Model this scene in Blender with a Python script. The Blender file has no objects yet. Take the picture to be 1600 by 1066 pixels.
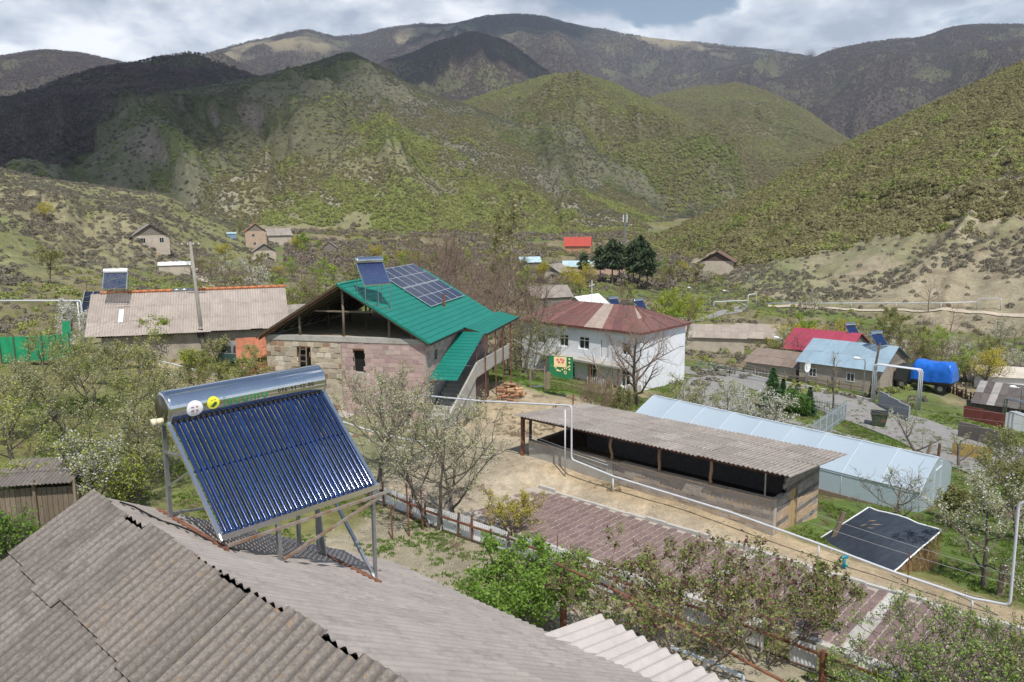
import bpy, bmesh, math, random
import numpy as np
from mathutils import Vector, Matrix
random.seed(7); RNG = np.random.default_rng(11)
scene = bpy.context.scene
# ------------------------------------------------------------------ camera
F = 1225.0; TH = math.radians(9.4); RL = math.radians(0.6); CZ = 13.0
C_, S_ = math.cos(TH), math.sin(TH); cr, sr = math.cos(RL), math.sin(RL)
cd = bpy.data.cameras.new('camera'); cam = bpy.data.objects.new('camera', cd)
scene.collection.objects.link(cam); scene.camera = cam
cd.sensor_width = 36; cd.sensor_fit = 'HORIZONTAL'; cd.lens = 36 * F / 1600
cd.clip_start = .1; cd.clip_end = 60000
cam.matrix_world = Matrix(((cr, sr, 0, 0), (-sr * S_, cr * S_, -C_, 0), (-sr * C_, cr * C_, S_, CZ), (0, 0, 0, 1)))
# ------------------------------------------------------------------ sun, sky, exposure
SUN_AZ, SUN_EL = math.radians(163), math.radians(59)
SDIR = Vector((math.sin(SUN_AZ) * math.cos(SUN_EL), math.cos(SUN_AZ) * math.cos(SUN_EL), math.sin(SUN_EL)))
sd = bpy.data.lights.new('sun', 'SUN'); sun = bpy.data.objects.new('sun', sd); scene.collection.objects.link(sun)
sd.energy = 4.9; sd.angle = math.radians(.5); sd.color = (1, .955, .88)
sun.rotation_euler = (-SDIR).to_track_quat('-Z', 'Y').to_euler(); sun.location = (30, -60, 120)
scene.view_settings.view_transform = 'Standard'; scene.view_settings.look = 'None'
scene.view_settings.exposure = .2; scene.view_settings.gamma = 1
world = bpy.data.worlds.new('World'); scene.world = world; world.use_nodes = True
def build_world():
    nt = world.node_tree; N = nt.nodes; L = nt.links
    for n in list(N): N.remove(n)
    out = N.new('ShaderNodeOutputWorld'); bg = N.new('ShaderNodeBackground')
    sky = N.new('ShaderNodeTexSky'); sky.sky_type = 'NISHITA'; sky.sun_disc = False
    sky.sun_elevation = SUN_EL; sky.sun_rotation = SUN_AZ; sky.air_density = 1.3; sky.dust_density = 1.2; sky.altitude = 800
    tc = N.new('ShaderNodeTexCoord')
    # the view direction, stretched upward, carries the cloud noise
    sep = N.new('ShaderNodeSeparateXYZ'); L.new(tc.outputs['Generated'], sep.inputs[0])
    def M(op, a, b=None, c=None):
        m = N.new('ShaderNodeMath'); m.operation = op
        for i, v in enumerate((a, b, c)):
            if v is None: continue
            if isinstance(v, (int, float)): m.inputs[i].default_value = v
            else: L.new(v, m.inputs[i])
        return m.outputs[0]
    cv = N.new('ShaderNodeCombineXYZ'); L.new(M('ADD', M('MULTIPLY', sep.outputs[0], 2.2), CLOUD_SEED), cv.inputs[0]); L.new(M('MULTIPLY', sep.outputs[1], 2.2), cv.inputs[1]); L.new(M('MULTIPLY', sep.outputs[2], 4.6), cv.inputs[2])
    def noise(scale, det, rough, dist=0):
        n = N.new('ShaderNodeTexNoise'); n.inputs['Scale'].default_value = scale; n.inputs['Detail'].default_value = det
        n.inputs['Roughness'].default_value = rough; n.inputs['Distortion'].default_value = dist
        L.new(cv.outputs[0], n.inputs['Vector']); return n.outputs['Fac']
    big = noise(1.7, 9, .54, .1); fine = noise(3.4, 8, .58, .2); soft = noise(.9, 4, .5)
    def ramp(fac, stops):
        r = N.new('ShaderNodeValToRGB'); e = r.color_ramp.elements
        e[0].position, e[0].color = stops[0]; e[1].position, e[1].color = stops[-1]
        for p, c in stops[1:-1]:
            k = e.new(p); k.color = c
        L.new(fac, r.inputs[0]); return r.outputs[0]
    # the deck looks closed toward the horizon and opens overhead
    zen = N.new('ShaderNodeMapRange'); zen.inputs['From Min'].default_value = .20; zen.inputs['From Max'].default_value = .50; zen.inputs['To Min'].default_value = .028; zen.inputs['To Max'].default_value = -.20; L.new(sep.outputs[2], zen.inputs[0])
    cover = ramp(M('ADD', big, zen.outputs[0]), [(.42, (0, 0, 0, 1)), (.465, (1, 1, 1, 1))])
    # puffs lit from the sun's side: difference of the cloud noise with a copy shifted toward the sun
    sh = N.new('ShaderNodeVectorMath'); sh.operation = 'ADD'; sh.inputs[1].default_value = (SDIR.x * .05, SDIR.y * .05, SDIR.z * .16); L.new(cv.outputs[0], sh.inputs[0])
    def lit(scale, det):
        o = []
        for v in (cv.outputs[0], sh.outputs[0]):
            n = N.new('ShaderNodeTexNoise'); n.inputs['Scale'].default_value = scale; n.inputs['Detail'].default_value = det; n.inputs['Roughness'].default_value = .55; n.inputs['Distortion'].default_value = .1; L.new(v, n.inputs['Vector']); o.append(n.outputs['Fac'])
        return M('SUBTRACT', o[0], o[1])
    puff = M('ADD', M('ADD', M('MULTIPLY', lit(3.0, 7), 1.5), M('MULTIPLY', soft, .9)), .075)
    shade = ramp(puff, [(.30, (5.2, 5.7, 6.8, 1)), (.52, (10.0, 10.4, 11.2, 1)), (.76, (17.5, 17.5, 17.7, 1))])
    mix = N.new('ShaderNodeMix'); mix.data_type = 'RGBA'
    L.new(cover, mix.inputs['Factor']); L.new(sky.outputs[0], mix.inputs['A']); L.new(shade, mix.inputs['B'])
    L.new(mix.outputs['Result'], bg.inputs[0]); bg.inputs[1].default_value = .095
    L.new(bg.outputs[0], out.inputs[0])
CLOUD_SEED = 22.69
build_world()
# ------------------------------------------------------------------ pixel and village-grid helpers
def ray(px, py):
    x, v = (px - 800) / F, (py - 533) / F
    xu, vu = x * cr - v * sr, x * sr + v * cr
    return np.array([xu, C_ - vu * S_, -(S_ + vu * C_)])
def onz(px, py, z):
    r = ray(px, py); p = r * ((z - CZ) / r[2]); p[2] += CZ; return p
def at(px, py, d):
    p = ray(px, py) * d; p[2] += CZ; return p
GA = math.radians(42.4); UX, UY, NX, NY = math.cos(GA), -math.sin(GA), math.sin(GA), math.cos(GA)
def W(u, n, z=0.): return Vector((u * UX + n * NX, u * UY + n * NY, z))
def UN(x, y): return (x * UX + y * UY, x * NX + y * NY)
def onn(px, py, n):
    r = ray(px, py); p = r * (n / (r[0] * NX + r[1] * NY)); p[2] += CZ; return p
def onu(px, py, u):
    r = ray(px, py); p = r * (u / (r[0] * UX + r[1] * UY)); p[2] += CZ; return p
# ------------------------------------------------------------------ mesh and object helpers
COL = scene.collection
class MB:
    def __init__(s): s.v = []; s.f = []
    def add(s, vs, fs):
        o = len(s.v); s.v += [tuple(p) for p in vs]; s.f += [tuple(i + o for i in f) for f in fs]; return s
    def box(s, lo, hi, rot=0, piv=None):
        x0, y0, z0 = lo; x1, y1, z1 = hi
        vs = [(x0, y0, z0), (x1, y0, z0), (x1, y1, z0), (x0, y1, z0), (x0, y0, z1), (x1, y0, z1), (x1, y1, z1), (x0, y1, z1)]
        return s.add(vs, [(0, 3, 2, 1), (4, 5, 6, 7), (0, 1, 5, 4), (1, 2, 6, 5), (2, 3, 7, 6), (3, 0, 4, 7)])
    def hexa(s, q, t):   # q: 4 bottom points, t: 4 top points, same order, counter-clockwise seen from above
        return s.add(list(q) + list(t), [(0, 3, 2, 1), (4, 5, 6, 7), (0, 1, 5, 4), (1, 2, 6, 5), (2, 3, 7, 6), (3, 0, 4, 7)])
    def slab(s, quad, th):  # quad of 4 points, thickened downward
        q = [Vector(p) for p in quad]; n = (q[1] - q[0]).cross(q[3] - q[0]).normalized()
        if n.z < 0: n = -n; q = [q[0], q[3], q[2], q[1]]
        return s.hexa([p - n * th for p in q], q)
    def tube(s, pts, r, k=6, cap=True):
        pts = [Vector(p) for p in pts]; n = len(pts); rs = r if isinstance(r, (list, tuple)) else [r] * n
        ref = None; o = len(s.v)
        for i, p in enumerate(pts):
            d = (pts[min(i + 1, n - 1)] - pts[max(i - 1, 0)]).normalized()
            if ref is None: ref = d.orthogonal().normalized()
            a = (ref - d * ref.dot(d))
            a = a.normalized() if a.length > 1e-5 else d.orthogonal().normalized()
            ref = a; b = d.cross(a)
            for j in range(k):
                t = 2 * math.pi * j / k; q = p + (a * math.cos(t) + b * math.sin(t)) * rs[i]
                s.v.append((q.x, q.y, q.z))
        for i in range(n - 1):
            for j in range(k):
                j2 = (j + 1) % k
                s.f.append((o + i * k + j, o + i * k + j2, o + (i + 1) * k + j2, o + (i + 1) * k + j))
        if cap:
            s.f.append(tuple(o + j for j in range(k - 1, -1, -1))); s.f.append(tuple(o + (n - 1) * k + j for j in range(k)))
        return s
    def bar(s, a, b, w, h=None):  # rectangular bar between two points
        a, b = Vector(a), Vector(b); h = h or w; d = (b - a).normalized()
        up = Vector((0, 0, 1)) if abs(d.z) < .95 else Vector((0, 1, 0))
        x = d.cross(up).normalized(); y = x.cross(d).normalized()
        ps = []
        for e in (a, b):
            for sx, sy in ((-1, -1), (1, -1), (1, 1), (-1, 1)): ps.append(e + x * (sx * w / 2) + y * (sy * h / 2))
        return s.add(ps, [(3, 2, 1, 0), (4, 5, 6, 7), (0, 1, 5, 4), (1, 2, 6, 5), (2, 3, 7, 6), (3, 0, 4, 7)])
    def mesh(s, name, smooth=False):
        me = bpy.data.meshes.new(name); me.from_pydata(s.v, [], s.f); me.validate(verbose=False)
        if smooth: me.polygons.foreach_set('use_smooth', [True] * len(me.polygons))
        me.update(); return me
    def build(s, name, mat, parent=None, smooth=False, loc=None, rz=None):
        return link(name, s.mesh(name, smooth), mat, parent, loc, rz)
def link(name, me, mat=None, parent=None, loc=None, rz=None):
    if mat is not None and len(me.materials) == 0: me.materials.append(mat)
    o = bpy.data.objects.new(name, me); COL.objects.link(o)
    if parent is not None: o.parent = parent
    if loc is not None: o.location = loc
    if rz is not None: o.rotation_euler = (0, 0, rz)
    return o
def tag(o, label=None, cat=None, group=None, kind=None):
    if label: o['label'] = label
    if cat: o['category'] = cat
    if group: o['group'] = group
    if kind: o['kind'] = kind
    return o
def thing(name, label, cat, loc=(0, 0, 0), rz=0., group=None):
    o = bpy.data.objects.new(name, None); COL.objects.link(o); o.empty_display_size = .2
    o.location = loc; o.rotation_euler = (0, 0, rz)
    return tag(o, label, cat, group)
KIDS = {}
def kids(o): return [c for c in bpy.data.objects if c.parent == o]
def dup_tree(src, tree, label=None, group=None):   # tree: list of (part, [sub-parts])
    r = src.copy(); COL.objects.link(r)
    if label: r['label'] = label
    if group: r['group'] = group
    for p, subs in tree:
        c = p.copy(); COL.objects.link(c); c.parent = r
        for q in subs:
            d = q.copy(); COL.objects.link(d); d.parent = c
    return r
# ------------------------------------------------------------------ materials
MATS = {}
def mat(name, col, rough=.8, var=.12, scale=3., bump=0., bscale=40., metal=0., col2=None, detail=6, coords='Object', spec=.4, trans=0., sub=None, stretch=None, emis=None, alpha=None, rnd=0., band=None):
    if name in MATS: return MATS[name]
    m = bpy.data.materials.new(name); m.use_nodes = True; nt = m.node_tree; N = nt.nodes; L = nt.links
    b = N['Principled BSDF']; b.inputs['Roughness'].default_value = rough; b.inputs['Metallic'].default_value = metal
    b.inputs['Specular IOR Level'].default_value = spec
    if trans: b.inputs['Transmission Weight'].default_value = trans
    tc = N.new('ShaderNodeTexCoord'); vec = tc.outputs[coords]
    if stretch:
        mp = N.new('ShaderNodeMapping'); mp.inputs['Scale'].default_value = stretch; L.new(vec, mp.inputs[0]); vec = mp.outputs[0]
    if rnd is not None:   # shift the pattern from object to object
        oi = N.new('ShaderNodeObjectInfo'); va = N.new('ShaderNodeVectorMath'); va.operation = 'ADD'
        ml = N.new('ShaderNodeMath'); ml.operation = 'MULTIPLY'; ml.inputs[1].default_value = 57.0; L.new(oi.outputs['Random'], ml.inputs[0])
        L.new(vec, va.inputs[0]); L.new(ml.outputs[0], va.inputs[1]); vec = va.outputs[0]
    nz = N.new('ShaderNodeTexNoise'); nz.inputs['Scale'].default_value = scale; nz.inputs['Detail'].default_value = detail; nz.inputs['Roughness'].default_value = .65
    L.new(vec, nz.inputs['Vector'])
    c = np.array(col[:3], float); c2 = np.array(col2[:3], float) if col2 is not None else None
    rp = N.new('ShaderNodeValToRGB'); e = rp.color_ramp.elements
    if c2 is None: ca, cb = c * (1 - var), c * (1 + var)
    else: ca, cb = c, c2
    e[0].position = .33; e[0].color = (*np.clip(ca, 0, 1), 1); e[1].position = .67; e[1].color = (*np.clip(cb, 0, 1), 1)
    L.new(nz.outputs['Fac'], rp.inputs[0]); res = rp.outputs[0]
    if rnd:
        mr = N.new('ShaderNodeMapRange'); mr.inputs['To Min'].default_value = 1 - rnd; mr.inputs['To Max'].default_value = 1 + rnd
        L.new(oi.outputs['Random'], mr.inputs[0]); mx = N.new('ShaderNodeMix'); mx.data_type = 'RGBA'; mx.blend_type = 'MULTIPLY'; mx.inputs['Factor'].default_value = 1
        L.new(res, mx.inputs['A']); L.new(mr.outputs[0], mx.inputs['B']); res = mx.outputs['Result']
    if band:   # second colour in soft patches: (colour, scale, low, high)
        bc, bs, lo, hi = band
        n2 = N.new('ShaderNodeTexNoise'); n2.inputs['Scale'].default_value = bs; n2.inputs['Detail'].default_value = 8; n2.inputs['Roughness'].default_value = .7
        L.new(vec, n2.inputs['Vector']); mr2 = N.new('ShaderNodeMapRange'); mr2.inputs['From Min'].default_value = lo; mr2.inputs['From Max'].default_value = hi
        L.new(n2.outputs['Fac'], mr2.inputs[0]); mx = N.new('ShaderNodeMix'); mx.data_type = 'RGBA'
        L.new(mr2.outputs[0], mx.inputs['Factor']); L.new(res, mx.inputs['A']); mx.inputs['B'].default_value = (*bc, 1); res = mx.outputs['Result']
    L.new(res, b.inputs['Base Color'])
    if bump:
        n3 = N.new('ShaderNodeTexNoise'); n3.inputs['Scale'].default_value = bscale; n3.inputs['Detail'].default_value = 4
        L.new(vec, n3.inputs['Vector']); bp = N.new('ShaderNodeBump'); bp.inputs['Strength'].default_value = bump; bp.inputs['Distance'].default_value = .02
        L.new(n3.outputs['Fac'], bp.inputs['Height']); L.new(bp.outputs[0], b.inputs['Normal'])
    MATS[name] = m; return m
def leafmat(name, a, b, tr=.35, rough=.6):
    if name in MATS: return MATS[name]
    m = bpy.data.materials.new(name); m.use_nodes = True; nt = m.node_tree; N = nt.nodes; L = nt.links
    p = N['Principled BSDF']; p.inputs['Roughness'].default_value = rough; p.inputs['Specular IOR Level'].default_value = .25
    geo = N.new('ShaderNodeNewGeometry'); oi = N.new('ShaderNodeObjectInfo')
    ad = N.new('ShaderNodeMath'); ad.operation = 'MULTIPLY_ADD'; ad.inputs[1].default_value = .55; L.new(geo.outputs['Random Per Island'], ad.inputs[0])
    ml = N.new('ShaderNodeMath'); ml.operation = 'MULTIPLY'; ml.inputs[1].default_value = .45; L.new(oi.outputs['Random'], ml.inputs[0]); L.new(ml.outputs[0], ad.inputs[2])
    rp = N.new('ShaderNodeValToRGB'); e = rp.color_ramp.elements; e[0].color = (*a, 1); e[1].color = (*b, 1); e[0].position = .1; e[1].position = .9
    L.new(ad.outputs[0], rp.inputs[0]); L.new(rp.outputs[0], p.inputs['Base Color'])
    if tr:
        t = N.new('ShaderNodeBsdfTranslucent'); L.new(rp.outputs[0], t.inputs[0]); mx = N.new('ShaderNodeMixShader'); mx.inputs[0].default_value = tr
        L.new(p.outputs[0], mx.inputs[1]); L.new(t.outputs[0], mx.inputs[2]); L.new(mx.outputs[0], N['Material Output'].inputs[0])
    MATS[name] = m; return m
# ------------------------------------------------------------------ numpy noise
def _h(ix, iy, s):
    n = (ix.astype(np.int64) * 374761393 + iy.astype(np.int64) * 668265263 + s * 974711) & 0x7fffffff
    n = ((n ^ (n >> 13)) * 1274126177) & 0x7fffffff
    return ((n ^ (n >> 16)) & 0xffff) / 65535.0
def vnoise(x, y, s=0):
    ix, iy = np.floor(x), np.floor(y); fx, fy = x - ix, y - iy
    fx = fx * fx * fx * (fx * (fx * 6 - 15) + 10); fy = fy * fy * fy * (fy * (fy * 6 - 15) + 10)
    a, b = _h(ix, iy, s), _h(ix + 1, iy, s); c, d = _h(ix, iy + 1, s), _h(ix + 1, iy + 1, s)
    return (a + (b - a) * fx) * (1 - fy) + (c + (d - c) * fx) * fy
def fbm(x, y, s=0, o=5, g=.5):
    t = 0; a = 1; w = 0
    for i in range(o):
        t = t + a * vnoise(x * 2 ** i + i * 17.3, y * 2 ** i - i * 9.1, s + i); w += a; a *= g
    return t / w
def ridged(x, y, s=0, o=5):
    t = 0; a = 1; w = 0
    for i in range(o):
        t = t + a * (1 - np.abs(2 * vnoise(x * 2 ** i + i * 5.7, y * 2 ** i + i * 3.3, s + i) - 1)); w += a; a *= .5
    return t / w
def sstep(a, b, x):
    t = np.clip((x - a) / (b - a), 0, 1); return t * t * (3 - 2 * t)
# ------------------------------------------------------------------ terrain
_cp = []
def cpt(u, n, z): p = W(u, n); _cp.append((p.x, p.y, z))
for u in (-24, -16, -8, 0, 10, 25): 
    cpt(u, 22.0, 0); cpt(u, 25, 0); cpt(u, 28.4, float(np.interp(u, [-24, -14, -9, -4], [.65, .30, 0, -.25])))
for u in (-26, -18, -9, 0, 12, 25): cpt(u, 19.8, .45); cpt(u, 14, .75)
for u in (-30, -20, -8, 6): cpt(u, 5, 1.2); cpt(u, -8, 1.8)
for a in [(-26, 30.5, .7), (-27, 27, .5), (-35, 31.7, .1), (-36, 36, 0), (-38, 42, -.1), (-30, 27, .25), (-30, 33, .2), (-44, 28, .7), (-33, 41, -.4), (-44, 46, -.5),
          (-52, 24, 1.3), (-62, 26, 1.7), (-70, 20, 2), (-76, 27, 2), (-66, 39, 1.9), (-78, 10, 2.4), (-60, 8, 2.2), (-45, 8, 1.8), (-52, 40, .6), (-80, 45, 2), (-95, 40, 2.5), (-95, 10, 3.5), (-110, 25, 4),
          (-9, 32, -.75), (-12, 35.5, -.9), (-5, 32, -.9), (6, 33, -1.2), (-16, 37, -1.3), (-25, 38, -.9), (-9.5, 44, -2.5), (-16, 41.2, -2.4), (-28, 43.5, -1.9), (-10, 49, -2.8), (-30, 50, -2.4), (0, 44, -2.7), (15, 40, -2.4),
          (-33, 52, -2.6), (-41, 52, -2.0), (-41, 63.5, -4.5), (-56, 66, -4.2), (-43, 75, -4.8), (-38, 60, -4.2), (-52, 55, -2.6), (-30, 62, -4.6), (-26, 58, -4.3),
          (-44, 80, -5), (-28, 77.5, -5), (-21, 70, -5.5), (-10, 66, -5.7), (4, 62, -5.6), (-21, 85, -5), (-31, 84, -5), (-20, 88, -5.3), (-18, 88, -6), (-8, 84, -6.4), (-5, 75, -6), (10, 80, -6.5), (-35, 95, -6), (-20, 105, -7), (0, 105, -7.5),
          (-60, 90, -5.5), (-80, 80, -3.5), (-75, 60, -2.5), (-100, 70, 0), (-120, 50, 2.5), (-60, 115, -7), (-35, 118, -7.5), (-90, 110, -4), (-110, 150, -5), (-80, 150, -6.5), (-60, 160, -7), (-140, 90, -.5)]: cpt(*a)
for px, d, z in [(60, 150, 4), (235, 200, 2.5), (330, 230, 0), (413, 300, .5), (515, 300, -2), (650, 320, -4), (826, 280, -6), (930, 260, -6.5), (1040, 215, -6), (903, 360, -5.0), (1000, 400, -4), (700, 420, 0), (450, 420, 4),
                 (1085, 150, -7), (1190, 115, -7.5), (1300, 120, -8), (1450, 125, -8.5), (1590, 125, -8.5), (1240, 150, -8), (1750, 110, -8), (-150, 120, 8), (-150, 60, 4)]:
    p = at(px, 400, d); _cp.append((p[0], p[1], z))
_cp = np.array(_cp)
def _tps(r): return np.where(r > 1e-9, r * r * np.log(r + 1e-12), 0) 
_k = np.hypot(_cp[:, None, 0] - _cp[None, :, 0], _cp[:, None, 1] - _cp[None, :, 1]) / 50
_n = len(_cp); _A = np.zeros((_n + 3, _n + 3)); _A[:_n, :_n] = _tps(_k) + np.eye(_n) * .002
_A[:_n, _n] = 1; _A[:_n, _n + 1:] = _cp[:, :2] / 50; _A[_n, :_n] = 1; _A[_n + 1:, :_n] = _cp[:, :2].T / 50
_w = np.linalg.solve(_A, np.concatenate([_cp[:, 2], [0, 0, 0]]))
def base_h(x, y):
    sh = x.shape; x = x.ravel(); y = y.ravel(); out = np.zeros(len(x)); r = np.hypot(x, y)
    s = np.minimum(1, 430 / np.maximum(r, 1)); xx, yy = x * s, y * s
    az = np.arctan2(x, y)
    for i in range(0, len(x), 20000):
        a, b = xx[i:i + 20000], yy[i:i + 20000]
        k = np.hypot(a[:, None] - _cp[None, :, 0], b[:, None] - _cp[None, :, 1]) / 50
        out[i:i + 20000] = _tps(k) @ _w[:_n] + _w[_n] + a / 50 * _w[_n + 1] + b / 50 * _w[_n + 2]
    out = np.clip(out, -9.5, 9)
    behind = sstep(60, 110, np.abs(np.degrees(az))) * sstep(15, 60, r)
    out = out * (1 - behind) + behind * 3
    return (out + np.maximum(0, r - 430) * .02).reshape(sh)
# hill layers: crest (px, py, distance), foot distance, power of the front slope, back slope, noise
LAYERS = [
 dict(name='left', c=[(-900, 60, 260), (-300, 190, 330), (0, 263, 340), (80, 281, 340), (160, 291, 345), (250, 303, 350), (330, 335, 350), (400, 358, 350), (450, 385, 350), (560, 420, 350)], foot=[(-900, 70), (0, 105), (200, 150), (400, 280), (560, 330)], fz=3, p=.95, back=.25, amp=4, sc=45),
 dict(name='right', c=[(820, 432, 420), (900, 412, 420), (980, 386, 420), (1050, 358, 420), (1130, 322, 420), (1200, 288, 425), (1300, 236, 430), (1400, 188, 440), (1500, 142, 450), (1600, 95, 460), (1900, -60, 470), (2600, -250, 420)], foot=[(820, 400), (1000, 330), (1080, 235), (1150, 175), (1250, 150), (1400, 140), (1600, 135), (2600, 120)], fz=-7, p=1.08, back=.35, amp=5.5, sc=60),
 dict(name='spur', c=[(300, 340, 620), (380, 290, 650), (430, 255, 680), (500, 190, 760), (560, 152, 820), (640, 143, 850), (735, 170, 850), (800, 210, 830), (880, 255, 800), (960, 300, 760), (1040, 338, 700), (1100, 372, 640)], foot=[(300, 430), (500, 440), (700, 440), (900, 440), (1100, 480)], fz=-2, p=.86, back=.5, amp=26, sc=150),
 dict(name='cliff', c=[(-300, 300, 800), (100, 250, 800), (160, 185, 880), (190, 158, 900), (270, 142, 930), (360, 128, 960), (430, 112, 1000), (490, 98, 1050), (545, 79, 1080), (590, 100, 1080), (640, 130, 1060), (700, 155, 1040), (800, 190, 1000), (900, 225, 980), (1000, 268, 960), (1080, 318, 940), (1160, 372, 920)], foot=[(-300, 480), (300, 500), (1000, 640), (1160, 700)], fz=0, p=.72, back=.4, amp=44, sc=130),
 dict(name='dark', c=[(-900, 250, 1250), (-300, 215, 1300), (0, 155, 1350), (60, 136, 1370), (100, 121, 1380), (200, 96, 1400), (300, 82, 1400), (345, 98, 1420), (380, 110, 1450), (430, 130, 1450), (500, 165, 1450), (580, 205, 1450)], foot=[(-900, 500), (0, 520), (560, 800)], fz=4, p=.85, back=.4, amp=28, sc=230),
 dict(name='mid', c=[(560, 210, 1200), (700, 165, 1250), (780, 140, 1300), (850, 118, 1350), (900, 112, 1380), (960, 130, 1380), (1040, 168, 1350), (1110, 205, 1320), (1180, 258, 1250), (1260, 300, 1200)], foot=[(560, 700), (1260, 760)], fz=10, p=.9, back=.45, amp=66, sc=190),
 dict(name='knoll', c=[(860, 200, 1800), (960, 162, 1800), (1040, 146, 1820), (1100, 133, 1830), (1150, 128, 1850), (1210, 146, 1850), (1260, 172, 1830), (1310, 208, 1800), (1400, 260, 1750)], foot=[(860, 1100), (1400, 1050)], fz=30, p=.9, back=.4, amp=26, sc=200),
 dict(name='shade', c=[(480, 130, 2300), (560, 112, 2350), (620, 92, 2400), (680, 68, 2400), (740, 50, 2400), (790, 64, 2400), (830, 92, 2380), (880, 128, 2350), (960, 170, 2300)], foot=[(480, 1400), (960, 1500)], fz=60, p=.9, back=.4, amp=70, sc=320),
 dict(name='far_left', c=[(-900, 60, 3300), (-400, 90, 3300), (0, 86, 3300), (40, 78, 3300), (75, 76, 3300), (120, 82, 3300), (185, 96, 3300), (260, 120, 3300), (400, 160, 3300)], foot=[(-900, 1700), (400, 1800)], fz=90, p=.85, back=.4, amp=95, sc=480),
 dict(name='far', c=[(200, 140, 4300), (330, 82, 4300), (400, 61, 4300), (440, 52, 4300), (480, 44, 4300), (530, 56, 4350), (570, 52, 4400), (650, 36, 4500), (700, 40, 4500), (760, 27, 4500), (810, 25, 4500), (860, 27, 4500), (920, 40, 4450), (980, 50, 4400), (1060, 60, 4400), (1120, 66, 4400), (1180, 73, 4400), (1260, 86, 4400), (1400, 120, 4300)], foot=[(200, 2300), (700, 2400), (1400, 2400)], fz=150, p=.85, back=.35, amp=150, sc=620),
 dict(name='far_right', c=[(1050, 160, 3400), (1180, 120, 3400), (1240, 100, 3400), (1300, 80, 3400), (1360, 64, 3400), (1400, 61, 3400), (1440, 60, 3400), (1490, 42, 3450), (1530, 38, 3450), (1600, 42, 3450), (1750, 55, 3400), (2600, 40, 3300)], foot=[(1050, 1900), (2600, 1700)], fz=90, p=.85, back=.35, amp=110, sc=520),
 dict(name='snow', c=[(1050, 88, 7400), (1170, 77, 7500), (1230, 73, 7500), (1290, 72, 7500), (1350, 74, 7500), (1500, 82, 7500)], foot=[(1050, 6000), (1500, 6000)], fz=500, p=1, back=.3, amp=60, sc=600),
]
for l in LAYERS:
    az, D, z = [], [], []
    for px, py, d in l['c']:
        r = ray(px, py); hh = math.hypot(r[0], r[1]); az.append(math.atan2(r[0], r[1])); D.append(d); z.append(CZ + d * r[2] / hh)
    l['az'] = np.array(az); l['D'] = np.array(D, float); l['z'] = np.array(z)
    fa = [];
    for px, d in l['foot']: r = ray(px, 380); fa.append(math.atan2(r[0], r[1]))
    l['faz'] = np.array(fa); l['F'] = np.array([d for _, d in l['foot']], float)
def _sm(xp, fp, a): # smooth interpolation of a control polyline
    w = .006; return (np.interp(a - w, xp, fp) + 2 * np.interp(a, xp, fp) + np.interp(a + w, xp, fp)) / 4
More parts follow.
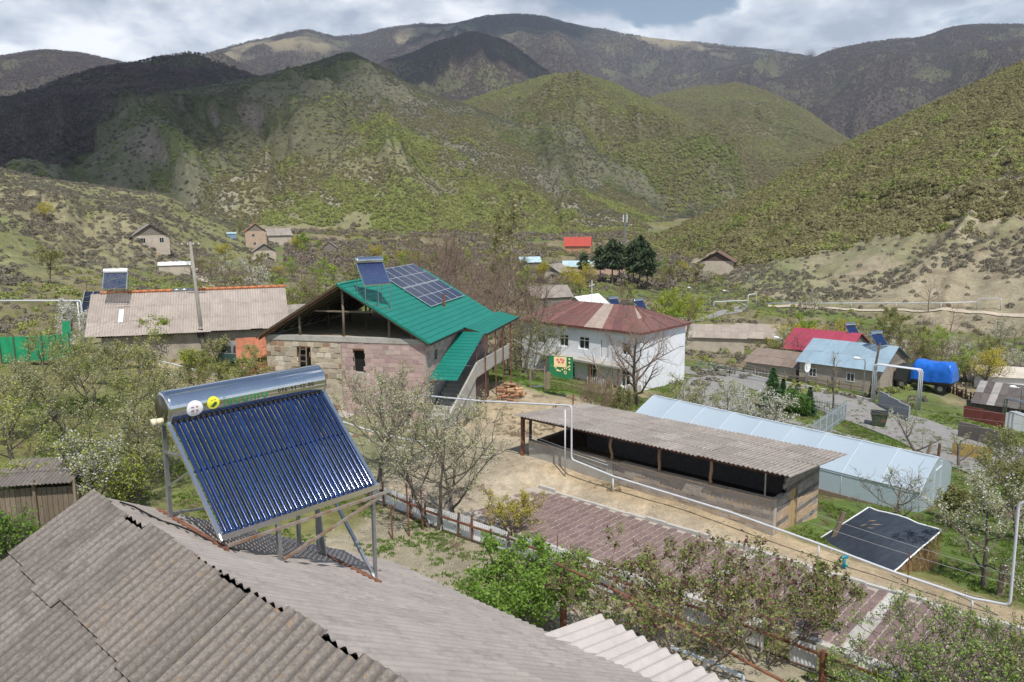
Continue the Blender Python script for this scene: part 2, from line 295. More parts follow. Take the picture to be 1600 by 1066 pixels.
def terrain(x, y, want_layer=False):
    r = np.hypot(x, y); az = np.arctan2(x, y)
    h = base_h(x, y); lay = np.full(h.shape, -1); tt = np.zeros(h.shape); b0 = h.copy()
    shp = h.shape; X, Y, R, AZ = x.ravel(), y.ravel(), r.ravel(), az.ravel(); h = h.ravel(); lay = lay.ravel(); tt = tt.ravel(); b0 = h.copy()
    for i, l in enumerate(LAYERS):
        sel = np.nonzero((AZ > l['az'][0] - .05) & (AZ < l['az'][-1] + .05) & (R > l['F'].min() * .7) & (R < l['D'].max() * 1.9))[0]
        if len(sel) == 0: continue
        x, y, r, az, bs = X[sel], Y[sel], R[sel], AZ[sel], b0[sel]
        jit = (fbm(x / (l['sc'] * 3), y / (l['sc'] * 3), 40 + i, 3) - .5) * .25
        D = _sm(l['az'], l['D'], az); zc = _sm(l['az'], l['z'], az); Fo = _sm(l['faz'], l['F'], az) * (1 + jit)
        edge = sstep(l['az'][0] - .05, l['az'][0], az) * (1 - sstep(l['az'][-1], l['az'][-1] + .05, az))
        t = np.clip((r - Fo) / np.maximum(D - Fo, 1), 0, 1); fz = bs - 1 + (l['fz'] - bs) * sstep(600, 1200, r)
        z = np.where(r < D, fz + (zc - fz) * t ** l['p'], zc - (r - D) * l['back'])
        nz = (ridged(x / l['sc'], y / l['sc'], 7 * i, 5) - .62) * 1.5 + (fbm(x / l['sc'] * 1.7, y / l['sc'] * 1.7, 99 + i, 5) - .5)
        wob = 2.2 * (vnoise(r / l['sc'] * .8, az * 9, 5 + i) - .5) + l.get('skew', 0) * r / l['sc']
        gul = ridged(az * D / l['sc'] * 1.1 + wob, r / l['sc'] * .25, 60 + i, 4) - .6
        env = np.clip(np.sin(np.pi * np.clip(t, 0, 1) ** .8), 0, 1) * .95 + (.07 if l['D'].max() < 2000 else .13) * (t > .8)
        if l['name'] == 'cliff': env = env * (1 - .6 * sstep(.45, .7, t))
        z = z + (nz * .8 + gul * 2.0 * (1 - .7 * sstep(.6, .95, t))) * l['amp'] * env
        if l['name'] in ('cliff', 'dark'):   # rock terraces
            if l['name'] == 'cliff': m = sstep(.35, .5, t) * (1 - sstep(.74, .86, t)) * sstep(-.60, -.47, az) * (1 - sstep(-.36, -.28, az)) * .75; st = 20 + 9 * vnoise(x / 90, y / 90, 3)
            else: m = sstep(.6, .75, t) * (1 - sstep(.97, 1.0, t)) * .8; st = 38 + 10 * vnoise(x / 150, y / 150, 4)
            zq = np.floor(z / st) * st + st * sstep(.62, .95, z / st - np.floor(z / st)); z = z + (zq - z) * m
        z = z - (1 - edge) * 4000 - np.where(r < Fo * .9, 1e4, 0)
        hh = h[sel]; d = (z - hh); k = min(.02 * l['F'].mean(), 10)
        h[sel] = np.maximum(hh, z) + np.where(np.abs(d) < k, (k - np.abs(d)) ** 2 / (4 * k), 0)
        lay[sel] = np.where(d > 0, i, lay[sel]); tt[sel] = np.where(d > 0, t, tt[sel])
    h = h.reshape(shp); lay = lay.reshape(shp); tt = tt.reshape(shp)
    if want_layer: return h, lay, tt
    return h
STREET_U0, STREET_U1, STREET_N0, STREET_N1 = -23.5, 40., 22.45, 27.15
def hgt(x, y):  # scalar ground height
    return float(terrain(np.array([x], float), np.array([y], float))[0])
def hun(u, n): p = W(u, n); return hgt(p.x, p.y)
def gp(px, py, guess=0.):  # pixel -> point on the ground
    z = guess
    for _ in range(12):
        p = onz(px, py, z); z = .5 * z + .5 * hgt(p[0], p[1])
    p = onz(px, py, z); p[2] = hgt(p[0], p[1]); return Vector(p)
# polar grid: fine in front of the camera, coarse behind
_az = np.concatenate([np.radians(np.arange(-46, 46.01, .125)), np.radians(np.concatenate([np.arange(48, 180, 5), np.arange(-180, -47, 5)]))])
_az = np.sort(np.unique(np.round(_az, 6)))
_rr = [0.6]
while _rr[-1] < 9000:
    r = _rr[-1]; f = .05 if r < 8 else (.014 if r < 60 else (.011 if r < 1600 else .016)); _rr.append(r * (1 + f))
_rr = np.array(_rr); NA, NR = len(_az), len(_rr)
GX = np.outer(_rr, np.sin(_az)); GY = np.outer(_rr, np.cos(_az))
GH, GL, GT = terrain(GX, GY, True)
_u = GX * UX + GY * UY; _n2 = GX * NX + GY * NY
_st = sstep(STREET_U0 - 1.2, STREET_U0 + .3, _u) * (1 - sstep(STREET_U1, STREET_U1 + 1, _u)) * sstep(STREET_N0 - .7, STREET_N0 + .1, _n2) * (1 - sstep(STREET_N1 - .1, STREET_N1 + .7, _n2))
GH = GH * (1 - _st) + (-.14) * _st
_rd = np.hypot(GX, GY)
GH = GH + (fbm(GX / 3.5, GY / 3.5, 21, 4) - .5) * np.clip(_rd / 200, .10, .5) * (1 - _st)
# ------------------------------------------------------------------ ground colours (real-world base colours only)
def mixc(c, col, m): return c * (1 - m[..., None]) + np.array(col) * m[..., None]
def ground_colours():
    x, y = GX, GY; r = _rd; n1 = fbm(x / 9, y / 9, 1, 5); n2 = fbm(x / 30, y / 30, 2, 5); n3 = fbm(x / 2.2, y / 2.2, 3, 4); n4 = fbm(x / 90, y / 90, 4, 5); n5 = fbm(x / 260, y / 260, 5, 6)
    u, n = _u, _n2
    c = np.zeros(x.shape + (3,)) + np.array((.17, .165, .065))
    c = mixc(c, (.125, .155, .05), sstep(.44, .56, n2)); c = mixc(c, (.26, .22, .14), sstep(.52, .66, n1) * .8); c = mixc(c, (.10, .13, .04), sstep(.58, .7, n3) * .5)
    near = r < 75
    # dry soil of the garden below the near house, dirt lane along the street and the yard of the pink house
    def patch(u0, u1, n0, n1_, soft, col, k=1., nz=1.5):
        nonlocal c
        uu = u + (fbm(x / 2.5, y / 2.5, 8, 4) - .5) * nz * 2; nn = n + (fbm(x / 2.5, y / 2.5, 9, 4) - .5) * nz * 2
        m = sstep(u0 - soft, u0 + soft, uu) * (1 - sstep(u1 - soft, u1 + soft, uu)) * sstep(n0 - soft, n0 + soft, nn) * (1 - sstep(n1_ - soft, n1_ + soft, nn))
        c = mixc(c, col, m * k * near)
    patch(-25, -2, 8.5, 20.2, 1.0, (.345, .30, .225), .95); patch(-24, -16, 16.5, 21, 1.2, (.25, .22, .15), .6)
    patch(-70, -47, 22, 27.5, 1.5, (.37, .30, .20), .8); patch(-76, -45, 20, 24, 2., (.13, .16, .045), .7)
    patch(-45, -22, 21.8, 33, .9, (.40, .335, .245), .95, 1.2); patch(-41, -25, 31, 46.5, 1.2, (.385, .31, .215), .95); patch(-24, 20, 26.8, 29.6, .35, (.40, .315, .21), .97, .5)
    patch(-36, -24, 34, 41, 1.5, (.42, .335, .22), .8); patch(-45, -22, 21, 27, .8, (.31, .265, .205), .6, 1.)
    patch(-24, 10, 27.2, 27.9, .25, (.38, .33, .26), .6, .3)
    patch(-44, -36, 44, 49, 1., (.10, .17, .03), .8); patch(-48, -43, 36, 44, 1, (.11, .17, .035), .8)
    patch(-14, 20, 30.5, 42, .8, (.095, .15, .035), .85); patch(-9, 25, 42, 58, 1., (.085, .14, .03), .9); patch(-7, -3.5, 44, 49, .7, (.36, .30, .24), .9, .5)
    patch(-40, -28, 50, 60, 1, (.10, .155, .03), .8); patch(-20, -12, 64, 70.3, .4, (.085, .14, .03), .95, .4); patch(-26, -13, 79, 90, 1., (.11, .17, .035), .8, 1.); patch(-27, -17, 81, 88, 1.3, (.40, .35, .27), .85, 1.)
    patch(-14, 20, 84, 92, 1., (.26, .19, .12), .6); patch(-30, 30, 92, 112, 2., (.12, .175, .045), .85); patch(-70, -40, 92, 112, 2, (.12, .17, .04), .5)
    patch(-42, -30, 5, 30, 2., (.10, .145, .035), .55); patch(-30, -14.5, -8, 6.5, 1., (.085, .14, .03), .9)
    # far meadows of the valley
    m = sstep(.50, .58, n4) * (r > 120) * (GL < 0); c = mixc(c, (.125, .165, .05), m * .8)
    m = sstep(.44, .56, n1) * (r > 85) * (GL < 0); c = mixc(c, (.21, .17, .115), m * .65)
    gr = np.gradient(GH, axis=0) / np.gradient(np.broadcast_to(_rr[:, None], GH.shape), axis=0); steep = np.abs(gr)
    def lay(name):
        i = [l['name'] for l in LAYERS].index(name); return GL == i
    def put(name, cols):
        nonlocal c
        k = lay(name); cc = np.zeros(x.shape + (3,)) + np.array(cols[0])
        for col, m in cols[1:]: cc = mixc(cc, col, np.clip(m, 0, 1))
        c = np.where(k[..., None], cc, c)
    s = sstep
    put('left', [(.26, .235, .14), ((.20, .20, .095), s(.45, .6, n2)), ((.30, .25, .16), s(.52, .68, n1) * .8), ((.13, .11, .075), s(.56, .7, n3) * .55), ((.15, .18, .06), s(.5, .6, n4) * .5)])
    pt = s(.1, .35, GT)
    azd = np.degrees(np.arctan2(x, y))
    meadow = s(15.5, 17, azd + (n2 - .5) * 5) * (1 - s(20, 26, azd + GT * 14 + (n2 - .5) * 5)) * s(.05, .1, GT) * (1 - s(.36, .46, GT + (n1 - .5) * .15))
    put('right', [(.275, .24, .165), ((.215, .205, .12), s(.45, .6, n2)), ((.34, .285, .205), s(.56, .68, n1) * .7), ((.235, .21, .105), s(.42, .62, GT * .75 + n4 * .5)), ((.17, .125, .08), s(.55, .7, n3) * .5), ((.19, .215, .09), meadow * .75), ((.135, .17, .055), s(.62, .7, n4) * (1 - pt) * .9)])
    scree = s(.5, .6, n4 + (n1 - .5) * .25) ; rock = s(1.0, 1.7, steep)
    put('spur', [(.20, .19, .105), ((.285, .265, .20), scree * .9), ((.33, .30, .26), rock * .8), ((.13, .165, .035), s(.5, .64, n2) * (1 - scree) * .8)])
    put('cliff', [(.165, .16, .095), ((.215, .205, .14), s(.48, .62, n4)), ((.12, .14, .055), s(.50, .62, n2) * .8), ((.33, .275, .245), s(1.0, 1.7, steep) * .85)])
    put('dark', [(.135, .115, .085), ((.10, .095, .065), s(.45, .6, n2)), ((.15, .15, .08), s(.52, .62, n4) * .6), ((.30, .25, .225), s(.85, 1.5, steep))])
    put('mid', [(.20, .185, .105), ((.135, .175, .045), s(.5, .62, n4) * .8), ((.26, .23, .17), s(.62, .7, n2) * .7), ((.125, .10, .07), s(.5, .66, n5) * .6)])
    put('knoll', [(.19, .175, .10), ((.12, .16, .045), s(.5, .62, n4) * .7), ((.27, .24, .19), s(.62, .7, n2) * .7), ((.12, .095, .07), s(.5, .66, n5) * .6)])
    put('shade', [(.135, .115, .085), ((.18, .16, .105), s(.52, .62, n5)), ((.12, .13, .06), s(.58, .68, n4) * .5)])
    up = s(.93, .99, GT)
    for nm in ('far_left', 'far', 'far_right'):
        put(nm, [(.105, .085, .078), ((.125, .105, .075), s(.45, .6, n5)), ((.145, .15, .08), s(.60, .68, fbm(x / 210, y / 210, 15, 6)) * .75), ((.30, .25, .16), s(.60, .68, fbm(x / 420, y / 420, 18, 6)) * (nm == 'far') * s(.55, .8, GT)), ((.08, .062, .06), s(.5, .6, fbm(x / 60, y / 60, 16, 4)) * .6)])
    put('snow', [(.10, .10, .12), ((.42, .45, .50), s(.45, .55, fbm(x / 160, y / 160, 17, 6)))])
    return np.clip(c, 0, 1)
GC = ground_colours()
def make_ground():
    idx = np.arange(NR * NA).reshape(NR, NA); nx = np.roll(idx, -1, axis=1)
    q = np.stack([idx[:-1], nx[:-1], nx[1:], idx[1:]], -1).reshape(-1, 4)[:, ::-1]
    me = bpy.data.meshes.new('ground'); me.vertices.add(NR * NA + 1); me.loops.add(len(q) * 4 + NA * 3); me.polygons.add(len(q) + NA)
    co = np.stack([GX, GY, GH], -1).reshape(-1, 3); co = np.vstack([co, [[0, 0, GH[0].mean()]]])
    me.vertices.foreach_set('co', co.ravel())
    cap = np.stack([np.full(NA, NR * NA), np.roll(idx[0], -1), idx[0]], -1)
    me.loops.foreach_set('vertex_index', np.concatenate([q.ravel(), cap.ravel()]))
    me.polygons.foreach_set('loop_start', np.concatenate([np.arange(len(q)) * 4, len(q) * 4 + np.arange(NA) * 3]))
    me.polygons.foreach_set('use_smooth', np.ones(len(q) + NA, bool)); me.update(calc_edges=True)
    a = me.color_attributes.new('tint', 'FLOAT_COLOR', 'POINT')
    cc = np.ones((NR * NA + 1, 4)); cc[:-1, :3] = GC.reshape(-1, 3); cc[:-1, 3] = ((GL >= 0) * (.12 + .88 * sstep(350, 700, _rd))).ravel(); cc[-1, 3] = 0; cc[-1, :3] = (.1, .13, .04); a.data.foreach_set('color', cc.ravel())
    m = bpy.data.materials.new('ground'); m.use_nodes = True; nt = m.node_tree; N = nt.nodes; L = nt.links; b = N['Principled BSDF']
    b.inputs['Roughness'].default_value = .95; b.inputs['Specular IOR Level'].default_value = .1
    at_ = N.new('ShaderNodeAttribute'); at_.attribute_name = 'tint'; tc = N.new('ShaderNodeTexCoord')
    res = at_.outputs['Color']
    for sc, lo, hi in ((.22, .72, 1.28), (2.1, .74, 1.26), (14, .8, 1.2)):
        nz = N.new('ShaderNodeTexNoise'); nz.inputs['Scale'].default_value = sc; nz.inputs['Detail'].default_value = 5; nz.inputs['Roughness'].default_value = .7; L.new(tc.outputs['Object'], nz.inputs['Vector'])
        mr = N.new('ShaderNodeMapRange'); mr.inputs['From Min'].default_value = .3; mr.inputs['From Max'].default_value = .7; mr.inputs['To Min'].default_value = lo; mr.inputs['To Max'].default_value = hi; L.new(nz.outputs['Fac'], mr.inputs[0])
        mx = N.new('ShaderNodeMix'); mx.data_type = 'RGBA'; mx.blend_type = 'MULTIPLY'; mx.inputs['Factor'].default_value = 1; L.new(res, mx.inputs['A']); L.new(mr.outputs[0], mx.inputs['B']); res = mx.outputs['Result']
    L.new(res, b.inputs['Base Color'])
    nz = N.new('ShaderNodeTexNoise'); nz.inputs['Scale'].default_value = 5; nz.inputs['Detail'].default_value = 8; nz.inputs['Roughness'].default_value = .75; L.new(tc.outputs['Object'], nz.inputs['Vector'])
    bp = N.new('ShaderNodeBump'); bp.inputs['Strength'].default_value = .5; bp.inputs['Distance'].default_value = .12; L.new(nz.outputs['Fac'], bp.inputs['Height'])
    n2 = N.new('ShaderNodeTexNoise'); n2.inputs['Scale'].default_value = .045; n2.inputs['Detail'].default_value = 9; n2.inputs['Roughness'].default_value = .72; L.new(tc.outputs['Object'], n2.inputs['Vector'])
    b2 = N.new('ShaderNodeBump'); b2.inputs['Distance'].default_value = 14; L.new(at_.outputs['Alpha'], b2.inputs['Strength']); L.new(n2.outputs['Fac'], b2.inputs['Height']); L.new(bp.outputs[0], b2.inputs['Normal']); L.new(b2.outputs[0], b.inputs['Normal'])
    o = link('ground', me, m); tag(o, 'hilly valley terrain of soil, grass, scree and rock around the village', None, None, 'structure')
make_ground()
# ------------------------------------------------------------------ visibility of the terrain from the lens (plus slack) for scattering
_el = (GH - CZ) / _rd; VISM = np.maximum.accumulate(np.vstack([np.full((1, NA), -9), _el[:-1]]), axis=0)
def grid_at(arr, az, r, nearest=False):
    ia = np.clip(np.searchsorted(_az, az) - 1, 0, NA - 2); ir = np.clip(np.searchsorted(_rr, r) - 1, 0, NR - 2)
    if nearest: return arr[ir, ia]
    fa = (az - _az[ia]) / (_az[ia + 1] - _az[ia]); fr = (r - _rr[ir]) / (_rr[ir + 1] - _rr[ir])
    return (arr[ir, ia] * (1 - fa) + arr[ir, ia + 1] * fa) * (1 - fr) + (arr[ir + 1, ia] * (1 - fa) + arr[ir + 1, ia + 1] * fa) * fr
# ------------------------------------------------------------------ scattered scrub (instances of a few small plants inside one object)
def shrub_proto(kind, rng):
    """small facets lying on the outside of a lumpy dome, so each plant has a lit and a shaded side"""
    V, Fc = [], []; n = dict(bush=60, bare=48, tree=60, tuft=18)[kind]; lump = rng.uniform(.72, 1.08, 7)
    for i in range(n):
        a = rng.uniform(0, 2 * math.pi); e = rng.uniform(-.1, 1); rr = rng.uniform(.78, 1.0) * lump[int(a / 6.2832 * 6.999)]; ce = math.sqrt(max(0, 1 - e * e)); out = np.array([math.cos(a) * ce, math.sin(a) * ce, e])
        if kind == 'tree': p = np.array([out[0] * .55 * rr, out[1] * .55 * rr, .8 + e * .85 * rr]); s = .30
        elif kind == 'tuft': p = np.array([out[0] * rr, out[1] * rr, .1 + e * .5 * rr]); s = .42
        else: p = np.array([out[0] * rr, out[1] * rr, .15 + e * .85 * rr]); s = .38 if kind == 'bush' else .36
        nr = out + rng.normal(size=3) * (.45 if kind != 'bare' else .6); nr /= np.linalg.norm(nr); t = np.cross(nr, rng.normal(size=3)); t /= np.linalg.norm(t)
        if kind in ('bare', 'tuft'): t = np.array([out[0] * .4, out[1] * .4, 1.]) + rng.normal(size=3) * .25; t /= np.linalg.norm(t); nr = np.cross(t, np.cross(nr, t))
        b = np.cross(nr, t); b /= np.linalg.norm(b) + 1e-9; k = len(V); s *= rng.uniform(.65, 1.2); w = .8 if kind != 'bare' else .42
        V += [p - b * s * w * .65 - t * s * .5, p + b * s * w * .65 - t * s * .42, p + t * s * .75]; Fc.append((k, k + 1, k + 2))
    return V, Fc
def scatter(name, label, pts, scl, kind, material, seed, variants=3):
    rng = np.random.default_rng(seed); V, Fc, vid = [], [], []
    for k in range(variants):
        v, f = shrub_proto(kind, rng); o = len(V); V += [tuple(q) for q in v]; Fc += [tuple(i + o for i in t) for t in f]; vid += [k] * len(v)
    np_, n = len(V), len(pts); me = bpy.data.meshes.new(name); me.vertices.add(np_ + n); me.loops.add(len(Fc) * 3); me.polygons.add(len(Fc))
    me.vertices.foreach_set('co', np.vstack([np.array(V), pts]).ravel()); me.loops.foreach_set('vertex_index', np.array(Fc).ravel())
    me.polygons.foreach_set('loop_start', np.arange(len(Fc)) * 3); me.update(calc_edges=True)
    def fa(nm, vals): a = me.attributes.new(nm, 'FLOAT', 'POINT'); a.data.foreach_set('value', np.array(vals, float))
    fa('plant', np.concatenate([np.array(vid) + 1.0, np.zeros(n)])); fa('size', np.concatenate([np.ones(np_), scl])); fa('turn', np.concatenate([np.zeros(np_), rng.uniform(0, 6.28, n)]))
    o = link(name, me, material); tag(o, label, None, None, 'stuff')
    g = bpy.data.node_groups.new(name, 'GeometryNodeTree'); g.interface.new_socket('Geometry', in_out='INPUT', socket_type='NodeSocketGeometry'); g.interface.new_socket('Geometry', in_out='OUTPUT', socket_type='NodeSocketGeometry')
    N, L = g.nodes, g.links; gi, go = N.new('NodeGroupInput'), N.new('NodeGroupOutput')
    def attr(nm): a = N.new('GeometryNodeInputNamedAttribute'); a.data_type = 'FLOAT'; a.inputs['Name'].default_value = nm; return a.outputs[0]
    pl = attr('plant'); jn = N.new('GeometryNodeJoinGeometry')
    def cmp(lo, hi):
        a = N.new('ShaderNodeMath'); a.operation = 'COMPARE'; a.inputs[1].default_value = (lo + hi) / 2; a.inputs[2].default_value = (hi - lo) / 2; L.new(pl, a.inputs[0]); return a.outputs[0]
    for k in range(variants):
        s = N.new('GeometryNodeSeparateGeometry'); L.new(gi.outputs[0], s.inputs[0]); L.new(cmp(k + .7, k + 1.3), s.inputs['Selection'])
        ti = N.new('GeometryNodeGeometryToInstance'); L.new(s.outputs[0], ti.inputs[0]); L.new(ti.outputs[0], jn.inputs[0])
    s = N.new('GeometryNodeSeparateGeometry'); L.new(gi.outputs[0], s.inputs[0]); L.new(cmp(-.3, .3), s.inputs['Selection'])
    ip = N.new('GeometryNodeInstanceOnPoints'); L.new(s.outputs[0], ip.inputs['Points']); L.new(jn.outputs[0], ip.inputs['Instance']); ip.inputs['Pick Instance'].default_value = True
    cx = N.new('ShaderNodeCombineXYZ'); L.new(attr('turn'), cx.inputs[2]); L.new(cx.outputs[0], ip.inputs['Rotation']); L.new(attr('size'), ip.inputs['Scale'])
    L.new(ip.outputs[0], go.inputs[0]); md = o.modifiers.new('scatter', 'NODES'); md.node_group = g
    return o
SC = dict(
 brown=leafmat('scrub_brown', (.17, .14, .115), (.30, .25, .20), .3), olive=leafmat('scrub_olive', (.20, .185, .085), (.36, .325, .16), .35),
 green=leafmat('scrub_green', (.22, .25, .075), (.40, .42, .14), .35), dark=leafmat('scrub_dark', (.125, .125, .08), (.22, .21, .14), .3), grey=leafmat('scrub_grey', (.16, .145, .11), (.29, .26, .20), .3),
 wood=leafmat('scrub_wood', (.135, .105, .10), (.235, .185, .17), .3))
LI = {l['name']: i for i, l in enumerate(LAYERS)}
def spots(layer, cand, dens, r0=None, r1=None, seed=0, slack=.012):
    rng = np.random.default_rng(seed); l = LAYERS[LI[layer]]
    a0, a1 = max(-.66, l['az'][0]), min(.66, l['az'][-1]); R0 = r0 or l['F'].min() * .85; R1 = r1 or l['D'].max() * 1.02
    az = rng.uniform(a0, a1, cand); r = np.sqrt(rng.uniform(R0 ** 2, R1 ** 2, cand))
    ok = (grid_at(GL, az, r, True) == LI[layer]); z = grid_at(GH, az, r); vis = (z + 3 - CZ) / r > grid_at(VISM, az, r) - slack * 60 / r - .001; ok &= vis
    x, y = r * np.sin(az), r * np.cos(az); t = grid_at(GT, az, r)
    ok &= rng.uniform(0, 1, cand) < dens(x, y, t, np.degrees(az)); return np.stack([x, y, z], -1)[ok]
def sizes(n, lo, hi, seed): return lo + (hi - lo) * np.random.default_rng(seed).beta(1.6, 2.6, n)
nz_ = lambda s, k: (lambda x, y: fbm(x / s, y / s, k, 4))
def all_scrub():
    S = sstep
    def go(name, label, layer, cand, dens, kind, m, lo, hi, seed, **kw):
        p = spots(layer, cand, dens, seed=seed, **kw)
        if len(p) == 0: return
        p[:, 2] -= lo * .12; scatter(name, label, p, sizes(len(p), lo, hi, seed), kind, SC[m], seed)
    go('leafless_hillside_bushes', 'brown leafless bushes dotted over the grassy left hillside', 'left', 36000, lambda x, y, t, a: .07 + .28 * S(.48, .62, fbm(x / 18, y / 18, 31, 4)), 'bush', 'grey', .35, 1.15, 101)
    go('low_hillside_scrub', 'low olive scrub on the grassy left hillside', 'left', 26000, lambda x, y, t, a: .08 + .3 * S(.5, .62, fbm(x / 16, y / 16, 32, 4)), 'bush', 'grey', .25, .75, 102)
    up = lambda x, y, t: S(.40, .56, t * .75 + fbm(x / 90, y / 90, 4, 5) * .5)
    go('hillside_thicket', 'dense olive brown thicket covering the upper right hill', 'right', 108000, lambda x, y, t, a: up(x, y, t) * (.22 + .5 * S(.42, .56, fbm(x / 14, y / 14, 61, 4))), 'bush', 'olive', 0.7, 2.0, 103)
    go('hillside_green_thicket', 'yellow green leafing shrubs among the right hill thicket', 'right', 64000, lambda x, y, t, a: .65 * up(x, y, t) * S(.46, .6, fbm(x / 26, y / 26, 33, 4)), 'bush', 'green', 0.6, 1.9, 104)
    go('slope_bushes', 'sparse dark bushes on the bare lower right slope', 'right', 90000, lambda x, y, t, a: (.05 + .45 * S(.52, .66, fbm(x / 20, y / 20, 34, 4))) * (1 - .8 * up(x, y, t)), 'bush', 'grey', .28, 1.0, 105)
    scr = lambda x, y: S(.5, .6, fbm(x / 90, y / 90, 4, 5) + (fbm(x / 9, y / 9, 1, 5) - .5) * .25)
    go('spring_green_shrubs', 'yellow green shrubs clothing the central hill', 'spur', 132000, lambda x, y, t, a: .8 * (1 - scr(x, y)) * S(.43, .55, fbm(x / 70, y / 70, 35, 4)) * S(.36, .52, fbm(x / 16, y / 16, 64, 4)), 'bush', 'green', 0.8, 2.2, 106)
    go('grey_scree_shrubs', 'small grey shrubs on the scree of the central hill', 'spur', 132000, lambda x, y, t, a: .16 + .3 * scr(x, y), 'bush', 'dark', 0.5, 1.3, 107)
    go('olive_hill_shrubs', 'olive brown shrubs on the central hill', 'spur', 80000, lambda x, y, t, a: .5 * S(.46, .6, fbm(x / 50, y / 50, 36, 4)), 'bush', 'olive', 0.7, 1.9, 108)
    go('plateau_scrub', 'dark scrub on the rocky plateau hill', 'cliff', 120000, lambda x, y, t, a: .15 + .45 * S(.46, .6, fbm(x / 70, y / 70, 37, 4)), 'bush', 'dark', 0.7, 1.9, 109)
    go('plateau_green_scrub', 'green shrubs on the rocky plateau hill', 'cliff', 45000, lambda x, y, t, a: .5 * S(.52, .62, fbm(x / 110, y / 110, 38, 4)), 'bush', 'green', 0.8, 2.2, 110)
    go('ridge_forest', 'leafless brown forest on the shadowed ridge', 'dark', 90000, lambda x, y, t, a: .3 + .5 * S(.42, .58, fbm(x / 120, y / 120, 39, 4)), 'tree', 'wood', 1.6, 3.6, 111)
    go('mid_hill_scrub', 'olive scrub on the hills in the middle distance', 'mid', 108000, lambda x, y, t, a: .25 + .5 * S(.42, .56, fbm(x / 32, y / 32, 62, 4)), 'bush', 'olive', 1.2, 3.0, 112)
    go('mid_hill_green_scrub', 'spring green shrubs on the hills in the middle distance', 'mid', 64000, lambda x, y, t, a: .75 * S(.46, .58, fbm(x / 130, y / 130, 40, 4)), 'bush', 'green', 1.2, 3.0, 113)
    go('knoll_scrub', 'brown and olive scrub on the far rounded knoll', 'knoll', 96000, lambda x, y, t, a: .25 + .5 * S(.42, .56, fbm(x / 40, y / 40, 63, 4)), 'bush', 'olive', 1.5, 3.6, 114)
    go('knoll_green_scrub', 'green shrubs on the far rounded knoll', 'knoll', 41600, lambda x, y, t, a: .7 * S(.48, .6, fbm(x / 150, y / 150, 41, 4)), 'bush', 'green', 1.5, 3.4, 115)
    go('shaded_hill_forest', 'brown forest on the cloud shaded hill', 'shade', 60000, lambda x, y, t, a: .25 + .6 * S(.42, .56, fbm(x / 170, y / 170, 42, 4)), 'tree', 'wood', 2.0, 4.5, 116)
    mead = lambda x, y: 1 - .8 * S(.60, .66, fbm(x / 210, y / 210, 15, 6))
    go('mountain_forest', 'leafless purple brown forest on the far mountain', 'far', 117000, lambda x, y, t, a: .8 * mead(x, y) * (1 - S(.59, .64, fbm(x / 420, y / 420, 18, 6)) * S(.5, .7, t)), 'tree', 'wood', 3.0, 6.5, 117)
    go('left_mountain_forest', 'leafless brown forest on the far left mountain', 'far_left', 48000, lambda x, y, t, a: .8 * mead(x, y), 'tree', 'wood', 2.8, 5.5, 118)
    go('right_mountain_forest', 'leafless brown forest on the far right mountain', 'far_right', 78000, lambda x, y, t, a: .8 * mead(x, y), 'tree', 'wood', 2.8, 5.5, 119)
all_scrub()
# ------------------------------------------------------------------ shared materials
M_galv = mat('galvanised_steel', (.42, .44, .46), .35, .12, 8, metal=.85)
M_rust = mat('rusty_steel', (.15, .062, .035), .85, scale=9, col2=(.25, .11, .06), bump=.3, bscale=60, band=((.07, .04, .03), 5, .5, .7))
M_white = mat('white_paint', (.74, .75, .76), .5, .06, 4)
M_pipe = mat('pipe_paint', (.55, .57, .60), .45, .07, 3)
M_wood = mat('weathered_wood', (.21, .165, .12), .85, .25, 5, bump=.4, bscale=30, stretch=(6, 6, .7), rnd=.2)
M_darkwood = mat('dark_old_wood', (.10, .068, .045), .9, .25, 4, bump=.4, bscale=25, rnd=.2)
M_conc = mat('concrete', (.40, .38, .345), .9, .16, 2.2, bump=.35, bscale=25, band=((.25, .23, .20), 1.1, .52, .7))
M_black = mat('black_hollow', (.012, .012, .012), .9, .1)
M_slate = mat('asbestos_light', (.345, .305, .28), .9, .10, 2.5, bump=.25, bscale=70, rnd=.07, band=((.235, .212, .196), 2.4, .50, .70))
M_slate_old = mat('asbestos_old', (.145, .127, .114), .95, scale=26, detail=8, col2=(.265, .232, .205), bump=.8, bscale=60, rnd=.15, band=((.12, .105, .095), 3.2, .50, .68))
M_slate_lichen = mat('asbestos_lichen', (.14, .122, .108), .95, scale=26, detail=8, col2=(.27, .235, .205), bump=.8, bscale=60, rnd=.1, band=((.30, .175, .06), 11, .57, .72))
